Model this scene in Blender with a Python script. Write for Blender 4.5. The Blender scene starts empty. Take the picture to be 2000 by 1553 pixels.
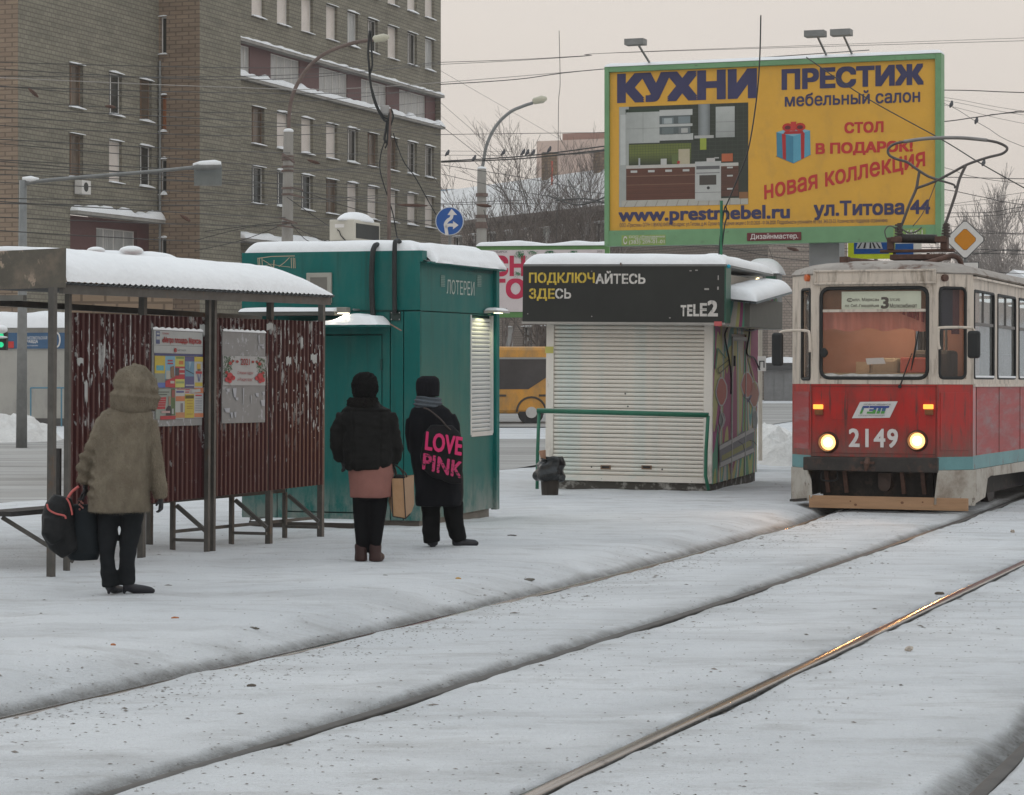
import bpy, bmesh, math, random
import numpy as np
from mathutils import Vector, Matrix, noise
R = math.radians
random.seed(7)
scn = bpy.context.scene
COL = scn.collection

# ------------------------------------------------------------ camera, world, sun
F = 4800.0          # focal length in photo pixels (photo 2000 wide)
HZ = 698.0          # horizon row
CAM = Vector((0, 0, 1.8))
cd = bpy.data.cameras.new('camera'); cam = bpy.data.objects.new('camera', cd); COL.objects.link(cam)
cam.location = CAM; cam.rotation_euler = (R(90), 0, 0)
cd.sensor_width = 36; cd.lens = 36*F/2000; cd.shift_y = -(776.5-HZ)/2000; cd.clip_start = .5; cd.clip_end = 3000
cd.dof.use_dof = False
scn.camera = cam
w = bpy.data.worlds.new('World'); scn.world = w; w.use_nodes = True
nt = w.node_tree; nt.nodes.clear()
wo = nt.nodes.new('ShaderNodeOutputWorld')
bg1 = nt.nodes.new('ShaderNodeBackground'); bg2 = nt.nodes.new('ShaderNodeBackground'); add = nt.nodes.new('ShaderNodeAddShader')
sky = nt.nodes.new('ShaderNodeTexSky'); sky.sky_type = 'NISHITA'; sky.sun_disc = False
SUN_EL, SUN_AZ = R(22), R(150)
sky.sun_elevation = SUN_EL; sky.sun_rotation = SUN_AZ
nt.links.new(sky.outputs[0], bg1.inputs[0]); bg1.inputs[1].default_value = 0.008
tc = nt.nodes.new('ShaderNodeTexCoord'); sp = nt.nodes.new('ShaderNodeSeparateXYZ'); rp = nt.nodes.new('ShaderNodeValToRGB')
nt.links.new(tc.outputs['Generated'], sp.inputs[0]); nt.links.new(sp.outputs[2], rp.inputs[0])
e = rp.color_ramp.elements          # overcast dome: warm grey at the horizon, cooler overhead
e[0].position = 0.0; e[0].color = (.54, .47, .42, 1)
e[1].position = .75; e[1].color = (.76, .82, .86, 1)
x = e.new(.16); x.color = (.575, .525, .475, 1)
x = e.new(.34); x.color = (.60, .60, .59, 1)
cn = nt.nodes.new('ShaderNodeTexNoise'); cn.inputs['Scale'].default_value = 2.2; cn.inputs['Detail'].default_value = 5; cm = nt.nodes.new('ShaderNodeMapping'); cm.inputs[3].default_value = (1, 1, 5); nt.links.new(tc.outputs['Generated'], cm.inputs[0]); nt.links.new(cm.outputs[0], cn.inputs[0])
cr_ = nt.nodes.new('ShaderNodeValToRGB'); cr_.color_ramp.elements[0].position = .3; cr_.color_ramp.elements[1].position = .7; cr_.color_ramp.elements[0].color = (.94, .94, .95, 1); cr_.color_ramp.elements[1].color = (1.05, 1.04, 1.03, 1); nt.links.new(cn.outputs[0], cr_.inputs[0])
cx_ = nt.nodes.new('ShaderNodeMixRGB'); cx_.blend_type = 'MULTIPLY'; cx_.inputs[0].default_value = 1; nt.links.new(rp.outputs[0], cx_.inputs[1]); nt.links.new(cr_.outputs[0], cx_.inputs[2]); nt.links.new(cx_.outputs[0], bg2.inputs[0]); bg2.inputs[1].default_value = 1.30
nt.links.new(bg1.outputs[0], add.inputs[0]); nt.links.new(bg2.outputs[0], add.inputs[1]); nt.links.new(add.outputs[0], wo.inputs[0])
sd = bpy.data.lights.new('sun', 'SUN'); so = bpy.data.objects.new('sun', sd); COL.objects.link(so)
sd.energy = .35; sd.angle = R(25); sd.color = (1, .93, .85)
so.rotation_euler = (R(90)-SUN_EL, 0, R(180)-SUN_AZ+R(180))
scn.view_settings.view_transform = 'Standard'; scn.view_settings.look = 'None'
scn.view_settings.exposure = 0.0; scn.view_settings.gamma = 1; scn.view_settings.use_curve_mapping = False
scn.cycles.max_bounces = 6; scn.cycles.diffuse_bounces = 3; scn.cycles.volume_bounces = 0
scn.cycles.transparent_max_bounces = 12; scn.cycles.sample_clamp_indirect = 4

# ------------------------------------------------------------ pixel helpers (used to measure positions only)
def ray(px, py): return Vector(((px-1000)/F, 1, (HZ-py)/F))
def P(px, py, d): return CAM + ray(px, py)*d
def onp(M, ax, c, px, py):
    Mi = M.inverted(); o = Mi @ CAM; d = Mi.to_3x3() @ ray(px, py)
    return o + d*((c-o[ax])/d[ax])
def lbox(M, ax, c, x0, y0, x1, y1):
    mx, my = (x0+x1)/2, (y0+y1)/2; h = 1-ax
    a = onp(M, ax, c, x0, my)[h]; b = onp(M, ax, c, x1, my)[h]
    return min(a, b), max(a, b), onp(M, ax, c, mx, y1)[2], onp(M, ax, c, mx, y0)[2]

# ------------------------------------------------------------ mesh helpers
class MB:
    def __init__(s, xf=None): s.v = []; s.f = []; s.m = []; s.c = []; s.xf = xf; s.mi = 0; s.col = None
    def add(s, vs, fs):
        b = len(s.v)
        s.v += [tuple(s.xf @ Vector(p)) if s.xf else tuple(p) for p in vs]
        for f in fs: s.f.append([b+i for i in f]); s.m.append(s.mi); s.c.append(s.col)
        return s
    def quad(s, a, b, c, d): return s.add([a, b, c, d], [(0, 1, 2, 3)])
    def box(s, x0, x1, y0, y1, z0, z1):
        return s.add([(x0,y0,z0),(x1,y0,z0),(x1,y1,z0),(x0,y1,z0),(x0,y0,z1),(x1,y0,z1),(x1,y1,z1),(x0,y1,z1)],
                     [(0,3,2,1),(4,5,6,7),(0,1,5,4),(1,2,6,5),(2,3,7,6),(3,0,4,7)])
    def bar(s, p, q, w, h=None, up=(0,0,1)):
        p, q = Vector(p), Vector(q); h = h or w; t = (q-p).normalized(); up = Vector(up)
        if abs(t.dot(up)) > .98: up = Vector((0,1,0))
        a = t.cross(up).normalized()*w/2; b = a.cross(t).normalized()*h/2
        vs = [p-a-b, p+a-b, p+a+b, p-a+b, q-a-b, q+a-b, q+a+b, q-a+b]
        return s.add(vs, [(3,2,1,0),(4,5,6,7),(0,1,5,4),(1,2,6,5),(2,3,7,6),(3,0,4,7)])
    def prism(s, poly, ax, a, b):        # poly of 2-tuples in the other two axes, extruded along ax
        n = len(poly)
        def mk(q, w):
            q = list(q); q.insert(ax, w); return tuple(q)
        vs = [mk(q, a) for q in poly]+[mk(q, b) for q in poly]
        fs = [tuple(range(n)), tuple(range(2*n-1, n-1, -1))]+[(i, i+n, (i+1) % n+n, (i+1) % n) for i in range(n)]
        return s.add(vs, fs)
    def tube(s, pts, r, n=8, cap=True, ry=None):
        pts = [Vector(p) for p in pts]; k = len(pts); rs = r if isinstance(r, (list, tuple)) else [r]*k
        vs = []; up = None
        for i, p in enumerate(pts):
            t = (pts[min(i+1, k-1)]-pts[max(i-1, 0)])
            t = t.normalized() if t.length > 1e-9 else Vector((0,0,1))
            if up is None:
                up = Vector((0,1,0)) if abs(t.y) < .9 else Vector((1,0,0))
            a = t.cross(up).normalized(); b = a.cross(t).normalized(); up = b
            ra, rb = rs[i] if isinstance(rs[i], (list, tuple)) else (rs[i], rs[i])
            for j in range(n):
                th = 2*math.pi*j/n; vs.append(p+a*math.cos(th)*ra+b*math.sin(th)*rb)
        fs = [(i*n+j, i*n+(j+1) % n, (i+1)*n+(j+1) % n, (i+1)*n+j) for i in range(k-1) for j in range(n)]
        if cap: fs += [tuple(range(n-1, -1, -1)), tuple(range((k-1)*n, k*n))]
        return s.add(vs, fs)
    def rings(s, rings, n=20):            # horizontal elliptical rings (cx, cy, z, rx, ry)
        vs = []
        for r in rings:
            pw = r[5] if len(r) > 5 else 1
            for j in range(n):
                th = 2*math.pi*j/n; c, sn = math.cos(th), math.sin(th)
                vs.append((r[0]+r[3]*math.copysign(abs(c)**pw, c), r[1]+r[4]*math.copysign(abs(sn)**pw, sn), r[2]))
        k = len(rings)
        fs = [(i*n+j, i*n+(j+1) % n, (i+1)*n+(j+1) % n, (i+1)*n+j) for i in range(k-1) for j in range(n)]
        fs += [tuple(range(n-1, -1, -1)), tuple(range((k-1)*n, k*n))]
        return s.add(vs, fs)
    def ball(s, c, r, n=14, m=9):
        rx, ry, rz = r if isinstance(r, (list, tuple)) else (r, r, r); vs = []; 
        for i in range(1, m):
            ph = math.pi*i/m
            for j in range(n):
                th = 2*math.pi*j/n; vs.append((c[0]+rx*math.sin(ph)*math.cos(th), c[1]+ry*math.sin(ph)*math.sin(th), c[2]+rz*math.cos(ph)))
        vs += [(c[0], c[1], c[2]+rz), (c[0], c[1], c[2]-rz)]; t, b = len(vs)-2, len(vs)-1
        fs = [(i*n+(j+1) % n, i*n+j, (i+1)*n+j, (i+1)*n+(j+1) % n) for i in range(m-2) for j in range(n)]
        fs += [(t, j, (j+1) % n) for j in range(n)]+[(b, (m-2)*n+(j+1) % n, (m-2)*n+j) for j in range(n)]
        return s.add(vs, fs)
    def disc(s, c, u, v, r, n=24):
        c, u, v = Vector(c), Vector(u), Vector(v)
        return s.add([c+u*r*math.cos(2*math.pi*j/n)+v*r*math.sin(2*math.pi*j/n) for j in range(n)], [tuple(range(n))])
    def wall(s, x0, x1, z0, z1, holes=(), y=0, rev=.2):
        xs = sorted({x0, x1, *[c for h in holes for c in h[:2] if x0 < c < x1]}); zs = sorted({z0, z1, *[c for h in holes for c in h[2:4] if z0 < c < z1]})
        for i in range(len(xs)-1):
            for j in range(len(zs)-1):
                cx, cz = (xs[i]+xs[i+1])/2, (zs[j]+zs[j+1])/2
                if any(h[0] < cx < h[1] and h[2] < cz < h[3] for h in holes): continue
                s.quad((xs[i],y,zs[j]), (xs[i+1],y,zs[j]), (xs[i+1],y,zs[j+1]), (xs[i],y,zs[j+1]))
        for a, b, c, d in [h[:4] for h in holes]:
            s.quad((a,y,c),(a,y,d),(a,y+rev,d),(a,y+rev,c)); s.quad((b,y,d),(b,y,c),(b,y+rev,c),(b,y+rev,d))
            s.quad((b,y,c),(a,y,c),(a,y+rev,c),(b,y+rev,c)); s.quad((a,y,d),(b,y,d),(b,y+rev,d),(a,y+rev,d))
        return s
    def mesh(s, name, mats, smooth=False):
        me = bpy.data.meshes.new(name); me.from_pydata(s.v, [], s.f)
        for m in (mats if isinstance(mats, (list, tuple)) else [mats]): me.materials.append(m)
        if any(s.m): me.polygons.foreach_set('material_index', s.m)
        if any(c is not None for c in s.c):
            at = me.color_attributes.new('Col', 'FLOAT_COLOR', 'CORNER'); d = []
            for f, c in zip(s.f, s.c): d += list((*(c or (1,1,1)), 1))*len(f)
            at.data.foreach_set('color', d)
        if smooth: me.polygons.foreach_set('use_smooth', [True]*len(me.polygons))
        me.update(); return me
    def build(s, name, mats, parent=None, smooth=False, bevel=0, auto=None, label=None):
        o = bpy.data.objects.new(name, s.mesh(name, mats, smooth or bool(auto))); COL.objects.link(o)
        if parent: o.parent = parent
        if bevel:
            m = o.modifiers.new('b', 'BEVEL'); m.width = bevel; m.segments = 2; m.limit_method = 'ANGLE'
        if auto: bpy_smooth(o.data, auto)
        if label: o['label'] = label
        return o
def bpy_smooth(me, ang):
    bm = bmesh.new(); bm.from_mesh(me)
    for e_ in bm.edges:
        e_.smooth = not (len(e_.link_faces) == 2 and e_.calc_face_angle(0) > ang)
    bm.to_mesh(me); bm.free()

def tag(o, label, cat=None, group=None, kind=None):
    if label: o['label'] = label
    if cat: o['category'] = cat
    if group: o['group'] = group
    if kind: o['kind'] = kind
    return o
def thing(name, label, cat, M=None, group=None):
    o = bpy.data.objects.new(name, None); COL.objects.link(o); o.empty_display_size = .2
    if M is not None: o.matrix_world = M
    return tag(o, label, cat, group)
def copytree(o, parent=None):
    c = o.copy(); COL.objects.link(c)
    if parent: c.parent = parent
    for ch in list(o.children): copytree(ch, c)
    return c
def TR(x, y, z, rz=0, ry=0, rx=0): return Matrix.Translation((x, y, z)) @ Matrix.Rotation(rz, 4, 'Z') @ Matrix.Rotation(ry, 4, 'Y') @ Matrix.Rotation(rx, 4, 'X')

# ------------------------------------------------------------ materials
MATS = {}
def mat(name, col, rough=.7, metal=0, var=.12, scale=4, bump=0, bscale=40, stretch=(1,1,1), dirt=None, spec=.4, emit=None, estr=0, coat=0, bdist=.02):
    if name in MATS: return MATS[name]
    m = bpy.data.materials.new(name); m.use_nodes = True; n = m.node_tree; b = n.nodes['Principled BSDF']; L = n.links.new
    b.inputs['Roughness'].default_value = rough; b.inputs['Metallic'].default_value = metal
    b.inputs['Specular IOR Level'].default_value = spec; b.inputs['Coat Weight'].default_value = coat
    t = n.nodes.new('ShaderNodeTexCoord'); mp = n.nodes.new('ShaderNodeMapping'); mp.inputs[3].default_value = stretch; L(t.outputs['Object'], mp.inputs[0])
    ns = n.nodes.new('ShaderNodeTexNoise'); ns.inputs['Scale'].default_value = scale; ns.inputs['Detail'].default_value = 6; ns.inputs['Roughness'].default_value = .65; L(mp.outputs[0], ns.inputs[0])
    r = n.nodes.new('ShaderNodeValToRGB'); r.color_ramp.elements[0].position = .3; r.color_ramp.elements[1].position = .7
    r.color_ramp.elements[0].color = (*[max(0, c*(1-var)) for c in col], 1); r.color_ramp.elements[1].color = (*[min(1, c*(1+var)) for c in col], 1)
    L(ns.outputs[0], r.inputs[0]); out = r.outputs[0]
    for dd in (dirt if isinstance(dirt, list) else [dirt] if dirt else []):
        dc, thr, dsc, dst = dd[:4]; soft = dd[4] if len(dd) > 4 else .06
        mp2 = n.nodes.new('ShaderNodeMapping'); mp2.inputs[3].default_value = dst; L(t.outputs['Object'], mp2.inputs[0])
        n2 = n.nodes.new('ShaderNodeTexNoise'); n2.inputs['Scale'].default_value = dsc; n2.inputs['Detail'].default_value = 8; n2.inputs['Roughness'].default_value = .7; L(mp2.outputs[0], n2.inputs[0])
        r2 = n.nodes.new('ShaderNodeValToRGB'); r2.color_ramp.elements[0].position = thr-soft; r2.color_ramp.elements[1].position = thr+soft; L(n2.outputs[0], r2.inputs[0])
        fac = r2.outputs[0]
        if len(dd) > 5:                 # limit to a height band (object z)
            z0, z1 = dd[5]; sx = n.nodes.new('ShaderNodeSeparateXYZ'); L(t.outputs['Object'], sx.inputs[0])
            mr = n.nodes.new('ShaderNodeMapRange'); mr.inputs[1].default_value = z0; mr.inputs[2].default_value = z1; L(sx.outputs[2], mr.inputs[0])
            mu = n.nodes.new('ShaderNodeMath'); mu.operation = 'MULTIPLY'; L(fac, mu.inputs[0]); L(mr.outputs[0], mu.inputs[1]); fac = mu.outputs[0]
        mx = n.nodes.new('ShaderNodeMixRGB'); L(fac, mx.inputs[0]); L(out, mx.inputs[1]); mx.inputs[2].default_value = (*dc, 1); out = mx.outputs[0]
    L(out, b.inputs['Base Color'])
    if bump:
        n3 = n.nodes.new('ShaderNodeTexNoise'); n3.inputs['Scale'].default_value = bscale; n3.inputs['Detail'].default_value = 5; L(mp.outputs[0], n3.inputs[0])
        bp = n.nodes.new('ShaderNodeBump'); bp.inputs['Strength'].default_value = bump; bp.inputs['Distance'].default_value = bdist; L(n3.outputs[0], bp.inputs['Height']); L(bp.outputs[0], b.inputs['Normal'])
    if emit: b.inputs['Emission Color'].default_value = (*emit, 1); b.inputs['Emission Strength'].default_value = estr
    MATS[name] = m; return m
def glassmat(name, col=(.05,.06,.06), alpha=.5, rough=.06, spec=.5):
    m = bpy.data.materials.new(name); m.use_nodes = True; n = m.node_tree; b = n.nodes['Principled BSDF']
    b.inputs['Base Color'].default_value = (*col, 1); b.inputs['Roughness'].default_value = rough; b.inputs['Alpha'].default_value = alpha
    b.inputs['Specular IOR Level'].default_value = spec
    t = n.nodes.new('ShaderNodeTexCoord'); ns = n.nodes.new('ShaderNodeTexNoise'); ns.inputs['Scale'].default_value = 1.7; n.links.new(t.outputs['Object'], ns.inputs[0])
    bp = n.nodes.new('ShaderNodeBump'); bp.inputs['Strength'].default_value = .25; bp.inputs['Distance'].default_value = .02; n.links.new(ns.outputs[0], bp.inputs['Height']); n.links.new(bp.outputs[0], b.inputs['Normal'])
    return m
def brickmat(name, c1, c2, mort, sx=1, var=.25):
    m = bpy.data.materials.new(name); m.use_nodes = True; n = m.node_tree; b = n.nodes['Principled BSDF']; L = n.links.new
    b.inputs['Roughness'].default_value = .9; b.inputs['Specular IOR Level'].default_value = .15
    t = n.nodes.new('ShaderNodeTexCoord'); sep = n.nodes.new('ShaderNodeSeparateXYZ'); L(t.outputs['Object'], sep.inputs[0])
    ad = n.nodes.new('ShaderNodeMath'); L(sep.outputs[0], ad.inputs[0]); L(sep.outputs[1], ad.inputs[1])
    cb = n.nodes.new('ShaderNodeCombineXYZ'); L(ad.outputs[0], cb.inputs[0]); L(sep.outputs[2], cb.inputs[1])
    bt = n.nodes.new('ShaderNodeTexBrick'); bt.inputs['Scale'].default_value = 1; bt.inputs['Brick Width'].default_value = .5*sx; bt.inputs['Row Height'].default_value = .24*sx
    bt.inputs['Mortar Size'].default_value = .022; bt.inputs['Color1'].default_value = (*c1, 1); bt.inputs['Color2'].default_value = (*c2, 1); bt.inputs['Mortar'].default_value = (*mort, 1)
    bt.inputs['Bias'].default_value = 0; L(cb.outputs[0], bt.inputs[0])
    mp = n.nodes.new('ShaderNodeMapping'); mp.inputs[3].default_value = (.35, .35, 2.2); L(t.outputs['Object'], mp.inputs[0])
    ns = n.nodes.new('ShaderNodeTexNoise'); ns.inputs['Scale'].default_value = 1.3; ns.inputs['Detail'].default_value = 8; ns.inputs['Roughness'].default_value = .7; L(mp.outputs[0], ns.inputs[0])
    rr = n.nodes.new('ShaderNodeValToRGB'); rr.color_ramp.elements[0].position = .3; rr.color_ramp.elements[1].position = .7
    rr.color_ramp.elements[0].color = (1-var,)*3+(1,); rr.color_ramp.elements[1].color = (1+var, 1+var, 1+var*.9, 1); L(ns.outputs[0], rr.inputs[0])
    mx = n.nodes.new('ShaderNodeMixRGB'); mx.blend_type = 'MULTIPLY'; mx.inputs[0].default_value = 1; L(bt.outputs[0], mx.inputs[1]); L(rr.outputs[0], mx.inputs[2])
    L(mx.outputs[0], b.inputs['Base Color'])
    bp = n.nodes.new('ShaderNodeBump'); bp.inputs['Strength'].default_value = .5; bp.inputs['Distance'].default_value = .02; L(bt.outputs['Fac'], bp.inputs['Height']); bp.invert = True; L(bp.outputs[0], b.inputs['Normal'])
    return m
def colmat(name, rough=.55):              # flat print: colour per face
    m = bpy.data.materials.new(name); m.use_nodes = True; n = m.node_tree; b = n.nodes['Principled BSDF']; b.inputs['Roughness'].default_value = rough
    a = n.nodes.new('ShaderNodeVertexColor'); a.layer_name = 'Col'
    t = n.nodes.new('ShaderNodeTexCoord'); ns = n.nodes.new('ShaderNodeTexNoise'); ns.inputs['Scale'].default_value = 9; ns.inputs['Detail'].default_value = 6; n.links.new(t.outputs['Object'], ns.inputs[0])
    r = n.nodes.new('ShaderNodeValToRGB'); r.color_ramp.elements[0].color = (.82,.82,.82,1); r.color_ramp.elements[1].color = (1.05,1.05,1.05,1); n.links.new(ns.outputs[0], r.inputs[0])
    mx = n.nodes.new('ShaderNodeMixRGB'); mx.blend_type = 'MULTIPLY'; mx.inputs[0].default_value = 1; n.links.new(a.outputs[0], mx.inputs[1]); n.links.new(r.outputs[0], mx.inputs[2])
    n.links.new(mx.outputs[0], b.inputs['Base Color']); return m
PRINT = colmat('print')
SNOW = mat('roof_snow', (.80,.81,.82), rough=.65, var=.04, scale=3, bump=.35, bscale=18, spec=.3, bdist=.03)

# ------------------------------------------------------------ flat lettering and print
TXC = {}
from mathutils.geometry import delaunay_2d_cdt
def text_mesh(body, bold=0, shear=0, space=1.0):
    key = (body, shear, space)
    if key in TXC: return TXC[key][0].copy(), TXC[key][1]
    cu = bpy.data.curves.new('t', 'FONT'); cu.body = body; cu.shear = shear; cu.space_character = space; cu.resolution_u = 3; cu.fill_mode = 'NONE'
    o = bpy.data.objects.new('t', cu); COL.objects.link(o)
    dg = bpy.context.evaluated_depsgraph_get(); me = bpy.data.meshes.new_from_object(o.evaluated_get(dg))
    n = len(me.vertices); a = np.zeros(n*3); me.vertices.foreach_get('co', a); a = a.reshape(-1, 3)[:, :2]
    nb = [[] for _ in range(n)]
    for e_ in me.edges: i, j = e_.vertices; nb[i].append(j); nb[j].append(i)
    bpy.data.objects.remove(o); bpy.data.curves.remove(cu); bpy.data.meshes.remove(me)
    seen = [False]*n; loops = []
    for i in range(n):
        if seen[i]: continue
        st = [i]; comp = []; seen[i] = True
        while st:
            q = st.pop(); comp.append(q)
            for r in nb[q]:
                if not seen[r]: seen[r] = True; st.append(r)
        loops.append(sorted(comp))
    edges = [(l[k], l[(k+1) % len(l)]) for l in loops if len(l) > 2 for k in range(len(l))]
    res = delaunay_2d_cdt([Vector(p) for p in a], edges, [], 0, 1e-6)
    V = np.array([(v.x, v.y) for v in res[0]]); T = [tuple(f) for f in res[2]]
    A = a[[e_[0] for e_ in edges]]; B = a[[e_[1] for e_ in edges]]; keep = []
    for t in T:
        c = V[list(t)].mean(0); up = (A[:, 1] <= c[1]) & (B[:, 1] > c[1]); dn = (A[:, 1] > c[1]) & (B[:, 1] <= c[1])
        cr = (B[:, 0]-A[:, 0])*(c[1]-A[:, 1])-(c[0]-A[:, 0])*(B[:, 1]-A[:, 1])
        if ((up & (cr > 0)).sum()-(dn & (cr < 0)).sum()) != 0: keep.append(t)
    V3 = np.concatenate([V, np.zeros((len(V), 1))], 1); TXC[key] = (V3, keep)
    return V3.copy(), keep
def lettering(body, box, c, m, parent, ax=1, sgn=-1, off=.004, bold=0, shear=0, name='lettering', rot=0, space=1.0, warp=None):
    """box = (h0, h1, z0, z1) on the local plane ax = c; faces towards sgn*ax"""
    a, fs = text_mesh(body, bold, shear, space)
    mn, mx = a.min(0), a.max(0); h0, h1, z0, z1 = box
    u = (a[:, 0]-mn[0])/(mx[0]-mn[0]); v = (a[:, 1]-mn[1])/(mx[1]-mn[1])
    h = h0+u*(h1-h0); z = z0+v*(z1-z0)
    if warp: h, z = warp(u, v, h, z)
    if rot:
        ch, cz = (h0+h1)/2, (z0+z1)/2; cs, sn = math.cos(rot), math.sin(rot); h, z = ch+(h-ch)*cs-(z-cz)*sn, cz+(h-ch)*sn+(z-cz)*cs
    mb = MB(); k = bold*(z1-z0)*1.0; H_ = abs(h1-h0)/max(.01, (mx[0]-mn[0])/(mx[1]-mn[1])); kh = bold*H_
    for q_, (du, dv) in enumerate([(0,0)]+([(kh*p_, k*q__) for p_, q__ in ((1,.9),(1,-.9),(-1,.9),(-1,-.9),(1,0),(-1,0),(0,.9),(0,-.9))] if bold > .004 else [])):
        w_ = c+sgn*(off+q_*.0002)
        mb.add([((w_, hh+du, zz+dv) if ax == 0 else (hh+du, w_, zz+dv)) for hh, zz in zip(h, z)], fs)
    o = mb.build(name, m, parent); return o
class Print:
    def __init__(s, M, ax, c, sgn=-1, off=.003): s.M = M; s.ax = ax; s.c = c; s.sgn = sgn; s.off = off; s.mb = MB(); s.map = None
    def pt(s, h, z, l): w_ = s.c+s.sgn*(s.off+l*.0016); return (w_, h, z) if s.ax == 0 else (h, w_, z)
    def lrect(s, h0, h1, z0, z1, col, l=0): s.mb.col = col; s.mb.quad(s.pt(h0,z0,l), s.pt(h1,z0,l), s.pt(h1,z1,l), s.pt(h0,z1,l))
    def rect(s, x0, y0, x1, y1, col, l=0):
        h0, h1, z0, z1 = s.px2(x0, y0, x1, y1); s.lrect(h0, h1, z0, z1, col, l)
    def px2(s, x0, y0, x1, y1):
        if s.map:
            (X0, Y0, X1, Y1), (a, b, c, d) = s.map
            fx = lambda x: a+(x-X0)/(X1-X0)*(b-a); fy = lambda y: d-(y-Y0)/(Y1-Y0)*(d-c)
            return fx(x0), fx(x1), fy(y1), fy(y0)
        return lbox(s.M, s.ax, s.c, x0, y0, x1, y1)
    def region(s, x0, y0, x1, y1): s.map = None; s.map = ((x0, y0, x1, y1), lbox(s.M, s.ax, s.c, x0, y0, x1, y1))
    def poly(s, pts, col, l=0):
        s.mb.col = col; q = []
        for x, y in pts:
            a, _, _, d = s.px2(x, y, x+1, y+1); q.append(s.pt(a, d, l))
        s.mb.add(q, [tuple(range(len(q)))])
    def build(s, name, parent): return s.mb.build(name, PRINT, parent)

# ------------------------------------------------------------ snow cap
def snowcap(parent, x0, x1, y0, y1, zf, h, seed=0, r=.25, name='snow_cover', nx=40, ny=24, amp=.25, jag=0.0, M=None, mt=None, over=.02):
    if not callable(zf): z_ = zf; zf = lambda x, y: z_
    mb = MB(M); vs = []; 
    for j in range(ny+1):
        for i in range(nx+1):
            u, v = i/nx, j/ny
            # denser near the edges
            uu = .5-.5*math.cos(math.pi*u); vv = .5-.5*math.cos(math.pi*v)
            x, y = x0+(x1-x0)*uu, y0+(y1-y0)*vv
            ed = min((x-x0), (x1-x), (y-y0), (y1-y)); ex = min(1, max(0, min(x-x0, x1-x)/r)); ey = min(1, max(0, min(y-y0, y1-y)/r))
            pr = math.sqrt(max(0, 1-(1-ex)**2))*math.sqrt(max(0, 1-(1-ey)**2))
            nz = noise.noise(Vector((x*1.1+seed*7.3, y*1.1, seed)))*amp+noise.noise(Vector((x*4+seed, y*4, 3)))*amp*.12
            jx = noise.noise(Vector((x*3, y*3, seed+9)))*jag if ed < 1e-6 else 0
            vs.append((x+jx, y+jx, zf(x, y)+h*pr*(1+nz)))
    fs = [(j*(nx+1)+i, j*(nx+1)+i+1, (j+1)*(nx+1)+i+1, (j+1)*(nx+1)+i) for j in range(ny) for i in range(nx)]
    mb.add(vs, fs)
    mb.add([(x0, y0, zf(x0,y0)-.001), (x1, y0, zf(x1,y0)-.001), (x1, y1, zf(x1,y1)-.001), (x0, y1, zf(x0,y1)-.001)], [(0,3,2,1)])
    return mb.build(name, mt or SNOW, parent, smooth=True)

# ------------------------------------------------------------ organic helper: union + remesh + smooth
def organic(mb, name, mt, parent, voxel=.012, it=6, disp=0, dsc=30, fac=.5, fold=None):
    o = mb.build(name, mt, None, smooth=True)
    m = o.modifiers.new('r', 'REMESH'); m.mode = 'VOXEL'; m.voxel_size = voxel; m.use_smooth_shade = True
    if it: s_ = o.modifiers.new('s', 'SMOOTH'); s_.iterations = it; s_.factor = fac
    dg = bpy.context.evaluated_depsgraph_get(); me = bpy.data.meshes.new_from_object(o.evaluated_get(dg))
    o.modifiers.clear(); old = o.data; o.data = me; bpy.data.meshes.remove(old)
    n = len(me.vertices)
    if (disp or fold) and n:
        a = np.zeros(n*3); me.vertices.foreach_get('co', a); a = a.reshape(-1, 3)
        nr = np.zeros(n*3); me.vertex_normals.foreach_get('vector', nr); nr = nr.reshape(-1, 3)
        dv = np.array([(disp*noise.noise(Vector(p)*dsc) if disp else 0)+(fold(p) if fold else 0) for p in a])
        a = a+nr*dv[:, None]; me.vertices.foreach_set('co', a.ravel()); me.update()
    me.materials.clear(); me.materials.append(mt)
    me.polygons.foreach_set('use_smooth', [True]*len(me.polygons))
    if parent: o.parent = parent
    return o
# ============================================================ ground, tracks, roads
def Hd(d): return 1.85+.0129*(min(max(d, 6), 50)-20)
def px2w(px, py):
    d = 20.
    for _ in range(60): d = F*Hd(d)/(py-HZ)
    return (px-1000)/F*d, d
def fitrail(pts, deg):
    w_ = [px2w(*p) for p in pts]; Y = np.array([q[1] for q in w_]); X = np.array([q[0] for q in w_])
    c = np.polyfit(Y, X, deg); lo, hi = Y.min()-1, Y.max()+1; dc = np.polyder(c)
    def f(y):
        yc = min(max(y, lo), hi); return float(np.polyval(c, yc)+np.polyval(dc, yc)*(y-yc))
    return f
rA = fitrail([(0,1397),(350,1318),(700,1239),(1050,1155),(1300,1093),(1422,1061.5),(1632,998.5)], 2)
rB = fitrail([(560,1441),(700,1396.5),(1050,1284.5),(1300,1208.5),(1400,1178),(1632,1100),(1860,1021)], 2)
rC = fitrail([(1270,1441),(1650,1264.5),(2000,1098)], 1)
def rD(y): return rC(y)+1.72
def sst(a, b, x): t = min(max((x-a)/(b-a), 0), 1); return t*t*(3-2*t)
ROADE = [(-60, -8), (-20, 14), (-6.8, 34), (0, 48), (9, 83), (14, 100), (60, 260)]
def roadedge_x(Y):                          # X of the street-side edge of the tram stop island at depth Y
    for (x0, y0), (x1, y1) in zip(ROADE[:-1], ROADE[1:]):
        if y0 <= Y <= y1: return x0+(x1-x0)*(Y-y0)/(y1-y0)
    return -60 if Y < -8 else 60
def fbm(x, y, s, o=3):
    v = 0; a = 1
    for k in range(o): v += a*noise.noise(Vector((x*s, y*s, 5.1+k))); a *= .5; s *= 2.1
    return v
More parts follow.
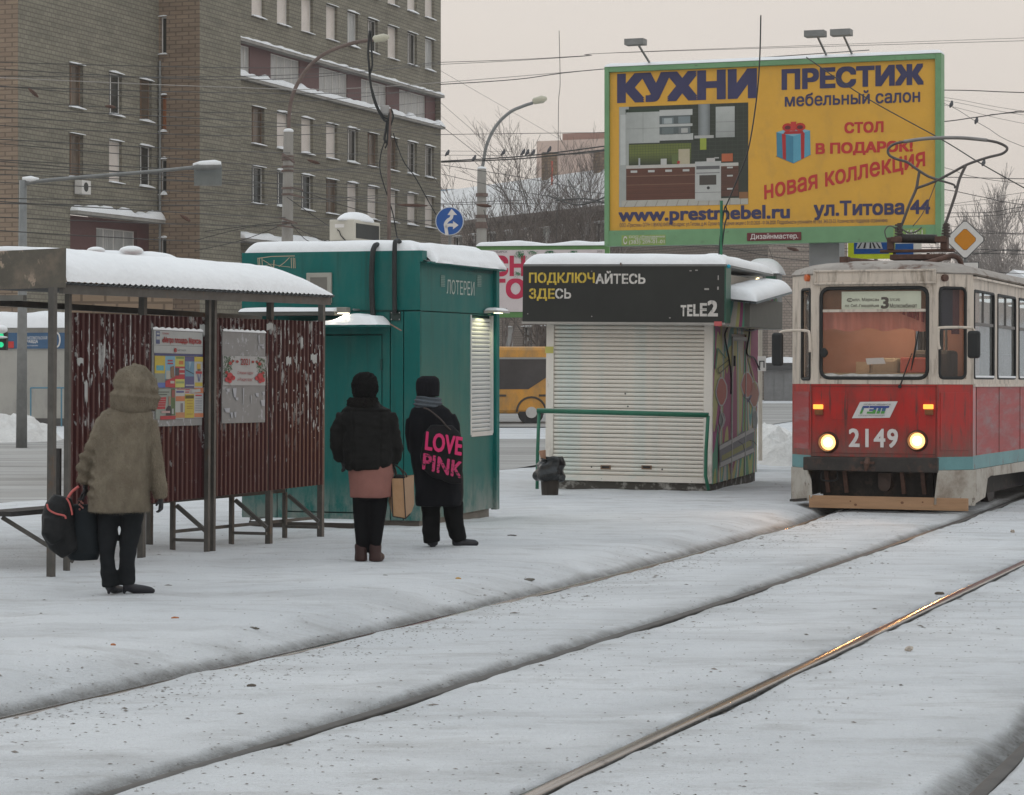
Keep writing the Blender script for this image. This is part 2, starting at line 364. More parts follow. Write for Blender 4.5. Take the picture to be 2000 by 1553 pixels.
#            width of dirty bank, groove depth, rail top level
RAILS = [(rA, .24, .08, -.014), (rB, .16, .055, -.004), (rC, .05, .02, .006), (rD, .18, .07, -.03)]
def G(X, Y, fine=True):
    z = 1.8-Hd(Y)
    near = Y < 60
    # island platform to the left of rail A
    a = X-rA(Y); re = roadedge_x(Y)
    plat = sst(-.12, -1.1, a)*.10
    plat *= sst(re-.2, re+1.3, X) if X < re+1.3 else 1
    onroad = X < re+.3
    z += plat
    if fine and near and not onroad:
        z += .022*fbm(X, Y, .55)+.007*fbm(X+9, Y, 2.3)
        if a < -1: z += (.014*fbm(X*1.5, Y, 1.1)-.020*max(0, noise.noise(Vector((X*3.2, Y*2.6, 7)))-.12))*sst(-1, -2.0, a)
        dmax = 0
        for f, wd, dp, top in RAILS:
            t = X-f(Y)
            if -.9 < t < .5:
                wob = .05*noise.noise(Vector((t*3, Y*2.2, 2)))+.022*noise.noise(Vector((t*9, Y*7, 4)))
                g = sst(-wd-.05+wob, -.055, t)*(1-sst(.045, .075+wob*.3, t))
                z -= dp*g
                # small snow lip at the near side of the rail
                z += (.010 if f is rD else -.004)*math.exp(-((t-.10)/.06)**2)
            if f is rA: z += .035*math.exp(-((t+.55)/.22)**2)*(1+.6*noise.noise(Vector((X*2, Y*2, 8))))
    return z
def gz(px, py):
    x, y = px2w(px, py)
    for _ in range(30):
        z = G(x, y, False); y = (1.8-z)*F/(py-HZ); x = (px-1000)/F*y
    return x, y, G(x, y, False)

def ground_mesh():
    ys = [-60, -30, -10, 0, 4]; y = 6.0
    while y < 50: ys.append(y); y += .045 if y < 15 else .07 if y < 24 else .11 if y < 34 else .3
    ys.append(50.0); y = 52
    while y < 130: ys.append(y); y += 2.5
    ys += [150, 200, 300, 450, 700, 1000]
    # column positions as offsets from rails
    offs = []
    def rng(a, b, s): 
        k = a
        while k < b-1e-6: offs.append(k); k += s
    for k in (-500, -300, -200, -100, -60, -40, -30, -24, -20, -17, -15): offs.append(k)
    rng(-13, -7, .25); rng(-7, -.85, .1); rng(-.85, -.42, .06); rng(-.42, .14, .018); rng(.14, .3, .05); nA = len(offs)
    la = list(offs)
    base = [(0, o) for o in la]
    def seg(k, lo, hi): 
        out = []; o = lo
        while o < hi: 
            out.append((k, o)); o += .018 if -.36 < o < .12 else .08
        return out
    base += seg(1, -1.1, .3)+seg(2, -1.1, .3)+seg(3, -1.1, .3)
    base += [(3, .3+.15*i) for i in range(1, 20)]+[(3, o) for o in (4, 5, 6, 8, 10, 13, 17, 22, 30, 45, 80, 150, 300, 500)]
    fr = [rA, rB, rC, rD]; V = []; D = []
    for y in ys:
        rx = [f(y) for f in fr]; last = -1e9
        for k, o in base:
            # rows keep the columns monotonic
            x = rx[k]+o
            if x <= last: x = last+.004
            last = x
            z = G(x, y); V.append((x, y, z))
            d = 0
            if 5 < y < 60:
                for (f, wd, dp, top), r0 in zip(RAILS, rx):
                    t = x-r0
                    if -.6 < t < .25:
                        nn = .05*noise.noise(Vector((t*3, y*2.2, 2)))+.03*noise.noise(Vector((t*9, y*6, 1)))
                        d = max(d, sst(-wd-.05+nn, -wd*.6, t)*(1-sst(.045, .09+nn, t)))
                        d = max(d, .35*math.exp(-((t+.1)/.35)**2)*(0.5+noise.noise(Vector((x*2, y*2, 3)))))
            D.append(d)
    nx, ny = len(base), len(ys)
    fs = [(j*nx+i, j*nx+i+1, (j+1)*nx+i+1, (j+1)*nx+i) for j in range(ny-1) for i in range(nx-1)]
    me = bpy.data.meshes.new('snow_ground'); me.from_pydata(V, [], fs)
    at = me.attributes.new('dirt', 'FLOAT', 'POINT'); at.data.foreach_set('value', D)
    me.polygons.foreach_set('use_smooth', [True]*len(fs))
    m = bpy.data.materials.new('ground_snow'); m.use_nodes = True; n = m.node_tree; b = n.nodes['Principled BSDF']; L = n.links.new
    b.inputs['Roughness'].default_value = .7; b.inputs['Specular IOR Level'].default_value = .25
    t = n.nodes.new('ShaderNodeTexCoord')
    def nz(sc, det, st=(1,1,1), rg=.6):
        mp = n.nodes.new('ShaderNodeMapping'); mp.inputs[3].default_value = st; L(t.outputs['Object'], mp.inputs[0])
        q = n.nodes.new('ShaderNodeTexNoise'); q.inputs['Scale'].default_value = sc; q.inputs['Detail'].default_value = det; q.inputs['Roughness'].default_value = rg; L(mp.outputs[0], q.inputs[0]); return q.outputs[0]
    def ramp(src, p0, c0, p1, c1):
        r = n.nodes.new('ShaderNodeValToRGB'); r.color_ramp.elements[0].position = p0; r.color_ramp.elements[0].color = c0; r.color_ramp.elements[1].position = p1; r.color_ramp.elements[1].color = c1; L(src, r.inputs[0]); return r.outputs[0]
    def mix(f_, a_, b_):
        q = n.nodes.new('ShaderNodeMixRGB'); 
        if isinstance(f_, float): q.inputs[0].default_value = f_
        else: L(f_, q.inputs[0])
        for s_, v_ in ((1, a_), (2, b_)):
            if isinstance(v_, tuple): q.inputs[s_].default_value = v_
            else: L(v_, q.inputs[s_])
        return q.outputs[0]
    base_c = ramp(nz(.35, 6), .35, (.68,.70,.72,1), .65, (.78,.795,.81,1))
    W0, W1 = (0,0,0,1), (1,1,1,1)
    c = mix(ramp(nz(1.3, 9, (1,2.2,1), .72), .50, W0, .70, (.7,.7,.7,1)), base_c, (.47,.465,.455,1))
    c = mix(ramp(nz(.55, 7, (.5,1.6,1), .65), .50, W0, .66, (.45,.45,.45,1)), c, (.50,.505,.51,1))      # trampled grey patches
    c = mix(ramp(nz(34, 3, (1,1.4,1)), .66, W0, .74, (.6,.6,.6,1)), c, (.22,.20,.18,1))                     # grit
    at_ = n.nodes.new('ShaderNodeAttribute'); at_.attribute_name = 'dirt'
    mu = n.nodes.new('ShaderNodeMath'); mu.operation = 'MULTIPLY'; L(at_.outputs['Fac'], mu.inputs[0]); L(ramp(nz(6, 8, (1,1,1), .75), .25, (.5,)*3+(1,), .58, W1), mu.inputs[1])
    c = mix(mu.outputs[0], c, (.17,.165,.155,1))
    L(c, b.inputs['Base Color'])
    bp = n.nodes.new('ShaderNodeBump'); bp.inputs['Strength'].default_value = .9; bp.inputs['Distance'].default_value = .045
    sm = n.nodes.new('ShaderNodeMath'); sm.operation = 'ADD'; L(nz(7, 8, (1,1.5,1), .7), sm.inputs[0]); L(nz(45, 4), sm.inputs[1]); L(sm.outputs[0], bp.inputs['Height'])
    bp2 = n.nodes.new('ShaderNodeBump'); bp2.inputs['Strength'].default_value = .6; bp2.inputs['Distance'].default_value = .10; L(nz(2.0, 3, (1,1.6,1), .5), bp2.inputs['Height']); L(bp2.outputs[0], bp.inputs['Normal']); L(bp.outputs[0], b.inputs['Normal'])
    me.materials.append(m); me.update()
    o = bpy.data.objects.new('snow_ground', me); COL.objects.link(o)
    tag(o, 'snow covered ground of the tram stop and street', None, None, 'structure')
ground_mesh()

# ---- rails
STEEL = mat('rail_steel', (.30,.27,.245), rough=.17, metal=1, var=.2, scale=3, dirt=((.12,.10,.09), .66, 9, (1,1,1)))
DSTEEL = mat('rail_dull', (.07,.065,.06), rough=.6, metal=.4, var=.3, scale=6)
def rail(f, top, m, label):
    mb = MB(); ys = []; y = 7
    while y < 52: ys.append(y); y += .4
    vs = []; prof = [(-.058, -.02), (-.045, -.004), (-.034, 0), (.030, 0), (.036, -.006), (.036, -.035), (-.03, -.05), (-.058, -.05)]
    prof = [(.034*k_/6, -(.034*k_/6)**2/.30) for k_ in range(-6, 7)]; prof = [(-.0365, -.009)]+prof+[(.0365, -.009), (.036, -.03), (-.036, -.03)]
    for y in ys:
        x = f(y); s_ = (f(y+.05)-f(y-.05))/.1; c = 1/math.hypot(1, s_)
        for a, b in prof: vs.append((x+a*c, y-a*s_*c, 1.8-Hd(y)+top+b))
    n = len(prof); fs = [(i*n+j, i*n+(j+1) % n, (i+1)*n+(j+1) % n, (i+1)*n+j) for i in range(len(ys)-1) for j in range(n)]
    mb.add(vs, fs); o = mb.build('tram_rail', m, None, smooth=True)
    tag(o, label, 'rail', 'tram rails in the snow')
rail(rA, -.014, STEEL, 'buried rail at the foot of the waiting platform, nearest the waiting women')
rail(rB, -.004, DSTEEL, 'dark rail under the right wheels of the tram, second from the platform')
rail(rC, .008, STEEL, 'bright polished rail with an orange headlight glint, third from the platform')
rail(rD, -.03, DSTEEL, 'rail hidden in a dirty groove at the bottom right corner')

# ---- streets
ROAD = mat('packed_road', (.27,.26,.245), rough=.75, var=.2, scale=1.2, stretch=(.12,1,1), bump=.3, bscale=9,
           dirt=[((.42,.415,.40), .54, .9, (.1,1,1), .12), ((.15,.145,.14), .60, 1.1, (.06,1.3,1), .06)])
def sheet(name, label, xs, y0f, y1f, n, m, dz=.03):
    mb = MB(); vs = []; cols = 0
    for x in xs:
        a, b = y0f(x), y1f(x); 
        for j in range(n+1): y = a+(b-a)*j/n; vs.append((x, y, 1.8-Hd(y)+dz))
    fs = [(i*(n+1)+j, (i+1)*(n+1)+j, (i+1)*(n+1)+j+1, i*(n+1)+j+1) for i in range(len(xs)-1) for j in range(n)]
    mb.add(vs, fs); tag(mb.build(name, m), label, None, None, 'structure')
def edge_y(x):
    for (x0, y0), (x1, y1) in zip(ROADE[:-1], ROADE[1:]):
        if x0 <= x <= x1: return y0+(y1-y0)*(x-x0)/(x1-x0)
    return 0
sheet('street', 'snow packed grey street behind the tram stop', [-60, -40, -20, -13, -6.8, -3, 0, 4, 4.7], edge_y, lambda x: 66.5, 12, ROAD)
sheet('far_street', 'far carriageway where the orange bus drives', [-9, -3, 0, 4, 8, 14, 30, 60], lambda x: 78 if x < 6 else max(78, edge_y(x)), lambda x: 118+max(0, x-14)*3.2, 8, ROAD)
# cleared snow heaps
def heap(label, px, py, w_, dp, h, seed):
    x, y, z = gz(px, py); mb = MB(); vs = []; n = 36
    for j in range(n+1):
        for i in range(n+1):
            u, v = i/n*2-1, j/n*2-1; r_ = math.sqrt(u*u+v*v); k = max(0, 1-r_*r_)
            hh = h*k**1.1*(1+.5*fbm(u*1.7+seed, v*1.7, 1.3))+.12*h*fbm(u+seed, v, 6)*min(1, k*3)
            vs.append((x+u*w_/2, y+v*dp/2, z-.03+hh))
    mb.add(vs, [(j*(n+1)+i, j*(n+1)+i+1, (j+1)*(n+1)+i+1, (j+1)*(n+1)+i) for j in range(n) for i in range(n)])
    tag(mb.build('snow_heap', mat('heap_snow', (.62,.61,.59), rough=.75, var=.12, scale=3, bump=.6, bscale=9, bdist=.08), None, smooth=True), label, 'snow heap')
heap('ploughed snow heap across the street at the far left', 28, 862, 2.6, 4, .72, 1)
heap('lumpy snow heap between the graffiti kiosk and the tram', 1535, 905, 1.7, 3, .62, 4)
heap('low snow heap behind the tram front beside the street', 1500, 872, 2.4, 5, .5, 8)

# ---- grit and litter on the snow
def debris():
    rnd = random.Random(3); vs = MB()
    for k in range(9000):
        Y = 9+30*rnd.random()**1.3
        if rnd.random() < .82:
            f = rnd.choice([rA, rA, rA, rB, rC]); X = f(Y)+rnd.gauss(.2, .33)
        else: X = rnd.uniform(-Y*.24, Y*.24)
        if abs(X) > .25*Y: continue
        s_ = rnd.uniform(.002, .0058)*(1+1.6*(rnd.random() < .03)); z = G(X, Y)+.002; a = rnd.uniform(0, 6.28); e_ = rnd.uniform(1, 2.6)
        c, sn = math.cos(a), math.sin(a)
        q = [(X+(u*e_*c-v*sn)*s_, Y+(u*e_*sn+v*c)*s_, z) for u, v in ((-1,-.7),(1,-1),(.8,.9),(-.9,.8))]
        vs.add(q+[(X, Y, z+s_*.5)], [(0,1,4),(1,2,4),(2,3,4),(3,0,4)])
    tag(vs.build('grit', mat('grit', (.19,.17,.15), rough=.9, var=.5, scale=3), None), 'dark grit and frozen crumbs scattered over the snow', 'grit', None, 'stuff')
debris()
def litter(px, py, ln, wd, colr, label, cat='litter', ang=0, h=.02, name='litter'):
    ln *= .72; wd *= .7; h *= .7
    x, y, z = gz(px, py); z = G(x, y); mb = MB(TR(x, y, z, ang))
    rnd = random.Random(px); pts = []
    for i in range(7):
        t = i/6; pts.append(((t-.5)*ln, rnd.uniform(-.2, .2)*wd, h*.5+rnd.uniform(-.2, .3)*h))
    mb.tube(pts, [(wd*.5*(.4+math.sin(math.pi*(i+.5)/7)), h*.5) for i in range(7)], 6)
    tag(mb.build(name, mat('lit_%d' % px, colr, rough=.8, var=.3, scale=30, bump=.5, bscale=60), None), label, cat)
litter(1835, 1162, .105, .03, (.10,.08,.06), 'dark frozen twig lying beside the bright third rail', 'twig', .2, .022, 'twig')
litter(1776, 1270, .06, .04, (.5,.44,.38), 'pale brown ice lump right of the bright rail', 'ice lump', .2, .04, 'ice_lump')
litter(1978, 1042, .06, .04, (.42,.36,.3), 'brownish ice lump near the right edge below the tram side', 'ice lump', .2, .04, 'ice_lump')
litter(497, 1240, .10, .018, (.13,.12,.1), 'dark splinter on the platform snow left of the buried rail', 'twig', -.5, .012, 'twig')
litter(895, 1136, .07, .02, (.55,.33,.08), 'yellow leaf scrap on the snow below the two women by the teal kiosk', 'leaf', -.5, .008, 'leaf_scrap')
litter(342, 1207, .07, .016, (.40,.15,.06), 'reddish leaf scrap on the snow right of the boots of the fur coat woman', 'leaf', .1, .008, 'leaf_scrap')
litter(221, 1265, .04, .02, (.42,.17,.08), 'small orange scrap on the snow below the fur coat woman', 'leaf', .1, .008, 'leaf_scrap')
litter(1000, 1047, .13, .02, (.13,.12,.11), 'flat dark stick on the snow in front of the teal kiosk corner', 'twig', .0, .012, 'twig')
litter(1034, 1136, .12, .03, (.16,.15,.13), 'dark icy clod on the bank of the buried rail', 'ice lump', .2, .03, 'ice_lump')
litter(491, 1342, .07, .02, (.14,.12,.1), 'small dark chip between the two near rails', 'litter', .0, .012)
# ============================================================ far brick dormitory block
BR_GREY = brickmat('brick_grey', (.205,.188,.150), (.245,.226,.180), (.135,.124,.10), .8, .24)
BR_WARM = brickmat('brick_warm', (.235,.175,.128), (.27,.205,.15), (.155,.118,.09), .8, .2)  # return walls: their different light is put into this warmer brick colour
BR_LOW = brickmat('brick_low', (.28,.235,.205), (.31,.265,.23), (.19,.16,.14), .6, .14)
WHITEF = mat('window_white', (.62,.60,.57), rough=.5, var=.08)
WOODF = mat('window_brown', (.19,.12,.075), rough=.6, var=.2)
CLAD = mat('maroon_cladding', (.115,.055,.052), rough=.6, var=.12, scale=8)
PANE_D = mat('pane_dark', (.035,.035,.03), rough=.12, var=.5, scale=.9, spec=.35)
PANE_B = mat('pane_brown', (.09,.065,.045), rough=.2, var=.5, scale=.8, spec=.3)
PANE_L = mat('pane_pale_reflection', (.60,.54,.49), rough=.35, var=.10, scale=1.1, spec=.3)  # pale colour painted in place of sky reflected by the glass
PANE_C = mat('pane_curtain', (.36,.36,.35), rough=.35, var=.35, scale=2.5, stretch=(6,6,.4), spec=.4)
BOARD_O = mat('orange_board', (.35,.13,.05), rough=.7)
CONC = mat('concrete', (.30,.285,.26), rough=.85, var=.15, scale=3, stretch=(1,1,.2), bump=.2)
META = mat('painted_grey_metal', (.20,.205,.20), rough=.5, metal=.3, var=.15, scale=6)
rw = random.Random(11)
def window(root, MM, c, hole, style, frame=None, rec=.16, snow=True, mull=2):
    x0, x1, z0, z1 = hole; fm = frame or (WHITEF if style in 'LCD' else WOODF)
    f = MB(MM); t = .055; y0, y1 = c+rec, c+rec+.06
    f.box(x0+.002, x0+t, y0, y1, z0+.002, z1-.002); f.box(x1-t, x1-.002, y0, y1, z0+.002, z1-.002)
    f.box(x0+t, x1-t, y0, y1, z0+.002, z0+t); f.box(x0+t, x1-t, y0, y1, z1-t, z1-.002)
    if mull > 1 and style != 'L':
        for k in range(1, mull):
            xm = x0+(x1-x0)*k/mull if mull > 2 else x0+(x1-x0)*.36
            f.box(xm-.03, xm+.03, y0+.004, y1-.004, z0+t, z1-t)
    wo_ = f.build('window', fm, root)
    pn = MB(MM); pn.box(x0+t, x1-t, c+rec+.025, c+rec+.035, z0+t, z1-t)
    pn.build('pane', {'D': PANE_D, 'B': PANE_B, 'L': PANE_L, 'C': PANE_C, 'O': BOARD_O}[style], wo_)
    if snow:
        h = rw.uniform(.05, .16)
        for (a, zz, out, hh) in ((0, z0, .16, h), (1, z1+.02, .12, h*.7)):
            s_ = MB(MM)
            n = 6; vs = []
            for i in range(n+1):
                u = i/n; k = max(.15, math.sin(math.pi*min(1, max(0, u)))**.4)*(.8+.4*rw.random())
                x = x0-.05+(x1-x0+.1)*u
                vs += [(x, c-out, zz-.02), (x, c-out*.9, zz+hh*.45*k), (x, c-.01, zz+hh*k), (x, c+rec*.9 if a == 0 else c-.001, zz+hh*k*1.1)]
            fs = [(i*4+j, i*4+j+1, (i+1)*4+j+1, (i+1)*4+j) for i in range(n) for j in range(3)]+[(i*4, (i+1)*4, (i+1)*4+3, i*4+3) for i in range(n)]+[(0,3,2,1), (n*4, n*4+1, n*4+2, n*4+3)]
            s_.add(vs, fs); s_.build('lintel_snow' if a else 'sill_snow', SNOW, wo_, smooth=False)
    return wo_
HA = R(19)                                     # the long facades recede to the right
AM = TR(0, 0, 0, R(90)-HA)                    # local x = along facade (away), y = into the block
bA = thing('apartment_block', 'long grey brick dormitory block with maroon loggia bands filling the left background', 'building', TR(-18.46, 104, -.6))
AMi = bA.matrix_world.inverted()
def facade(X, Y):                             # matrix (in bA local space) of a facade plane through the world point
    return AMi @ TR(X, Y, 0, R(90)-HA)
def ret(X, Y): return AMi @ TR(X, Y, 0, -HA)  # return faces, local x to the right and nearer
def hx(MW, px): return onp(MW, 1, 0, px, 300)[0]
ZT = 27.0
def addz(z): return z+1.8
rows = [(10.55, 12.4), (7.62, 9.45)]
def holes_for(MW, cols, rws, w_=1.2):
    out = []
    for px in cols:
        x = hx(MW, px)
        for z0, z1 in rws: out.append((x-w_/2, x+w_/2, addz(z0), addz(z1)))
    return out
def ptY(X, Y, t): return X+math.sin(HA)*t, Y+math.cos(HA)*t
# S1/S2 facade
X0, Y0 = -18.46, 104.0
W1 = TR(X0, Y0, 0, R(90)-HA); L1 = facade(X0, Y0)
xA, xB = hx(W1, 35), hx(W1, 310)
h12 = holes_for(W1, [149, 226, 285], rows+[(16.9, 18.75), (19.9, 21.75), (22.9, 24.7)])
mb = MB(L1); mb.wall(xA, xB, 7.85, ZT, [*h12], 0, .2)
xl = hx(W1, 137)
mb.wall(xA, xl, 0, 7.85, [], 0, .2); mb.wall(xA, xB, -.5, 0.0, [])
mb.build('wall', BR_GREY, bA)
st = iter('BBDCDDLDDCBDLDB')
for h in h12: window(bA, L1, 0, h, next(st, 'D'))
# ground floor recess clad maroon with shop windows, slab with ragged snow over it
g = MB(L1); g.wall(xl, xB, 0, 7.85, [(hx(W1,208), hx(W1,287), 4.7, 7.45), (hx(W1,138), hx(W1,146), 4.5, 7.45)], .5, .2)
g.quad((xl,.5,0),(xl,0,0),(xl,0,7.85),(xl,.5,7.85)); g.build('cladding', CLAD, bA)
window(bA, L1, .5, (hx(W1,208), hx(W1,287), 4.7, 7.45), 'C', WHITEF, mull=4, snow=False)
window(bA, L1, .5, (hx(W1,138), hx(W1,146), 4.5, 7.45), 'C', WHITEF, mull=2, snow=False)
def ledge(M_, x0, x1, z, out=.3, name='snow_ledge', h=.28, seed=0):
    s_ = MB(M_); s_.box(x0, x1, -out, .3, z-.14, z); s_.build('ledge_slab', CONC, bA)
    snowcap(bA, x0, x1, -out-.03, .25, z, h, seed=seed, r=.22, name=name, nx=int((x1-x0)*3)+6, ny=6, amp=.9, jag=.05, M=M_)
ledge(L1, xl, xB, 7.99, .35, h=.30, seed=3)
# return S0 left
XA, YA = ptY(X0, Y0, xA)
WR = TR(XA, YA, 0, -HA); LR = ret(XA, YA)
MB(LR).wall(-8, 0, -.5, ZT).build('wall', BR_WARM, bA)
# return S3 brown (toward the viewer)
XB, YB = ptY(X0, Y0, xB)
W3 = TR(XB, YB, 0, -HA); L3 = ret(XB, YB)
xr = onp(W3, 1, 0, 390, 300)[0]
a_, b_ = onp(W3, 1, 0, 313, 300)[0], onp(W3, 1, 0, 325, 300)[0]
h3 = [(a_, b_, addz(z0), addz(z1)) for z0, z1 in [(10.2, 11.85), (7.35, 8.95), (13.7, 15.4), (16.9, 18.75), (3.0, 5.4)]]
MB(L3).wall(0, xr, -.5, ZT, h3).build('wall', BR_WARM, bA)
for h, s_ in zip(h3, 'ODDDD'): window(bA, L3, 0, h, s_, mull=1)
dp = MB(L1); dp.tube([(xB-.12, -.12, 6), (xB-.12, -.12, 15.2)], .06, 6); dp.build('downpipe', META, bA)
# S4 grey
XC = XB+math.cos(HA)*xr; YC = YB-math.sin(HA)*xr
W4 = TR(XC, YC, 0, R(90)-HA); L4 = facade(XC, YC)
x4 = hx(W4, 470); MB(L4).wall(0, x4, -.5, ZT).build('wall', BR_GREY, bA)
XD, YD = ptY(XC, YC, x4)
MB(ret(XD, YD)).wall(-8, 0, -.5, ZT).build('wall', BR_WARM, bA)
# S5 long facade
Y5 = 120.0; X5 = (470-1000)/F*Y5
W5 = TR(X5, Y5, 0, R(90)-HA); L5 = facade(X5, Y5)
x5 = hx(W5, 861)
sill, top = addz(13.6), addz(15.45)
c1 = [504, 553, 600, 648, 689, 728, 767, 805, 839]
h5 = holes_for(W5, c1, rows, 1.5)
h5b = holes_for(W5, c1, [(16.85, 18.7), (19.9, 21.75)], 1.5)
MB(L5).wall(-1.5, x5, 6.35+1.8-.4, sill, h5, 0, .22).build('wall', BR_GREY, bA)
MB(L5).wall(-1.5, x5, top, ZT, h5b, 0, .22).build('wall', BR_GREY, bA)
styles = 'LD LB LD LB DL BL DL DL DL'.replace(' ', '')
styles = 'BD LD LD LB DL BL BL DL DL'.replace(' ', '')
for h, s_ in zip(h5, styles): window(bA, L5, 0, h, s_)
for i, h in enumerate(h5b): window(bA, L5, 0, h, 'LDLLLDLLCLDLLLDLCL'[i])
# loggia band
lw = [(466, 500), (541, 597), (635, 690), (717, 766), (791, 842)]
hl = [(max(-1.4, hx(W5, a)), hx(W5, b), sill+.25, top-.08) for a, b in lw]
MB(L5).wall(-1.5, x5-.02, sill, top, hl, .35, .15).build('cladding', CLAD, bA)
MB(L5).quad((x5-.02,.35,sill),(x5-.02,.35,top),(x5-.02,2,top),(x5-.02,2,sill)).build('cladding', CLAD, bA)
for i, h in enumerate(hl): window(bA, L5, .35, h, 'C', WHITEF, mull=4, snow=False, rec=.06)
ledge(L5, -1.4, x5+.12, sill+.1, .25, h=.28, seed=5); ledge(L5, -1.4, x5+.12, top+.12, .2, h=.15, seed=8)
# low ground floor strip under the upper floors
MB(L5).wall(-1.5, x5, -.5, 6.35+1.8-.4, [(a, a+2.4, 2.2, 5.9) for a in np.arange(.6, x5-3, 4.1)], .0, .2).build('wall', BR_GREY, bA)
for a in np.arange(.6, x5-3, 4.1): window(bA, L5, 0, (a, a+2.4, 2.2, 5.9), 'D', WHITEF, mull=3, snow=False)
ledge(L5, -1.4, 9.5, 6.35+1.8-.6, .9, h=.3, seed=15)
XE, YE = ptY(X5, Y5, x5)
MB(ret(XE, YE)).wall(-10, 0, -.5, ZT).xf
e_ = MB(ret(XE, YE)); e_.wall(-10, 0, -.5, ZT); e_.build('wall', BR_GREY, bA)
rf = MB(L1); rf.box(xA-2, hx(W5, 861)+22, .3, 10, ZT-.3, ZT+.2); rf.build('roof', CONC, bA)
# wall mounted air conditioner under the left middle window
a_ = onp(W1, 1, 0, 152, 366)
m_ = MB(L1); m_.box(a_[0]-.38, a_[0]+.38, -.42, -.05, a_[2]-.3, a_[2]+.28); m_.build('air_conditioner_box', WHITEF, bA, bevel=.02)
m_ = MB(L1); m_.disc((a_[0]-.05, -.425, a_[2]), (1,0,0), (0,0,1), .2); m_.build('fan_grille', PANE_D, bA)

# ============================================================ low brick building with a snowy roof
HB = math.atan(2480/4800)
bx, by = 1.875, 150.0
MBd = TR(bx, by, -.5, R(90)+HB+R(180))           # local x: towards the viewer / right
bB = thing('brick_building', 'low brown brick building with a snow covered roof behind bare trees and the billboard', 'building', MBd)
def bxp(px, py=500): return onp(MBd, 1, 0, px, py)[0]
xL, xR = -40, bxp(1500); eav = 8.8+1.8+.5
win = []
for px in (895, 925, 960, 993, 1030, 1066, 1102, 1140, 1172):
    x = bxp(px)
    for z1 in (7.9, 4.9, 1.9): win.append((x-.62, x+.62, z1+2.3-1.75, z1+2.3))
MB().wall(xL, xR, 0, eav, win, 0, .2).build('wall', BR_LOW, bB)
m_ = MB(Matrix.Translation((xR, 0, 0)) @ Matrix.Rotation(R(90), 4, 'Z')); w2_ = []
for z1 in (4.85, 1.7): w2_.append((2.75, 3.35, z1+2.3-1.5, z1+2.3))
m_.wall(0, 5.0, 0, eav, w2_, 0, .2); m_.build('wall', BR_LOW, bB)
for h in w2_: window(bB, Matrix.Translation((xR, 0, 0)) @ Matrix.Rotation(R(90), 4, 'Z'), 0, h, 'D', rec=.12)
m_ = MB(); m_.quad((xL,5,0),(xL,5,eav),(xR,5,eav),(xR,5,0)); m_.build('wall', BR_LOW, bB)
for i, h in enumerate(win): window(bB, None, 0, h, 'DCLDDCDBDC'[i % 10], rec=.12, snow=i < 27)
r_ = MB(); r_.quad((xL,-.5,eav), (xR+.2,-.5,eav), (xR-2,2.6,eav+2.6), (xL,2.6,eav+2.6)); r_.quad((xR-2,2.6,eav+2.6),(xR+.2,5.3,eav),(xL,5.3,eav),(xL,2.6,eav+2.6))
r_.add([(xR+.2,-.5,eav),(xR+.2,5.3,eav),(xR-2,2.6,eav+2.6)], [(0,1,2)]); r_.build('roof', mat('snow_roof_far', (.66,.66,.66), rough=.8, var=.16, scale=.8, bump=.4, bscale=3), bB)
r_ = MB(); r_.box(xL, xR+.4, -.55, -.35, eav-.28, eav+.02); r_.build('cornice', mat('cornice', (.20,.17,.15), rough=.8), bB)
for px, hh in ((1000, 1.5), (1100, 1.1), (1160, 1.7)):
    x = bxp(px, 400); r_ = MB(); r_.box(x-.4, x+.4, 2.3, 3.0, eav+1.5, eav+2.6+hh); r_.build('chimney', BR_WARM, bB)
x = bxp(1028, 395); r_ = MB(); r_.tube([(x, 1.8, eav+1.5), (x, 1.8, eav+3.4)], .06, 6); r_.build('red_mast', mat('red_mast', (.5,.12,.08)), bB)

# far pink tower block
d = 300; pT = P(1048, 698, d)
MT_ = TR(pT.x, pT.y, -.5, R(-24)); bT = thing('tower_block', 'distant pale pink panel tower fading in haze behind the bare trees', 'building', MT_)
PINK = mat('far_pink', (.50,.38,.32), rough=.9, var=.08, scale=.3)
zt = 1.8+.5+(698-276)/F*d
wins = [(x, x+1.3, z, z+1.5) for z in np.arange(3, zt-3, 3.0) for x in (1.8, 5.2, 8.6, 9.9+2.2, 15.5)]
MB().wall(0, 22, 0, zt, wins, 0, .2).build('wall', PINK, bT)
for h in wins:
    if h[2] > zt-12: window(bT, None, 0, h, 'C', rec=.1, snow=False, mull=2)
r_ = MB(); r_.box(-.01, 22, .05, 14, 0, zt-.01); r_.build('core', PINK, bT)
r_ = MB(); r_.box(3, 9.5, 1, 9, zt, zt+.9); r_.box(15, 16, 2, 3, zt, zt+1.6); r_.tube([(16.5,2.4,zt),(16.5,2.4,zt+6)], .15, 5); r_.bar((15.6,2.4,zt+4.6),(17.4,2.4,zt+4.6), .15); r_.build('roof_structure', mat('far_brown', (.30,.17,.13)), bT)
# small far coloured house left of the tower
pq = P(868, 698, 230); bq = thing('small_house', 'tiny far house with a blue and yellow wall beside the corner of the dormitory block', 'building', TR(pq.x-1, pq.y, -.5, R(-20)))
MB().box(0, 5, 0, 5, 0, 18).build('wall', mat('far_blue', (.25,.34,.42)), bq)
MB().box(-1.0, 0, 0, 5, 0, 17.2).build('wall', mat('far_yellow', (.55,.38,.12)), bq)

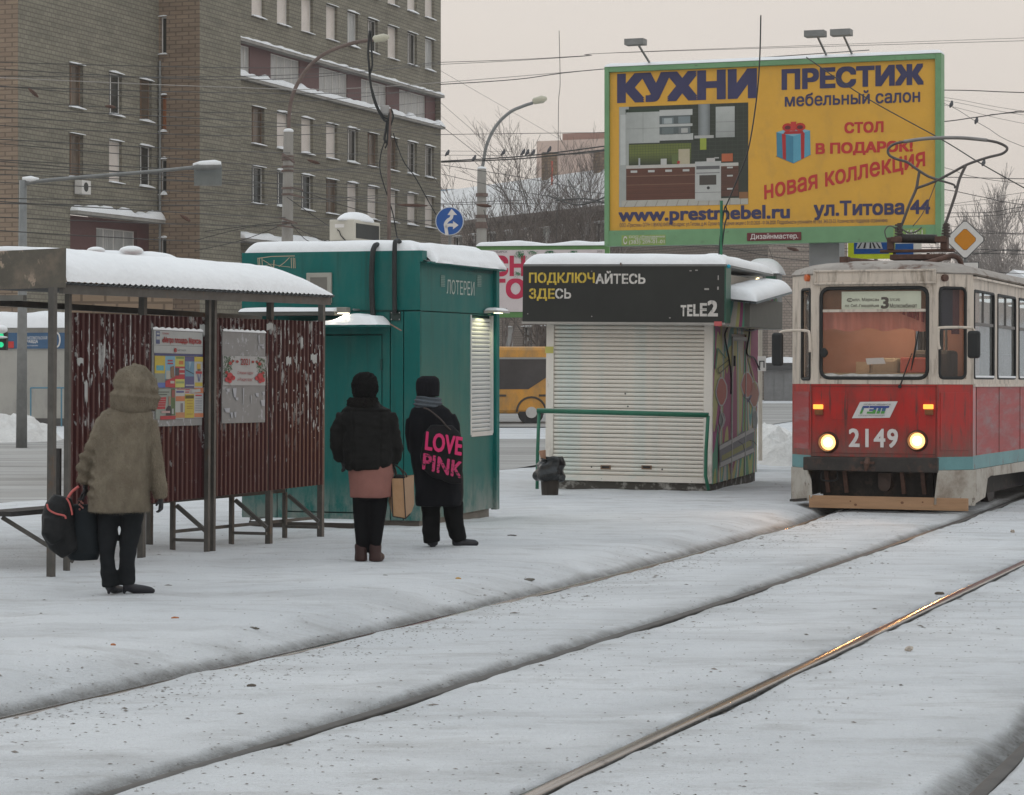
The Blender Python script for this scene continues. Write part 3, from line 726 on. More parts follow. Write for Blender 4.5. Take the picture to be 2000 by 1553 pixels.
# far low snowy houses at the right, behind the tram
for i, (pxx, dd, wd, zz, rh, lab) in enumerate(((1858, 170, 5, 2.7, 1.6, 'far wooden house with a snowy gabled roof seen over the tram roof'), (1928, 150, 3.6, 4.2, 1.4, 'small dark gabled roof poking through snow above the tram side windows'))):
    q = P(pxx, 698, dd); o = thing('snowy_house', lab, 'building', TR(q.x, q.y, -.5, R(-30)))
    zz += 2.0
    MB().box(0, wd, 0, 6, 0, zz).build('wall', mat('house_wall', (.14,.12,.11), var=.3), o)
    r_ = MB(); r_.prism([(-.5, zz), (wd+.5, zz), (wd/2, zz+rh)], 1, -.5, 6.5); r_.build('roof', SNOW, o)
q = P(1990, 698, 200)
hills = MB(); vs = []; n = 40
for j in range(9):
    for i in range(n+1):
        x = 25+i*3.2; y = 185+j*9; z = 1.2+min(j, 6)*1.15*(.8+.3*noise.noise(Vector((x*.05, y*.05, 1))))*min(1, i/5); vs.append((x, y, z-1.5))
hills.add(vs, [(j*(n+1)+i, j*(n+1)+i+1, (j+1)*(n+1)+i+1, (j+1)*(n+1)+i) for j in range(8) for i in range(n)])
tag(hills.build('snowy_slope', SNOW, None, smooth=True), 'snowy slope behind the trees at the right', None, None, 'structure')

# ============================================================ bare trees
BARK = mat('bark', (.17,.145,.13), rough=.9, var=.3, scale=6)
BARKF = mat('bark_frosted', (.30,.27,.25), rough=.9, var=.25, scale=6)
def tree(X, Y, h, seed, label, m=BARK, rad=.13, spread=.55, levels=5, lean=0, group=None, low=.25, kids=(3, 4), twig=.014):
    rnd = random.Random(seed); root = thing('bare_tree', label, 'tree', TR(X, Y, G(X, Y, False)-.1), group)
    tk = MB(); br = MB()
    def grow(p, d, ln, r, lv):
        n = 4 if lv > 1 else 3; pts = [p]; q = p.copy(); dd = d.copy()
        for i in range(n):
            dd = (dd+Vector((rnd.gauss(0, .10), rnd.gauss(0, .10), rnd.gauss(.02, .05)))).normalized(); q = q+dd*ln/n; pts.append(q.copy())
        rr = [max(twig*.8, r*(1-.5*i/n)) for i in range(n+1)]
        (tk if lv == levels else br).tube(pts, rr, 5 if lv > 2 else 3, cap=False)
        if lv == 0: return
        cnt = rnd.randint(*kids)+(2 if lv == levels else 0)
        for k in range(cnt):
            t = low+(1-low)*(k+rnd.random())/cnt if lv == levels else .25+.75*(k+rnd.random())/cnt
            i = min(n-1, int(t*n)); b = pts[i].lerp(pts[i+1], t*n-i)
            ax = Vector((rnd.gauss(0, 1), rnd.gauss(0, 1), rnd.gauss(0, .3))); ax = (ax-ax.dot(d)*d).normalized()
            nd = (d*math.cos(spread)+ax*math.sin(spread)*rnd.uniform(.7, 1.3)); nd.z += .12; nd.normalize()
            grow(b, nd, ln*rnd.uniform(.48, .68), max(twig, r*rnd.uniform(.4, .55)), lv-1)
        grow(pts[-1], dd, ln*.6, r*.5, lv-1)
    grow(Vector((0,0,0)), Vector((lean, 0, 1)).normalized(), h*.5, rad, levels)
    tk.build('trunk', m, root, smooth=True); br.build('crown', m, root)
    return root
TS = [(905, 118, 9.5, 'young bare tree right behind the blue direction sign'), (985, 112, 10, 'bare tree just right of the concrete lamp pole'), (1040, 120, 12.5, 'tallest bare tree in front of the pink tower'),
      (1085, 128, 11.5, 'slim bare tree below the right part of the pink tower'), (1140, 116, 12, 'bare tree against the snowy roof at the billboard edge'), (1172, 124, 12.5, 'bare tree half hidden by the left edge of the billboard')]
for i, (px, dd, h, lb) in enumerate(TS):
    q = P(px, 698, dd); tree(q.x, q.y, h, 20+i, lb, lean=(.05, -.05, .02, .08, -.1, .05)[i], levels=5, kids=(2, 4), rad=.12, twig=.010, group='bare trees in front of the low brick building', spread=.5)
q = P(1036, 698, 90); tree(q.x, q.y, 4.2, 77, 'thick dark trunk standing behind the yellow bus below the white billboard', rad=.22, lean=.06, levels=3, twig=.03)
for i, (px, dd, h, lb) in enumerate([(1872, 150, 7.5, 'frosted birch over the tram roof beside the yellow diamond sign'), (1908, 170, 10, 'frosted bare tree behind the tram, second from the diamond sign'), (1950, 160, 11.5, 'tall frosted bare tree in the clump at the right edge'),
                                (1985, 155, 12.5, 'tallest frosted bare tree cut by the right edge'), (1850, 165, 9, 'thin frosted tree right of the billboard post')]):
    q = P(px, 698, dd); tree(q.x, q.y, h, 50+i, lb, m=BARKF, rad=.10, levels=5, twig=.016, spread=.42, group='frosted trees behind the tram')
# ============================================================ billboard
GREENP = mat('billboard_green', (.155,.31,.16), rough=.5, var=.12, scale=2, dirt=((.10,.09,.07), .68, 7, (1,1,1)))
NAVY = mat('print_navy', (.042,.042,.105), rough=.5, var=.1); REDP = mat('print_red', (.48,.035,.03), rough=.5, var=.1)
WHITEP = mat('print_white', (.66,.63,.60), rough=.5, var=.05); BLACKP = mat('print_black', (.03,.03,.03), rough=.5)
YEL = mat('poster_yellow', (.66,.36,.045), rough=.42, var=.06, scale=1.5, bump=.35, bscale=2.2, dirt=((.50,.29,.06), .62, 1.3, (1,1,.5), .1), bdist=.05)
q = P(1510, 698, 45); MBB = TR(q.x, q.y, 0, R(-20)); bb = thing('billboard', 'large yellow furniture billboard in a green frame on a grey post', 'billboard', MBB)
o0 = onp(MBB, 1, 0, 1183, 300)[0]; o1 = onp(MBB, 1, 0, 1840, 300)[0]
zb, zt_ = onp(MBB, 1, 0, 1512, 476)[2], onp(MBB, 1, 0, 1512, 118)[2]
i0, i1 = onp(MBB, 1, 0, 1192, 300)[0], onp(MBB, 1, 0, 1828, 300)[0]
iz0, iz1 = onp(MBB, 1, 0, 1512, 445)[2], onp(MBB, 1, 0, 1512, 129)[2]
MB().box(i0, i1, -.02, .02, iz0, iz1).build('poster', YEL, bb)
m_ = MB(); m_.box(o0, i0, -.09, .25, zb, zt_); m_.build('frame_side', GREENP, bb, bevel=.01)
m_ = MB(); m_.box(i1, o1, -.09, .25, zb, zt_); m_.build('frame_side', GREENP, bb, bevel=.01)
m_ = MB(); m_.box(i0, i1, -.09, .25, iz1, zt_-.003); m_.build('frame_top', GREENP, bb, bevel=.01)
m_ = MB(); m_.box(i0, i1, -.075, .25, zb+.003, iz0); m_.build('frame_skirt', GREENP, bb)
m_ = MB(); m_.box(i0, i1, .02, .24, iz0, iz1); m_.build('back_panel', META, bb)
snowcap(bb, o0, o1, -.1, .27, zt_, .07, seed=4, r=.1, nx=60, ny=5)
xp = onp(MBB, 1, .4, 1612, 560)[0]
m_ = MB(); m_.box(xp-.28, xp+.28, .3, .75, -.6, zb+1.2); m_.build('post', mat('post_grey', (.26,.27,.28), rough=.5, var=.1), bb)
for px in (1270, 1615, 1665):
    x = onp(MBB, 1, 0, px, 112)[0]; m_ = MB(); m_.bar((x, .1, zt_), (x, -.9, zt_+.35), .03); m_.box(x-.18, x+.18, -1.05, -.8, zt_+.27, zt_+.38); m_.build('floodlight', META, bb)
def BT(body, x0, y0, x1, y1, m, bold=0, shear=0, rot=0, off=.026, sp=1): return lettering(body, lbox(MBB, 1, 0, x0, y0, x1, y1), 0, m, bb, off=off, bold=bold, shear=shear, rot=rot, space=sp)
BT('КУХНИ', 1211, 143, 1474, 193, NAVY, bold=.085)
BT('ПРЕСТИЖ', 1530, 132, 1802, 169, NAVY, bold=.07)
BT('мебельный салон', 1534, 178, 1797, 204, NAVY, bold=.025)
BT('СТОЛ', 1651, 239, 1725, 259, REDP, bold=.06)
BT('В ПОДАРОК!', 1595, 278, 1782, 302, REDP, bold=.05)
BT('новая коллекция', 1490, 330, 1812, 364, REDP, bold=.028, shear=.2, rot=R(10.3))
BT('www.prestmebel.ru', 1210, 404, 1542, 437, NAVY, bold=.035)
BT('ул.Титова 44', 1591, 392, 1816, 427, NAVY, bold=.035)
BT('ООО «Престиж» ОГРН 1185476210470. Юр.адрес: ул.Титова, д.44. Сроки проведения акции с 01.03.2020 - 01.06.2020. Подробности уточняйте по тел. 343-33-33. Количество подарков ограничено', 1211, 431, 1734, 441, NAVY)
m_ = MB(); m_.box(*lbox(MBB, 1, -.08, 1459, 454, 1565, 470)[:2], -.095, -.076, *lbox(MBB, 1, -.08, 1459, 454, 1565, 470)[2:]); m_.build('name_plate', mat('maroon_plate', (.13,.02,.025), rough=.4), bb, bevel=.01)
lettering('Дизайнмастер.', lbox(MBB, 1, -.095, 1466, 456, 1559, 469), -.095, WHITEP, bb, bold=.01)
pl = Print(MBB, 1, -.075); pl.rect(1214, 459, 1300, 479, (.25,.36,.10)); pl.build('plate', bb); pl = Print(MBB, 1, -.075); pl.rect(1745, 446, 1808, 464, (.22,.36,.10)); pl.build('plate', bb)
lettering('(383) 209-01-01', lbox(MBB, 1, -.075, 1229, 469, 1298, 478), -.075, WHITEP, bb, off=.012)
lettering('ООО «Рекламные', lbox(MBB, 1, -.075, 1229, 460, 1299, 464.5), -.075, WHITEP, bb, off=.012)
lettering('технологии»', lbox(MBB, 1, -.075, 1240, 465, 1284, 468.5), -.075, WHITEP, bb, off=.012)
lettering('С', lbox(MBB, 1, -.075, 1218, 462, 1225, 477), -.075, WHITEP, bb, off=.012, bold=.02, name='telephone_mark')
lettering('656-1', lbox(MBB, 1, -.075, 1770, 449, 1802, 458), -.075, WHITEP, bb, off=.012)
# kitchen picture (flat print)
k = Print(MBB, 1, -.02, off=.004); k.region(1000, 100, 1475, 900)   # own picture coordinates below
k.map = ((195, 410, 1172, 1185), lbox(MBB, 1, 0, 1210, 205, 1462, 402))
K = k.rect
K(195,410,1172,1185,(.035,.042,.03)); K(195,410,270,1185,(.36,.38,.36),1); K(205,470,245,860,(.50,.52,.50),2); K(245,430,500,470,(.03,.05,.03),1)
for i in range(14): K(505+i*0, 440+i*32, 1172, 443+i*32, (.06,.07,.055), 1)
for i in range(16): K(505+i*42, 410, 508+i*42, 860, (.055,.065,.05), 1)
K(250,455,505,695,(.42,.44,.42),3); K(378,455,381,690,(.25,.27,.25),4); K(250,580,505,583,(.25,.27,.25),4)
K(505,445,755,490,(.50,.51,.49),3); K(505,555,755,575,(.48,.49,.47),4); K(505,630,760,680,(.46,.47,.45),3); K(505,490,740,635,(.10,.12,.12),3)
K(525,505,612,552,(.2,.24,.25),5); K(648,500,738,552,(.2,.24,.25),5); K(540,510,600,552,(.38,.42,.42),6); K(525,582,612,632,(.14,.17,.17),5); K(650,582,738,632,(.16,.18,.18),5); K(670,590,720,625,(.42,.42,.40),6)
K(800,410,885,650,(.22,.24,.24),3); K(770,650,915,672,(.42,.42,.40),4); K(930,435,1072,670,(.40,.42,.40),3); K(930,550,1072,553,(.2,.2,.2),4); K(930,625,1072,628,(.2,.2,.2),4)
K(270,705,745,870,(.085,.105,.035),2)
K(270,705,745,760,(.14,.17,.04),3); K(812,672,860,760,(.30,.36,.05),4)
K(250,865,1100,890,(.50,.48,.44),5); K(250,885,775,1135,(.115,.045,.028),4); K(250,948,775,952,(.25,.15,.1),5); K(250,1015,775,1018,(.25,.15,.1),5); K(970,870,1100,1120,(.10,.045,.03),4)
for x in (285, 418, 550, 682): K(x, 905, x+50, 922, (.5,.5,.48), 6)
for y in (895, 958, 1058): K(1015, y, 1058, y+12, (.5,.5,.48), 6)
K(775,850,970,1150,(.46,.47,.45),6); K(785,885,960,910,(.12,.12,.12),7); K(785,935,960,942,(.2,.2,.2),7); K(808,955,935,1030,(.07,.06,.05),7); K(775,1085,970,1089,(.2,.2,.2),7)
k.poly([(875+12*math.cos(t*.6283), 1053+12*math.sin(t*.6283)) for t in range(10)], (.03,.03,.03), 8)
K(650,750,735,865,(.45,.40,.28),6); K(862,825,925,855,(.5,.48,.46),7); K(920,820,955,830,(.4,.4,.38),7); K(975,795,1058,855,(.45,.12,.05),6); K(515,820,560,865,(.5,.5,.48),6); K(345,810,358,880,(.4,.42,.42),6)
K(600,790,648,862,(.12,.16,.05),6); K(640,840,660,862,(.4,.03,.03),7); K(215,1135,1172,1185,(.44,.43,.38),3)
for i in range(12): k.poly([(230+i*80,1185),(238+i*80,1185),(262+i*78,1140),(256+i*78,1140)], (.3,.28,.24), 4)
K(1105,1090,1172,1140,(.25,.12,.05),5)
rk = random.Random(2)
for i in range(11): t = i/10; K(272, 762+i*9.6, 743, 771.6+i*9.6, (.15*(1-t)+.035*t, .18*(1-t)+.045*t, .045*(1-t)+.025*t), 3.2)
for i in range(23): K(272+i*21, 707, 273.5+i*21, 868, (.05,.06,.03), 3.6)
for i in range(8): K(272, 720+i*20, 743, 721.5+i*20, (.05,.06,.03), 3.6)
for i in range(34): y = 888+i*7.2; c_ = rk.uniform(.7, 1.25); K(252, y, 773, y+rk.uniform(2, 6), (.115*c_, .045*c_, .028*c_), 4.3)
for i in range(16): y = 895+i*13.5; c_ = rk.uniform(.6, 1.2); K(972, y, 1098, y+6, (.10*c_, .045*c_, .03*c_), 4.3)
for i in range(9): t = i/8; K(802+i*9, 412, 811+i*9, 648, tuple(v*(.75+.5*math.sin(math.pi*t)) for v in (.22,.24,.24)), 3.4)
for i in range(8): t = i/7; K(252+i*31, 457, 283+i*31, 693, tuple(v*(.86+.2*t) for v in (.42,.44,.42)), 3.4)
for i in range(12): t = i/11; K(932, 437+i*19.3, 1070, 456.5+i*19.3, tuple(v*(1.12-.28*t) for v in (.40,.42,.40)), 3.4)
K(378,455,381,690,(.25,.27,.25),4.5); K(250,580,505,583,(.25,.27,.25),4.5); K(930,550,1072,553,(.2,.2,.2),4.6); K(930,625,1072,628,(.2,.2,.2),4.6)
k.build('kitchen_picture', bb)
# gift box picture
g = Print(MBB, 1, -.02, off=.004); g.map = ((130, 520, 405, 850), lbox(MBB, 1, 0, 1515, 236, 1585, 320))
g.poly([(130,790),(270,850),(405,785),(270,740)], (.30,.16,.03), 0)
g.poly([(138,605),(268,640),(268,848),(142,790)], (.05,.22,.33), 1); g.poly([(268,640),(396,600),(400,785),(268,848)], (.10,.34,.46), 1); g.poly([(138,605),(268,570),(396,600),(268,640)], (.22,.45,.55), 1)
g.poly([(180,618),(210,626),(212,820),(188,808)], (.42,.02,.02), 2); g.poly([(325,625),(355,615),(352,808),(328,818)], (.42,.02,.02), 2)
for cx in (225, 320):
    g.poly([(cx+42*math.cos(t*.5236), 570+32*math.sin(t*.5236)) for t in range(12)], (.5,.03,.02), 3); g.poly([(cx+24*math.cos(t*.5236), 572+16*math.sin(t*.5236)) for t in range(12)], (.12,.02,.02), 4)
g.poly([(248,528),(292,528),(285,598),(252,598)], (.55,.04,.03), 4); g.poly([(205,600),(340,600),(355,622),(190,622)], (.40,.02,.02), 3)
g.build('gift_picture', bb)

# ============================================================ second poster board behind the kiosks
q = P(1065, 698, 58); MP_ = TR(q.x, q.y, 0, R(-8)); pb = thing('poster_board', 'white poster board with crimson letters and fir sprigs behind the kiosks', 'billboard', MP_)
b0 = lbox(MP_, 1, 0, 930, 480, 1190, 620)
MB().box(*b0[:2], 0, .18, *b0[2:]).build('frame', mat('board_green', (.11,.25,.08), rough=.5, var=.15), pb, bevel=.01)
b1 = lbox(MP_, 1, 0, 938, 488, 1181, 609); MB().box(*b1[:2], -.02, 0, *b1[2:]).build('poster', mat('poster_white', (.62,.55,.55), rough=.5, var=.04), pb)
CRIM = mat('print_crimson', (.48,.02,.07), rough=.5)
for bd, x0, y0, x1, y1 in (('СН', 962, 501, 1024, 538), ('ГО', 962, 546, 1024, 582), ):
    lettering(bd, lbox(MP_, 1, -.02, x0, y0, x1, y1), -.02, CRIM, pb, bold=.06)
lettering('НОВОСИБИРСК', lbox(MP_, 1, -.02, 944, 490, 991, 494), -.02, BLACKP, pb)
lettering('2021', lbox(MP_, 1, -.02, 977, 602, 990, 606.5), -.02, BLACKP, pb); lettering('2021', lbox(MP_, 1, -.02, 1166, 489, 1178, 493), -.02, BLACKP, pb)
fs_ = Print(MP_, 1, -.02, off=.01); rnd = random.Random(5)
for cx, cy, n, s_ in ((1015, 497, 60, 13), (1012, 533, 36, 9), (1075, 490, 60, 10), (1120, 492, 60, 9), (1040, 492, 40, 9)):
    for i in range(n):
        a = rnd.uniform(0, 6.28); x = cx+rnd.gauss(0, s_*.4); y = cy+rnd.gauss(0, s_*.3)
        y = max(490, y); dx, dy = math.cos(a)*s_*.5, abs(math.sin(a))*s_*.45
        fs_.poly([(x-.7, y), (x+.7, y), (x+dx, y+dy)], (.02, rnd.uniform(.12, .22), .06), 1+i % 3)
fs_.build('fir_sprig_print', pb)['kind'] = 'stuff'
snowcap(pb, b0[0], b0[1], -.05, .25, b0[3], .10, seed=8, r=.12, nx=60, ny=5, amp=1.2)
for px in (1100, 1150):
    x = onp(MP_, 1, .3, px, 600)[0]; MB().box(x-.08, x+.08, .19, .35, -.6, b0[2]+1).build('post', META, pb)

# ============================================================ poles, lamps, signs
def zg(X, Y): return G(X, Y, False)
RUSTY = mat('rusty_arm', (.14,.10,.085), rough=.7, var=.3, scale=5)
def curve(pts, n=8):
    out = []; m = len(pts)
    P_ = [Vector(p) for p in pts]
    for i in range(m-1):
        p0, p1, p2, p3 = P_[max(i-1, 0)], P_[i], P_[i+1], P_[min(i+2, m-1)]
        for k in range(n):
            t = k/n; out.append(.5*((2*p1)+(p2-p0)*t+(2*p0-5*p1+4*p2-p3)*t*t+(3*p1-p0-3*p2+p3)*t**3))
    out.append(P_[-1]); return out
# right lamp pole
def W(o, v): return o.matrix_world.inverted() @ v
q = P(940, 698, 75); lp = thing('street_lamp', 'concrete lamp pole with a curved grey arm against the open sky', 'street lamp', TR(q.x, q.y, zg(q.x, q.y)))
top_ = W(lp, P(941, 330, 75)); m_ = MB(); m_.tube([(0,0,-.3), (0,0,top_.z*.5), top_], [.20, .175, .135], 14); m_.build('pole', CONC, lp, smooth=False, auto=R(40))
m_ = MB(); m_.tube([W(lp, v) for v in curve([P(941,332,75), P(944,318,75), P(951,282,75), P(969,246,75), P(995,220,75), P(1020,208,75), P(1041,201,75)])], [.10]*4+[.05]*45, 8); m_.build('arm', META, lp, smooth=True)
a, b = W(lp, P(1040, 198.5, 75)), W(lp, P(1068, 192, 75)); m_ = MB(); m_.tube([a, a.lerp(b,.1), a.lerp(b,.7), b], [(.05,.05),(.10,.08),(.12,.09),(.05,.04)], 10); m_.build('lamp_head', mat('lamp_cream', (.48,.46,.36), rough=.4), lp, smooth=True)
m_ = MB(); a = W(lp, P(941, 329, 75)); m_.ball((a.x, a.y, a.z), (.14,.14,.06)); m_.build('snow_cover', SNOW, lp, smooth=True)
for py in (381, 423, 437, 443):
    a = W(lp, P(941, py, 75)); m_ = MB(); m_.tube([a-Vector((0,0,.05)), a+Vector((0,0,.05))], .19, 14); m_.build('clamp', RUSTY, lp)
# left-centre concrete pole with rusty arm
q = P(562, 698, 72); lp = thing('street_lamp', 'concrete pole with a rusty curved arm in front of the dormitory windows', 'street lamp', TR(q.x, q.y, zg(q.x, q.y)))
top_ = W(lp, P(563.5, 258, 72)); m_ = MB(); m_.tube([(0,0,-.3), W(lp, P(561, 480, 72)), top_], [.21, .17, .14], 14); m_.build('pole', CONC, lp, auto=R(40))
m_ = MB(); m_.tube([W(lp, v) for v in curve([P(564,258,72), P(565,222,72), P(572,185,72), P(588,152,72), P(610,124,72), P(640,102,72), P(690,84,72), P(730,78,72)])], .055, 8); m_.build('arm', RUSTY, lp, smooth=True)
a, b = W(lp, P(728, 77, 72)), W(lp, P(760, 72, 72)); m_ = MB(); m_.tube([a, a.lerp(b,.1), a.lerp(b,.7), b], [(.05,.05),(.10,.08),(.12,.09),(.05,.04)], 10); m_.build('lamp_head', mat('lamp_cream', (.48,.46,.36)), lp, smooth=True)
a = W(lp, P(563.5, 256, 72)); m_ = MB(); m_.ball((a.x, a.y, a.z), (.15,.15,.08)); m_.build('snow_cover', SNOW, lp, smooth=True)
for py in (306, 312, 326, 334, 368, 380, 436):
    a = W(lp, P(562, py, 72)); m_ = MB(); m_.tube([a-Vector((0,0,.03)), a+Vector((0,0,.03))], .185, 14); m_.build('clamp', RUSTY, lp)
for (x0, y0, x1, y1) in ((568, 366, 592, 372), (568, 380, 594, 386), (545, 425, 580, 436), (541, 440, 585, 446), (552, 300, 575, 318)):
    m_ = MB(); m_.bar(W(lp, P(x0, y0, 71.8)), W(lp, P(x1, y1, 71.6)), .05); m_.build('bracket', RUSTY, lp)
# left grey pole with long straight arm
q = P(42, 698, 60); lp = thing('street_lamp', 'grey steel pole with a long slanting arm and a snow topped lamp at far left', 'street lamp', TR(q.x, q.y, zg(q.x, q.y)))
m_ = MB(); m_.tube([(0,0,-.2), W(lp, P(43, 700, 60)), W(lp, P(45, 352, 60))], [.14,.125,.09], 12); m_.build('pole', META, lp, smooth=True)
m_ = MB(); m_.tube([W(lp, v) for v in curve([P(46,360,60), P(75,354,60), P(150,347,60), P(250,339,60), P(330,332,60), P(378,327,60)])], .045, 8); m_.build('arm', META, lp, smooth=True)
a, b = W(lp, P(374, 327, 60)), W(lp, P(432, 324, 60)); m_ = MB(); m_.tube([a, a.lerp(b,.2), a.lerp(b,.8), b], [(.04,.04),(.09,.06),(.10,.07),(.04,.04)], 10); m_.build('lamp_head', META, lp, smooth=True)
m_ = MB(); m_.tube([v+Vector((0,0,.055)) for v in (a.lerp(b,.05), a.lerp(b,.3), a.lerp(b,.8), b)], [(.04,.03),(.09,.05),(.10,.07),(.05,.03)], 10); m_.build('snow_cover', SNOW, lp, smooth=True)
m_ = MB(); a = W(lp, P(60, 350, 60)); m_.tube([a+Vector((-.2,0,0)), a, a+Vector((.2,0,0))], [.05,.08,.03], 8); m_.build('snow_cover', SNOW, lp, smooth=True)
# traffic sign seen from its back hanging near the lamp head
so_ = thing('hanging_sign', 'grey back of a rectangular sign hanging under the long lamp arm', 'sign', TR(*P(406, 342, 60.3)))
MB().box(-.34, .34, 0, .02, -.24, .24).build('panel', mat('sign_back', (.17,.185,.18), rough=.5), so_)
m_ = MB(); m_.bar((-.34,-.02,.25),(.34,-.02,.25), .03); m_.bar((-.34,-.02,-.25),(.34,-.02,-.25), .03); m_.build('rim', META, so_)
# round blue sign
BLUE = mat('sign_blue', (.01,.085,.32), rough=.35, var=.05)
q = P(878, 432, 56); sg = thing('direction_sign', 'round blue sign with white straight-on and right arrows above the teal kiosk', 'road sign', TR(q.x, q.y, q.z, R(-8)))
rr = 28*56/F
m_ = MB(); m_.prism([(rr*math.cos(t*R(10)), rr*math.sin(t*R(10))) for t in range(36)], 1, 0, .02); m_.build('plate', mat('sign_rim', (.5,.52,.55), rough=.4), sg)
m_ = MB(); m_.prism([(rr*.94*math.cos(t*R(10)), rr*.94*math.sin(t*R(10))) for t in range(36)], 1, -.003, 0); m_.build('face', BLUE, sg)
def px_s(pts): return [((x-878)/28*rr, -.0045, -(y-432)/28*rr) for x, y in pts]
def arrow(pts_c, wd):
    m_ = MB(); c = [Vector((x, 0, z)) for x, _, z in px_s(pts_c)]; cc = curve(c, 6); vs = []
    for i, p in enumerate(cc):
        t = (cc[min(i+1, len(cc)-1)]-cc[max(i-1, 0)]).normalized(); nn = Vector((-t.z, 0, t.x))*wd/2
        vs += [(p.x-nn.x, -.006, p.z-nn.z), (p.x+nn.x, -.006, p.z+nn.z)]
    m_.add(vs, [(2*i, 2*i+1, 2*i+3, 2*i+2) for i in range(len(cc)-1)]); return m_
m_ = arrow([(873,459),(871,446),(870,438),(874,431),(881,426),(883,419)], .075); m_.add(px_s([(874,420),(893,420),(882,408)]), [(0,1,2)]); m_.build('arrow', WHITEP, sg)
m_ = arrow([(870,445),(876,440),(887,440)], .07); m_.add([(x, -.008, z) for x, _, z in px_s([(885,432),(885,448),(896,440)])], [(0,1,2)]); m_.build('arrow', WHITEP, sg)
m_ = MB(); m_.tube([(0,.06,-4.2), (0,.06,.3)], .035, 8); m_.build('post', META, sg)
for px in (866, 884): m_ = MB(); x = (px-878)/28*rr; m_.bar((x, .03, rr*.85), (x, .03, rr*1.2), .02); m_.build('bracket', RUSTY, sg)
# priority road diamond
q = P(1885, 468, 50); dm = thing('diamond_sign', 'white bordered yellow diamond priority sign rising behind the tram roof', 'road sign', TR(q.x, q.y, q.z, R(-14)))
hd = 39*50/F
def dia(r_): return [(r_,0),(0,r_),(-r_,0),(0,-r_)]
def rdia(r_, c):
    out = []
    for k in range(4):
        a = R(90*k); nx_, nz_ = math.cos(a), math.sin(a)
        for s_ in (-1, 1):
            t = Vector((-nz_, nx_))*s_; out.append((nx_*(r_-c)+t.x*c*s_*s_ if False else nx_*(r_-c)+t.x*c, nz_*(r_-c)+t.y*c))
    return out
MB().prism(rdia(hd*1.02, .03), 1, 0, .025).build('plate', BLACKP, dm)
MB().prism(rdia(hd*.97, .03), 1, -.004, 0).build('face', WHITEP, dm)
MB().prism(rdia(hd*.60, .03), 1, -.008, -.004).build('rim', BLACKP, dm)
MB().prism(rdia(hd*.58, .03), 1, -.011, -.008).build('diamond', mat('sign_amber', (.58,.22,.012), rough=.4, var=.05), dm)
MB().box(-.06, .26, .0, .02, -.66, -.47).build('lower_plate', WHITEP, dm); MB().box(-.075, .275, .004, .03, -.675, -.455).build('lower_plate_rim', BLACKP, dm)
m_ = MB(); m_.tube([(0,.06,-5.2), (0,.06,.3)], .035, 8); m_.build('post', META, dm)
# crossing sign
MC_ = TR(*P(1700, 480, 47), R(-14)); cs_ = thing('crossing_sign', 'blue pedestrian crossing sign with a fluorescent yellow surround under the billboard', 'road sign', MC_)
b = lbox(MC_, 1, 0, 1656, 448, 1748, 506); m_ = MB(); m_.box(*b[:2], 0, .02, *b[2:]); m_.build('surround', mat('fluo_yellow', (.62,.72,.02), rough=.4), cs_, bevel=.008)
b = lbox(MC_, 1, 0, 1668, 455, 1736, 496); MB().box(*b[:2], -.006, 0, *b[2:]).build('face', BLUE, cs_)
pr = Print(MC_, 1, -.006); pr.poly([(1672,486),(1724,486),(1716,458),(1680,458)], (.6,.6,.6), 0)
for a_, b_ in (((1676,485),(1684,472)), ((1688,485),(1693,462)), ((1700,485),(1700,472)), ((1709,485),(1700,462)), ((1719,485),(1712,474))): pr.poly([(a_[0]-2,a_[1]),(a_[0]+2,a_[1]),(b_[0]+1,b_[1]),(b_[0]-1,b_[1])], (.02,.02,.02), 2)
pr.build('crossing_pictogram', cs_)
m_ = MB(); m_.tube([(.1,.05,-4.5),(.1,.05,.3)], .035, 8); m_.build('post', META, cs_)
m_ = MB(); MS_ = TR(*P(1770, 480, 48), R(-14)); ss = thing('street_sign', 'blue and white street board glimpsed between the pantograph springs', 'road sign', MS_)
b = lbox(MS_, 1, 0, 1742, 474, 1800, 502); MB().box(*b[:2], 0, .02, *b[2:]).build('plate', WHITEP, ss); b = lbox(MS_, 1, 0, 1744, 476, 1784, 500); MB().box(*b[:2], -.006, 0, *b[2:]).build('face', BLUE, ss)
m_ = MB(); m_.tube([(.25,.05,-4.5),(.25,.05,.1)], .03, 8); m_.build('post', META, ss)
# П sign beside the graffiti kiosk
MQ = TR(*P(1488, 710, 48), R(-5)); ps = thing('letter_sign', 'small white sign with the letter П on a pale post by the graffiti kiosk', 'sign', MQ)
b = lbox(MQ, 1, 0, 1480, 696, 1496, 725); MB().box(*b[:2], 0, .02, *b[2:]).build('plate', WHITEP, ps, bevel=.006)
lettering('П', lbox(MQ, 1, 0, 1483, 705, 1493, 718), 0, BLACKP, ps, bold=.02)
m_ = MB(); m_.tube([(-.03,.05,-1.9),(-.03,.05,1.2)], .04, 8); m_.build('post', mat('pale_post', (.5,.45,.38)), ps)

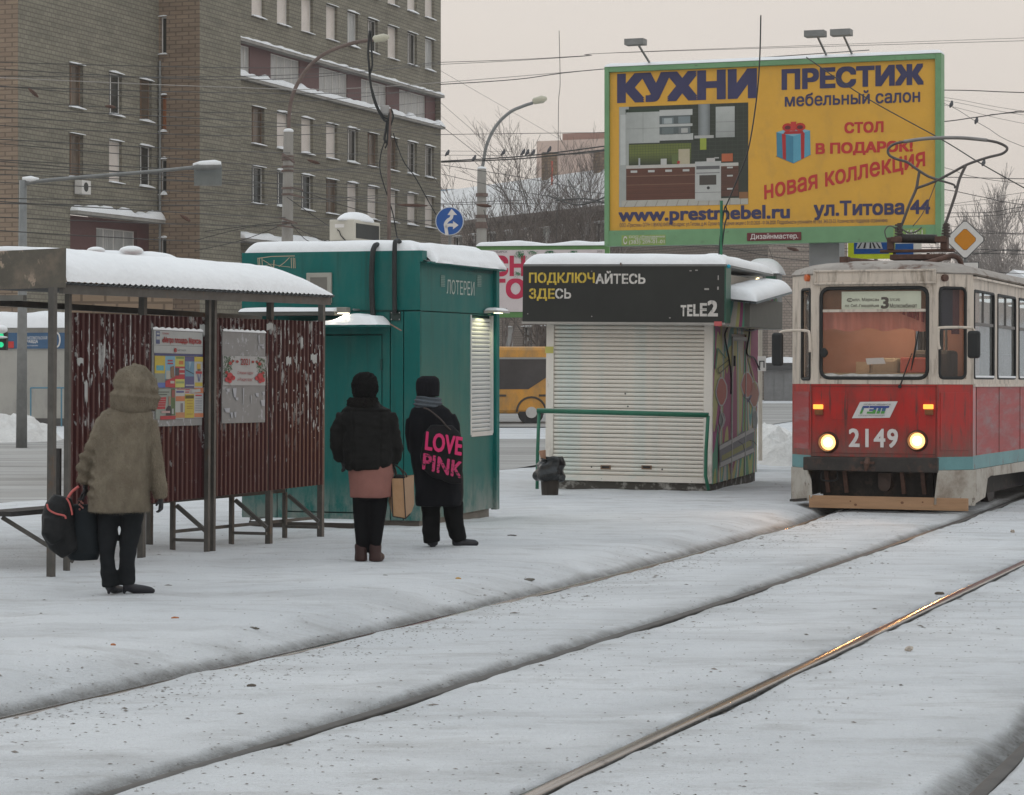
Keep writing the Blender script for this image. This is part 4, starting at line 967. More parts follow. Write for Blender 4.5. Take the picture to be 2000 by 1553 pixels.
# traffic light far left
q = P(4, 660, 50); tl = thing('traffic_light', 'traffic light glowing green with a snow cap at the far left edge', 'traffic light', TR(q.x, q.y, zg(q.x, q.y)))
z = q.z-tl.location.z
m_ = MB(); m_.tube([(-.14,.02,-.1),(-.14,.02,z+.2)], .05, 8); m_.build('post', META, tl)
m_ = MB(); m_.box(-.11, .11, -.1, .1, z-.25, z+.12); m_.build('housing', mat('black_housing', (.03,.035,.03)), tl, bevel=.02)
for dz in (.045, -.14):
    m_ = MB(); m_.disc((0, -.104, z+dz), (1,0,0), (0,0,1), .055); m_.build('green_lens', mat('green_glow', (0,.5,.2), emit=(.05,1,.45), estr=.5), tl)
for dz in (.12, -.04): m_ = MB(); m_.ball((0, -.08, z+dz+.05), (.13,.16,.09 if dz > 0 else .03)); m_.build('snow_cover', SNOW, tl, smooth=True)

# ============================================================ far kiosks
def stall(name, label, M, w_, dp, h, wallm, parts=None, sh=.35, seed=0):
    o = thing(name, label, 'kiosk', M); MB().box(0, w_, 0, dp, 0, h).build('walls', wallm, o, bevel=.01)
    snowcap(o, -.1, w_+.1, -.15, dp+.1, h, sh, seed=seed, r=.5, nx=30, ny=10); return o
x, y, z = gz(-30, 832); M_ = TR(x, y, z, R(-3))
s1 = stall('kiosk', 'pale shop kiosk with a blue sign band across the street at far left', M_, 3.0, 3, 3.2, mat('kiosk_beige', (.36,.345,.31), rough=.7, var=.08, scale=1, dirt=((.25,.24,.22), .62, 1.5, (1,1,.4), .12)), seed=2, sh=.5)
b = lbox(M_, 1, 0, -30, 650, 140, 681); MB().box(b[0], 3.05, -.08, 0, *b[2:]).build('sign_band', mat('band_blue', (.04,.10,.19), rough=.5), s1)
lettering('КОМСОМОЛЬСКАЯ', lbox(M_, 1, -.08, 47, 657, 92, 663), -.08, WHITEP, s1); lettering('ПРАВДА', lbox(M_, 1, -.08, 47, 664, 74, 671), -.08, WHITEP, s1, bold=.02); lettering('газеты журналы', lbox(M_, 1, -.08, 47, 674, 74, 677), -.08, WHITEP, s1)
c_ = onp(M_, 1, -.085, 110, 664); m_ = MB(); m_.tube([(c_[0]+.12*math.cos(t*R(20)), -.085, c_[2]+.24*math.sin(t*R(20))) for t in range(19)], .028, 5, cap=False); m_.build('ring_emblem', WHITEP, s1)
b = lbox(M_, 1, -.08, 8, 667, 27, 680); MB().box(*b[:2], -.1, -.08, *b[2:]).build('red_panel', REDP, s1)
m_ = MB(); 
for px in (60, 120): xx = onp(M_, 1, -.5, px, 780)[0]; m_.tube([(xx,-.5,0),(xx,-.5,1.25)], .025, 6)
m_.tube([(onp(M_,1,-.5,60,780)[0],-.5,1.25),(onp(M_,1,-.5,125,780)[0],-.5,1.25)], .025, 6); m_.build('handrail', mat('rail_blue', (.08,.2,.27)), s1)
MB().box(.3, 3.0, -.04, 0, 0, .25).build('plinth', mat('plinth_dark', (.08,.075,.07)), s1)
# red roofed stall behind the shelter
x, y, z = gz(262, 1000); q = P(136, 698, 42); M_ = TR(q.x, 42, zg(q.x, 42), R(12)); hh = 1.8+(698-492)/F*42-zg(q.x, 42)
s2 = stall('market_stall', 'low stall with a dark red fascia and heaped snow behind the shelter roof', M_, 1.75, 2.2, hh-.12, BR_WARM, sh=.16, seed=6)
MB().box(-.06, 1.8, -.22, -.14, hh-.32, hh-.10).build('fascia', mat('dark_red', (.20,.035,.04), rough=.5), s2)
for xx, ss_ in ((.45, .12), (1.05, .16)): m_ = MB(); m_.ball((xx, .1, hh+.03), (ss_*1.3, .3, ss_*.55)); m_.build('snow_lump', SNOW, s2, smooth=True)
b = lbox(M_, 1, -.14, 0, 0, 1, 1)
MB().box(.02, .85, -.16, -.14, 2.35, 2.72).build('orange_board', mat('orange_signboard', (.32,.12,.06), var=.1), s2)
MB().box(.85, .88, -.17, -.15, 2.33, 2.74).build('red_edge', REDP, s2)
# grey stalls between the kiosk and the tram
for i, (px0, py0, wd, hh, cl, lb) in enumerate(((1492, 783, 1.5, 1.95, (.20,.20,.20), 'grey market stall seen right of the П sign'), (1530, 781, 2.0, 1.75, (.24,.235,.22), 'pale grey market stall half hidden by the tram mirror'))):
    x, y, z = gz(px0, py0); o = stall('market_stall', lb, TR(x, y, z, R(-12)), wd, 3, hh, mat('stall_%d' % i, cl, rough=.6, var=.15), sh=.3, seed=20+i)
    MB().box(-.05, wd+.05, -.25, -.02, hh-.35, hh-.1).build('awning', mat('awning_dark', (.07,.07,.07)), o)
    for xx in (.5, 1.0): MB().box(xx, xx+.03, -.02, 0, .1, hh-.4).build('seam', META, o)
# green kiosk behind the graffiti kiosk
q = P(1428, 698, 45); M_ = TR(q.x, 45, zg(q.x, 45), R(-14)); hh = 1.8+(698-535)/F*45-zg(q.x, 45)
o = stall('kiosk', 'grey and green kiosk with a thick snow roof just behind the graffiti kiosk', M_, .30, .7, hh, mat('kiosk_greygreen', (.24,.25,.24), rough=.6, var=.1), sh=.28, seed=31)
MB().box(.30, .84, .02, .7, hh-1.02, hh-.01).build('sign_box', mat('kiosk_greygreen', (.24,.25,.24)), o); MB().box(.52, .58, -.03, .019, hh-.95, hh-.05).build('corner_post', WHITEP, o); MB().box(.64, .82, -.03, .019, hh-1.0, hh-.05).build('green_panel', mat('dark_green', (.02,.10,.065), rough=.4), o)
snowcap(o, .20, .90, -.15, .8, hh, .26, seed=33, r=.3, nx=20, ny=10)
m_ = MB(); m_.disc((.5, -.02, hh-.12), (1,0,0), (0,0,1), .05, 10); m_.build('lamp_lens', mat('lamp_warm', (1,.8,.4), emit=(1,.8,.45), estr=2.5), o)

# ============================================================ orange bus
ORG = mat('bus_orange', (.62,.29,.04), rough=.4, var=.12, scale=1, dirt=((.22,.16,.09), .55, 1.4, (1,1,.5), .15))
x, y, z = gz(1064, 829); M_ = TR(x, y, z-.02, R(8))
bus = thing('city_bus', 'orange city bus passing behind the teal and white kiosks', 'bus', M_)
BL, BH = 10.5, (830-678)/F*y+.02
m_ = MB(); m_.box(-BL, .55, 0, 2.4, .38, BH); m_.build('body', ORG, bus, bevel=.12)
GLB = mat('bus_glass', (.05,.045,.045), rough=.15, var=.3, scale=1.2)
m_ = MB(); m_.prism([(-BL+.4, BH-.36), (.45, BH-.36), (.45, BH-1.05), (.02, BH-1.05), (-.55, BH-1.42), (-BL+.4, BH-1.42)], 1, -.012, .02); m_.build('window_band', GLB, bus)
for i in range(5):
    xx = -1.9-i*1.8; m_ = MB(); m_.box(xx, xx+.07, -.02, -.012, BH-1.42, BH-.36); m_.build('window_post', mat('bus_dark', (.06,.05,.04)), bus)
m_ = MB(); m_.box(-BL, .5, -.03, 0, BH-.42, BH-.36); m_.build('gutter', mat('bus_grey', (.3,.29,.27)), bus)
for xx in (-.45, -7.2):
    o = MB(); o.tube([(xx, .02, .42), (xx, .3, .42)], .42, 22); wl = o.build('wheel', mat('tyre', (.03,.03,.03), rough=.9), bus, auto=R(40))
    o = MB(); o.tube([(xx, -.01, .42), (xx, .05, .42)], .19, 16); o.build('hub', mat('hub_white', (.5,.49,.47)), wl, auto=R(40))
    o = MB(); o.tube([(xx+.49*math.cos(t*R(15)), -.005, .44+.49*math.sin(t*R(15))) for t in range(13)], .035, 6); o.build('wheel_arch', mat('bus_dark', (.06,.05,.04)), bus)
m_ = MB(); m_.box(-.2, .4, -.02, 0, .95, 1.02); m_.box(-2.0, -1.3, -.02, 0, .95, 1.02); m_.build('trim_strip', mat('bus_dark', (.06,.05,.04)), bus)
m_ = MB(); m_.box(.5, .58, .1, 2.3, .6, 1.6); m_.build('front_panel', mat('bus_grey', (.3,.29,.27)), bus)
# ============================================================ teal kiosk
TEAL = mat('teal_paint', (.005,.118,.107), rough=.42, spec=.2, var=.10, scale=1.2, bump=.04, bscale=6, dirt=[((.05,.14,.12), .62, 2.2, (1,1,.35), .14), ((.10,.14,.12), .74, 26, (1,1,1)), ((.22,.24,.22), .46, 5, (1,1,.6), .10, (.55, .05)), ((.012,.09,.08), .62, 3, (3,3,.2), .08)])
TEALD = mat('teal_seam', (.006,.05,.045), rough=.6)
BLK = mat('black_rubber', (.018,.02,.02), rough=.55, var=.3)
SHUT = mat('shutter_grey', (.56,.57,.56), rough=.45, metal=.2, var=.06, scale=3)
SHUTC = mat('shutter_cream', (.76,.71,.63), rough=.5, var=.05, scale=2, dirt=((.58,.68,.64), .60, 1.1, (1,1,1.6), .12))
TH = R(18.3)
MK = TR(-.9975, 26.6, -.07, -TH); kz = .07
tk = thing('teal_kiosk', 'teal green metal lottery kiosk with snow on its roof behind two waiting women', 'kiosk', MK)
def kf(px, py): return onp(MK, 1, 0, px, py)
def ks(px, py): return onp(MK, 0, 0, px, py)
W_, D_ = -kf(472, 800)[0], ks(963, 800)[1]
zb = kf(820, 1018)[2]; zt2 = kf(820, 489)[2]; zsm = kf(820, 607)[2]; ze = ks(900, 519)[2]
zl = ks(826, 513)[2]
# front wall = panels
dx0, dx1 = kf(560, 800)[0], kf(745, 800)[0]; dz0, dz1 = kf(650, 1000)[2], kf(690, 655)[2]
vx0, vx1, vz0, vz1 = lbox(MK, 1, 0, 600, 533, 649, 592)
xs1, xs2 = kf(762, 800)[0], kf(788, 800)[0]
m_ = MB(); m_.box(-W_, 0, 0, .05, zsm+.006, zt2); m_.build('wall_panel', TEAL, tk, bevel=.006)
for a, b in ((-W_, dx0-.12), (xs1+.005, xs2-.005), (xs2+.005, 0)):
    m_ = MB(); m_.box(a, b, 0, .05, zb, zsm-.006); m_.build('wall_panel', TEAL, tk, bevel=.006)
m_ = MB(); m_.box(dx0-.11, xs1-.005, 0, .05, dz1+.012, zsm-.006); m_.box(dx1+.012, xs1-.005, 0, .05, zb, dz1+.012); m_.box(dx0-.11, dx0-.012, 0, .05, zb, dz1+.012); m_.box(dx0-.012, dx1+.012, 0, .05, zb, dz0-.012); m_.build('door_frame', TEAL, tk)
m_ = MB(); m_.box(dx0, dx1, .004, .05, dz0, dz1); dr = m_.build('door', TEAL, tk, bevel=.006)
m_ = MB(); z_ = kf(700, 860)[2]; m_.box(dx0+.07, dx0+.11, -.05, .004, z_-.08, z_+.08); m_.build('handle', BLK, dr)
for py in (712, 960): z_ = kf(745, py)[2]; m_ = MB(); m_.tube([(dx1+.006, -.012, z_-.06), (dx1+.006, -.012, z_+.06)], .014, 8); m_.build('hinge', TEALD, dr)
m_ = MB(); m_.box(-W_+.01, -.002, .052, .08, zb, zt2-.01); m_.build('inner_lining', TEALD, tk)
# vent grille
m_ = MB(); m_.box(vx0, vx1, -.03, 0, vz0, vz1); v_ = m_.build('vent_frame', mat('vent_grey', (.33,.32,.28), rough=.6, var=.1), tk, bevel=.006)
m_ = MB(); m_.box(vx0+.05, vx1-.05, -.036, -.03, vz0+.05, vz1-.05); m_.build('vent_opening', mat('vent_inner', (.16,.15,.13)), v_)
# graffiti tag scratched in cream
gp = Print(MK, 1, 0, off=.004); rnd = random.Random(4); cr = (.42,.36,.25)
def stroke(g_, pts, wd, col, l=0):
    for (x0, y0), (x1, y1) in zip(pts[:-1], pts[1:]):
        dx, dy = x1-x0, y1-y0; L_ = math.hypot(dx, dy) or 1; nx_, ny_ = -dy/L_*wd/2, dx/L_*wd/2
        g_.poly([(x0+nx_, y0+ny_), (x1+nx_, y1+ny_), (x1-nx_, y1-ny_), (x0-nx_, y0-ny_)], col, l); l = l+.02
stroke(gp, [(503,505),(530,501),(576,500)], 1.6, cr, 0)
for x in (504, 507, 512, 569, 573, 576): stroke(gp, [(x, 503+rnd.random()*3), (x+1, 524)], 1.5, cr, 1)
stroke(gp, [(514,508),(524,514),(533,522)], 1.2, cr, 2); stroke(gp, [(545,521),(556,513),(566,503)], 1.4, cr, 2); stroke(gp, [(535,524),(536,508)], 1.8, cr, 3); stroke(gp, [(516,520),(530,516),(550,520),(568,522)], 1.0, cr, 3)
gp.build('graffiti', tk)
# right side
def xside(o_): return None
SX = Matrix.Rotation(R(90), 4, 'Z')          # local x -> +y ; wall faces +x
sy0, sy1, sz0, sz1 = lbox(MK, 0, 0, 918, 616, 963, 848)
m_ = MB(SX); m_.wall(.012, D_, zb, ks(890, 611)[2]-.006, [(sy0, sy1-.02, sz0, sz1)], 0, .06); m_.build('wall_panel', TEAL, tk)
m_ = MB(SX); m_.wall(.012, D_, ks(890, 611)[2]+.006, ze, [], 0, .06); m_.build('wall_panel', TEAL, tk)
m_ = MB(); m_.box(-.10, -.065, .06, D_, zb, ze); m_.build('inner_lining', TEALD, tk)
m_ = MB(); m_.box(-.03, .045, D_+.001, D_+.11, zb-.02, ks(966, 505)[2]); m_.build('corner_column', TEAL, tk, bevel=.008)
n = 27; sn = None
for i in range(n):
    a = sz0+.03+(sz1-sz0-.06)*i/n; h_ = (sz1-sz0-.06)/n
    if sn is None:
        m_ = MB(); m_.prism([(-.05, 0), (-.03, .002), (-.018, h_*.35), (-.018, h_*.65), (-.03, h_-.004), (-.05, h_-.003)], 1, 0, 1)
        m_ = MB(); vs = [(x_, y_, z_) for y_ in (sy0+.03, sy1-.05) for x_, z_ in [(-.05, 0), (-.03, .002), (-.018, h_*.35), (-.018, h_*.65), (-.03, h_-.004), (-.05, h_-.003)]]
        m_.add(vs, [(i_, i_+1, i_+7, i_+6) for i_ in range(5)]+[(5,0,6,11)]); sn = m_.build('slat', SHUT, tk); sn.location.z = a
    else: c = sn.copy(); COL.objects.link(c); c.location.z = a
m_ = MB(); m_.box(-.03, .012, sy0, sy0+.03, sz0, sz1); m_.box(-.03, .012, sy1-.05, sy1-.02, sz0, sz1); m_.box(-.03, .014, sy0+.03, sy1-.05, sz0-.02, sz0+.03); m_.build('shutter_frame', SHUT, tk)
lettering('ЛОТЕРЕИ', lbox(MK, 0, 0, 872, 548, 926, 576), 0, mat('print_pale', (.42,.46,.42)), tk, ax=0, sgn=1, off=.004)
for px in (864, 935):
    vb = lbox(MK, 0, 0, px-4, 537, px+4, 560); m_ = MB()
    for i in range(7): z_ = vb[2]+(vb[3]-vb[2])*i/7; m_.box(.001, .008, vb[0], vb[1], z_, z_+.012)
    m_.build('vent_louvre', mat('louvre_pale', (.18,.27,.24)), tk)
m_ = MB(); pz = ks(820, 607)[2]
# eave, gutter, roof
m_ = MB(); m_.box(-W_-.02, 0, .05, D_, ze-.06, ze); m_.build('roof', META, tk)
m_ = MB(); a = ks(826, 513); b = ks(973, 528); m_.bar((.10, .03, zl), (.10, D_+.1, zl-.005), .05, .02); m_.build('gutter', TEAL, tk)
m_ = MB(); m_.quad((0,.02,zl+.04),(.13,.02,zl),(.13,D_+.05,zl),(0,D_+.05,zl+.04)); m_.build('eave_sheet', META, tk)
m_ = MB(); m_.box(-.02, .03, -.002, .14, zl+.01, zt2-.001); m_.build('parapet_end', TEAL, tk)
def zr(x, y): return zt2-.01 if x < -.12 else zt2-.01-(x+.12)/.26*(zt2-zl-.01)
snowcap(tk, -W_+.02, -.06, .01, D_, zt2-.02, .155, seed=2, r=.14, nx=70, ny=30, amp=.28)
snowcap(tk, -.9, .145, .16, D_+.1, lambda x, y: min(zt2-.05, zl+.0+max(0, (.10-x))*1.0), .13, seed=13, r=.12, nx=50, ny=40, amp=.22, jag=.04)
# AC unit
b = lbox(MK, 1, .35, 643, 427, 688, 470)
a0, a1 = b[0], b[1]+.02; az0, az1 = b[2], b[3]
ac = MB(); ac.box(a0, a1, .35, .35+.80, az0, az1-.01); ob = ac.build('air_conditioner', mat('ac_beige', (.50,.47,.40), rough=.45, var=.05), tk, bevel=.012)
m_ = MB(); m_.box(a1+.001, a1+.006, .41, 1.10, az0+.03, az1-.05); m_.build('coil', mat('ac_coil', (.03,.032,.03), rough=.6), ob)
for i in range(14): pass
m_ = MB(); m_.box(a0+.07, a0+.18, .345, .35, az1-.10, az1-.06); m_.build('label_plate', WHITEP, ob)
m_ = MB(); m_.tube(curve([(a0+.10,.345,az0+.12),(a0+.13,.33,az0+.10),(a0+.15,.335,az0+.05),(a0+.2,.34,az0)]), .006, 5); m_.build('cable', BLK, ob)
m_ = MB(); m_.rings([(.5*(a0+a1)+.01, .75, az1-.02+z_, (a1-a0)*.5*k, .42*k) for z_, k in ((0,1.04),(.03,.98),(.06,.84),(.09,.62),(.105,.38),(.112,.12))], 24)
m_.build('snow_cover', SNOW, ob, smooth=True)
# black vent pipes
def kp(px, py, y=-.06): v = onp(MK, 1, y, px, py); return Vector((v[0], y, v[2]))
m_ = MB(); m_.tube(curve([kp(737,478,.05), kp(732,481,-.02), kp(728,495,-.06), kp(726,540,-.06), kp(727,590,-.06), kp(729,622,-.06)], 6), .030, 10); m_.build('vent_pipe', BLK, tk, smooth=True)
m_ = MB(); m_.tube(curve([kp(783,478,.10), kp(779,471,.05), kp(774,471,0), kp(771,480,-.05), kp(770.5,540,-.05), kp(771,612,-.05)], 6), .026, 10); m_.build('vent_pipe', BLK, tk, smooth=True)
b = lbox(MK, 1, 0, 764, 609, 783, 626); m_ = MB(); m_.box(b[0], b[1], -.02, -.002, b[2], b[3]); pl_ = m_.build('pipe_plate', mat('plate_black', (.02,.035,.03), rough=.5), tk)
m_ = MB()
for x_ in (b[0]+.01, b[1]-.01):
    for z_ in (b[2]+.012, b[3]-.012): m_.ball((x_, -.022, z_), .006, 6, 4)
m_.build('bolt', SHUT, pl_)
m_ = MB(); a = kp(783, 607, -.006); b = kp(680, 607, -.006); m_.bar(a, b, .012); m_.build('conduit', TEALD, tk)
# door canopy, snow, torn lath, flood lamp, sign bar
c0, c1 = kf(560, 636)[0], kf(765, 636)[0]; cz = kf(700, 637)[2]
m_ = MB(); m_.box(c0, c1, -.42, -.002, cz-.012, cz+.01); m_.build('door_canopy', TEAL, tk)
def hump(x, y): return cz+.01
m_ = MB(); vs = []; nx_, ny_ = 40, 12
for j in range(ny_+1):
    for i in range(nx_+1):
        u, v = i/nx_, j/ny_; x_ = c0+(c1-c0)*u; y_ = -.43+.42*v
        pxx = 560+205*u; hgt = .02+.105*math.exp(-((pxx-716)/30)**2)+.05*math.exp(-((pxx-752)/16)**2)+.025*(pxx < 700)
        e1 = min(1, (1-u)*14); e2 = min(1, v*3.5); vs.append((x_, y_, cz+.008+hgt*math.sqrt(e1)*math.sqrt(max(0,1-(1-e2)**2))+.004*noise.noise(Vector((x_*9, y_*9, 0)))))
m_.add(vs, [(j*(nx_+1)+i, j*(nx_+1)+i+1, (j+1)*(nx_+1)+i+1, (j+1)*(nx_+1)+i) for j in range(ny_) for i in range(nx_)]); m_.build('canopy_snow', SNOW, tk, smooth=True)
m_ = MB(); m_.bar(kp(762,633,-.3), kp(784,646,-.3), .02, .01); m_.build('broken_lath', mat('lath', (.24,.14,.10)), tk)
lx0, lx1, lz0, lz1 = lbox(MK, 1, -.3, 470, 599, 657, 611)
m_ = MB(); m_.box(lx0, lx1, -.36, -.01, lz0-.03, lz0+.012); m_.build('light_box', mat('lightbox_dark', (.10,.10,.09)), tk)
snowcap(tk, lx0, lx1, -.37, -.02, lz0+.012, .05, seed=17, r=.05, nx=40, ny=6, amp=.6, name='light_box_snow')
fl = lbox(MK, 1, -.4, 658, 600, 678, 615); m_ = MB(); m_.box(fl[0], fl[1], -.42, -.3, fl[2]+.02, fl[3]); fo = m_.build('flood_lamp', mat('lamp_grey', (.26,.25,.22), rough=.5, metal=.3), tk, bevel=.01)
m_ = MB(); m_.box(fl[0]+.01, fl[1]-.01, -.41, -.31, fl[2]+.012, fl[2]+.019); m_.build('lamp_lens', mat('lamp_lens_w', (1,.9,.75), emit=(1,.88,.68), estr=6), fo)
m_ = MB(); m_.tube([(fl[1]+.03,-.3,fl[2]+.06), (fl[1]-.02,-.1,fl[2]+.06), (fl[1]-.02,0,fl[2]+.06)], .01, 6); m_.build('lamp_bracket', META, fo)
ld = bpy.data.lights.new('flood_light', 'SPOT'); lo = bpy.data.objects.new('flood_light', ld); COL.objects.link(lo); lo.parent = tk
ld.energy = 16; ld.color = (1,.88,.68); ld.spot_size = R(150); ld.shadow_soft_size = .04; lo.location = ((fl[0]+fl[1])/2, -.36, fl[2]+.0)
# side lamp over the shutter
lp_ = ks(950, 611); m_ = MB(); m_.bar((.0, lp_[1]-.1, lp_[2]+.01), (.16, lp_[1]+.0, lp_[2]+.02), .035); m_.bar((.16, lp_[1]-.15, lp_[2]+.01), (.16, lp_[1]+.3, lp_[2]+.01), .06, .025); so2 = m_.build('shutter_lamp', mat('lamp_grey2', (.35,.34,.32), rough=.5), tk)
m_ = MB(); m_.box(.135, .185, lp_[1]-.13, lp_[1]+.05, lp_[2]-.009, lp_[2]-.004); m_.build('lamp_lens', mat('lamp_lens_y', (1,.95,.6), emit=(1,.93,.55), estr=5), so2)
ld = bpy.data.lights.new('shutter_light', 'SPOT'); lo = bpy.data.objects.new('shutter_light', ld); COL.objects.link(lo); lo.parent = tk
ld.energy = 5; ld.color = (1,.95,.55); ld.spot_size = R(120); ld.shadow_soft_size = .03; lo.location = (.16, (sy0+sy1)/2-.02, lp_[2]-.02); lo.rotation_euler = (0, R(25), 0)
snowcap(tk, .02, .18, lp_[1]-.13, lp_[1]+.28, lp_[2]+.025, .03, seed=5, r=.04, nx=8, ny=8)
# plinth, step and skids
m_ = MB(); m_.box(-W_+.07, -.03, .06, .4, -.1, zb-.004); m_.box(-.35, -.035, .4, D_-.05, -.1, zb-.004); m_.build('plinth', mat('plinth_concrete', (.17,.155,.135), rough=.9, var=.2, bump=.3), tk)
m_ = MB(); m_.box(dx0-.25, dx1-.15, -.45, .04, .03, .09); m_.bar((dx0+.2,-.4,.03),(dx0+.2,-.4,-.1), .06); m_.bar((dx1-.3,-.4,.03),(dx1-.3,-.4,-.1), .06); m_.build('door_step', mat('step_dark', (.05,.042,.035), rough=.8), tk)
snowcap(tk, dx0-.24, dx1-.16, -.44, .03, .09, .012, seed=9, r=.05, nx=20, ny=6, name='step_snow')
# mast with cables on the kiosk roof
q = kp(760, 474, 1.2); ms = thing('cable_mast', 'thin dark steel mast with coiled black cables on the teal kiosk roof', 'mast', TR(*(MK @ Vector((q.x, 1.2, zt2-.02)))))
dm_ = (MK @ Vector((q.x, 1.2, 0))).y
def mp(px, py, dd=0): return W(ms, P(px, py, dm_+dd))
m_ = MB(); m_.tube([(0,0,0), mp(759.5,300), mp(763,212)], [.022,.02,.014], 8); m_.build('pole', RUSTY, ms)
m_ = MB(); b0_ = mp(752, 212); m_.box(b0_.x-.055, b0_.x+.045, .02, .10, b0_.z-.06, b0_.z+.04); m_.build('junction_box', mat('box_grey', (.33,.32,.31)), ms, bevel=.008)
cab = [([(722,60),(719,100),(721,130),(724,165),(732,200),(748,232),(756,236),(760,228),(764,215)], .013), ([(724,60),(726,100),(727,128),(722,150),(726,172),(738,210),(750,228),(757,232)], .011),
       ([(756,236),(753,258),(751,272),(756,278),(758,262),(757,240)], .014), ([(764,212),(768,228),(762,250),(758,275),(752,290)], .009), ([(764,215),(759,230),(763,262),(760,284)], .010),
       ([(752,275),(744,300),(742,330),(750,362),(760,392),(768,420),(774,455),(778,476)], .007), ([(768,260),(776,285),(790,318),(810,345),(835,390),(852,420)], .006)]
for pts, r_ in cab:
    m_ = MB(); m_.tube([mp(v.x, v.y) for v in curve([(a_, b_, 0) for a_, b_ in pts], 6)], r_, 6); m_.build('cable', BLK, ms, smooth=True)

# ============================================================ white kiosk with black sign box
TH2 = R(15); d2 = 36.0; q = P(1390, 953, d2)
MW = TR(q.x, q.y, q.z, -TH2, R(.55)); wk = thing('shuttered_kiosk', 'cream shuttered phone kiosk under a black sign box, its side sprayed with graffiti', 'kiosk', MW)
def wf(px, py, y=0): return onp(MW, 1, y, px, py)
def wsd(px, py): return onp(MW, 0, 0, px, py)
w_ = -wf(1066, 800)[0]; zb, ztp = wf(1228, 941)[2], wf(1228, 625)[2]; dep = wsd(1479, 800)[1]
roofz = wf(1228, 523)[2]
CREAM = mat('kiosk_cream', (.72,.68,.61), rough=.5, var=.06, scale=1.5, dirt=[((.40,.34,.27), .68, 5, (1,1,.5)), ((.30,.27,.23), .48, 6, (1,1,.6), .1, (.7, .15))])
xa, xb = wf(1081, 800)[0], wf(1374, 800)[0]
m_ = MB(); m_.box(-w_, xa, -.01, .06, zb, ztp); m_.build('corner_post', CREAM, wk, bevel=.006)
m_ = MB(); m_.box(xb, -.002, -.01, .06, zb, ztp); m_.build('corner_post', CREAM, wk, bevel=.006)
n = 37; sl = None; z0 = wf(1228, 929)[2]; h_ = (ztp-.02-z0)/n
for i in range(n):
    if sl is None:
        pr_ = [(.055, 0), (.03, .003), (.014, h_*.3), (.010, h_*.55), (.018, h_*.85), (.034, h_-.005), (.055, h_-.004)]
        m_ = MB(); m_.add([(x_, y_, z_) for x_ in (xa+.002, xb-.002) for y_, z_ in pr_], [(k_, k_+1, k_+8, k_+7) for k_ in range(6)]+[(6,0,7,13)]); sl = m_.build('slat', SHUTC, wk); sl.location.z = z0
    else: c = sl.copy(); COL.objects.link(c); c.location.z = z0+h_*i+random.uniform(-.001, .001); c.location.y = random.uniform(-.004, .004); c.rotation_euler = (0, random.uniform(-.0006, .0006), 0)
m_ = MB(); m_.box(xa+.002, xb-.002, .0, .05, zb, z0-.004); m_.build('bottom_rail', SHUTC, wk, bevel=.004)
m_ = MB(); m_.box(xa, xb, .06, .08, zb, ztp); m_.build('shutter_backing', BLK, wk)
for px in (1183, 1263): b = lbox(MW, 1, .01, px-10, 909, px+10, 917); m_ = MB(); m_.box(b[0], b[1], .004, .012, b[2], b[3]); m_.build('lock_slot', mat('rust_slot', (.22,.14,.09)), wk); m_ = MB(); m_.box(b[0]+.02, b[1]-.02, .0, .005, b[2]+.02, b[3]-.012); m_.build('lock_hole', BLK, wk)
for px, py in ((1155, 912), (1293, 917), (1221, 769), (1226, 794), (1175, 935), (1351, 941)): v = wf(px, py); m_ = MB(); m_.ball((v[0], .01, v[2]), .012, 8, 5); m_.build('keyhole', BLK, wk)
b = lbox(MW, 1, -.01, 1065, 677, 1081, 690); m_ = MB(); m_.box(b[0], b[1], -.014, -.0105, b[2], b[3]); m_.build('yellow_tape', mat('tape_yellow', (.55,.52,.15)), wk)
# graffiti side wall
def graf():
    m = bpy.data.materials.new('graffiti_wall'); m.use_nodes = True; n = m.node_tree; b = n.nodes['Principled BSDF']; b.inputs['Roughness'].default_value = .6; L = n.links.new
    t = n.nodes.new('ShaderNodeTexCoord'); mp_ = n.nodes.new('ShaderNodeMapping'); mp_.inputs[3].default_value = (1, .62, .22); mp_.inputs[2].default_value = (R(14), 0, 0); L(t.outputs['Object'], mp_.inputs[0])
    ns = n.nodes.new('ShaderNodeTexNoise'); ns.inputs['Scale'].default_value = 1.5; ns.inputs['Detail'].default_value = 1.2; ns.inputs['Distortion'].default_value = .3; L(mp_.outputs[0], ns.inputs[0])
    r = n.nodes.new('ShaderNodeValToRGB'); r.color_ramp.interpolation = 'CONSTANT'; el = r.color_ramp.elements
    cols = [(0,(.06,.22,.12)),(.36,(.34,.36,.10)),(.41,(.08,.28,.17)),(.46,(.28,.06,.16)),(.49,(.40,.40,.16)),(.52,(.42,.40,.35)),(.56,(.09,.27,.24)),(.60,(.38,.35,.12)),(.65,(.26,.06,.12))]
    el[0].color = (*cols[0][1], 1); el[1].position = cols[1][0]; el[1].color = (*cols[1][1], 1)
    for p_, c_ in cols[2:]: x_ = el.new(p_); x_.color = (*c_, 1)
    L(ns.outputs[0], r.inputs[0]); L(r.outputs[0], b.inputs['Base Color']); return m
GRAF = graf()
zs0, zs1 = zb-.01, wf(1385, 575)[2]; y1_, y2_, y3_ = wsd(1428, 800)[1], wsd(1447, 800)[1], dep
m_ = MB(); m_.box(-.03, 0, .061, y1_-.02, zs0, zs1); m_.build('side_panel', GRAF, wk)
m_ = MB(); m_.box(-.03, 0, wsd(1456, 800)[1]+.02, y3_, zs0, zs1); m_.build('side_panel', GRAF, wk)
dzt = wsd(1440, 658)[2]; dy0, dy1 = y1_, wsd(1455, 800)[1]
m_ = MB(); m_.box(-.03, 0, y1_-.018, wsd(1456, 800)[1]+.018, dzt+.04, zs1); m_.build('side_panel', GRAF, wk)
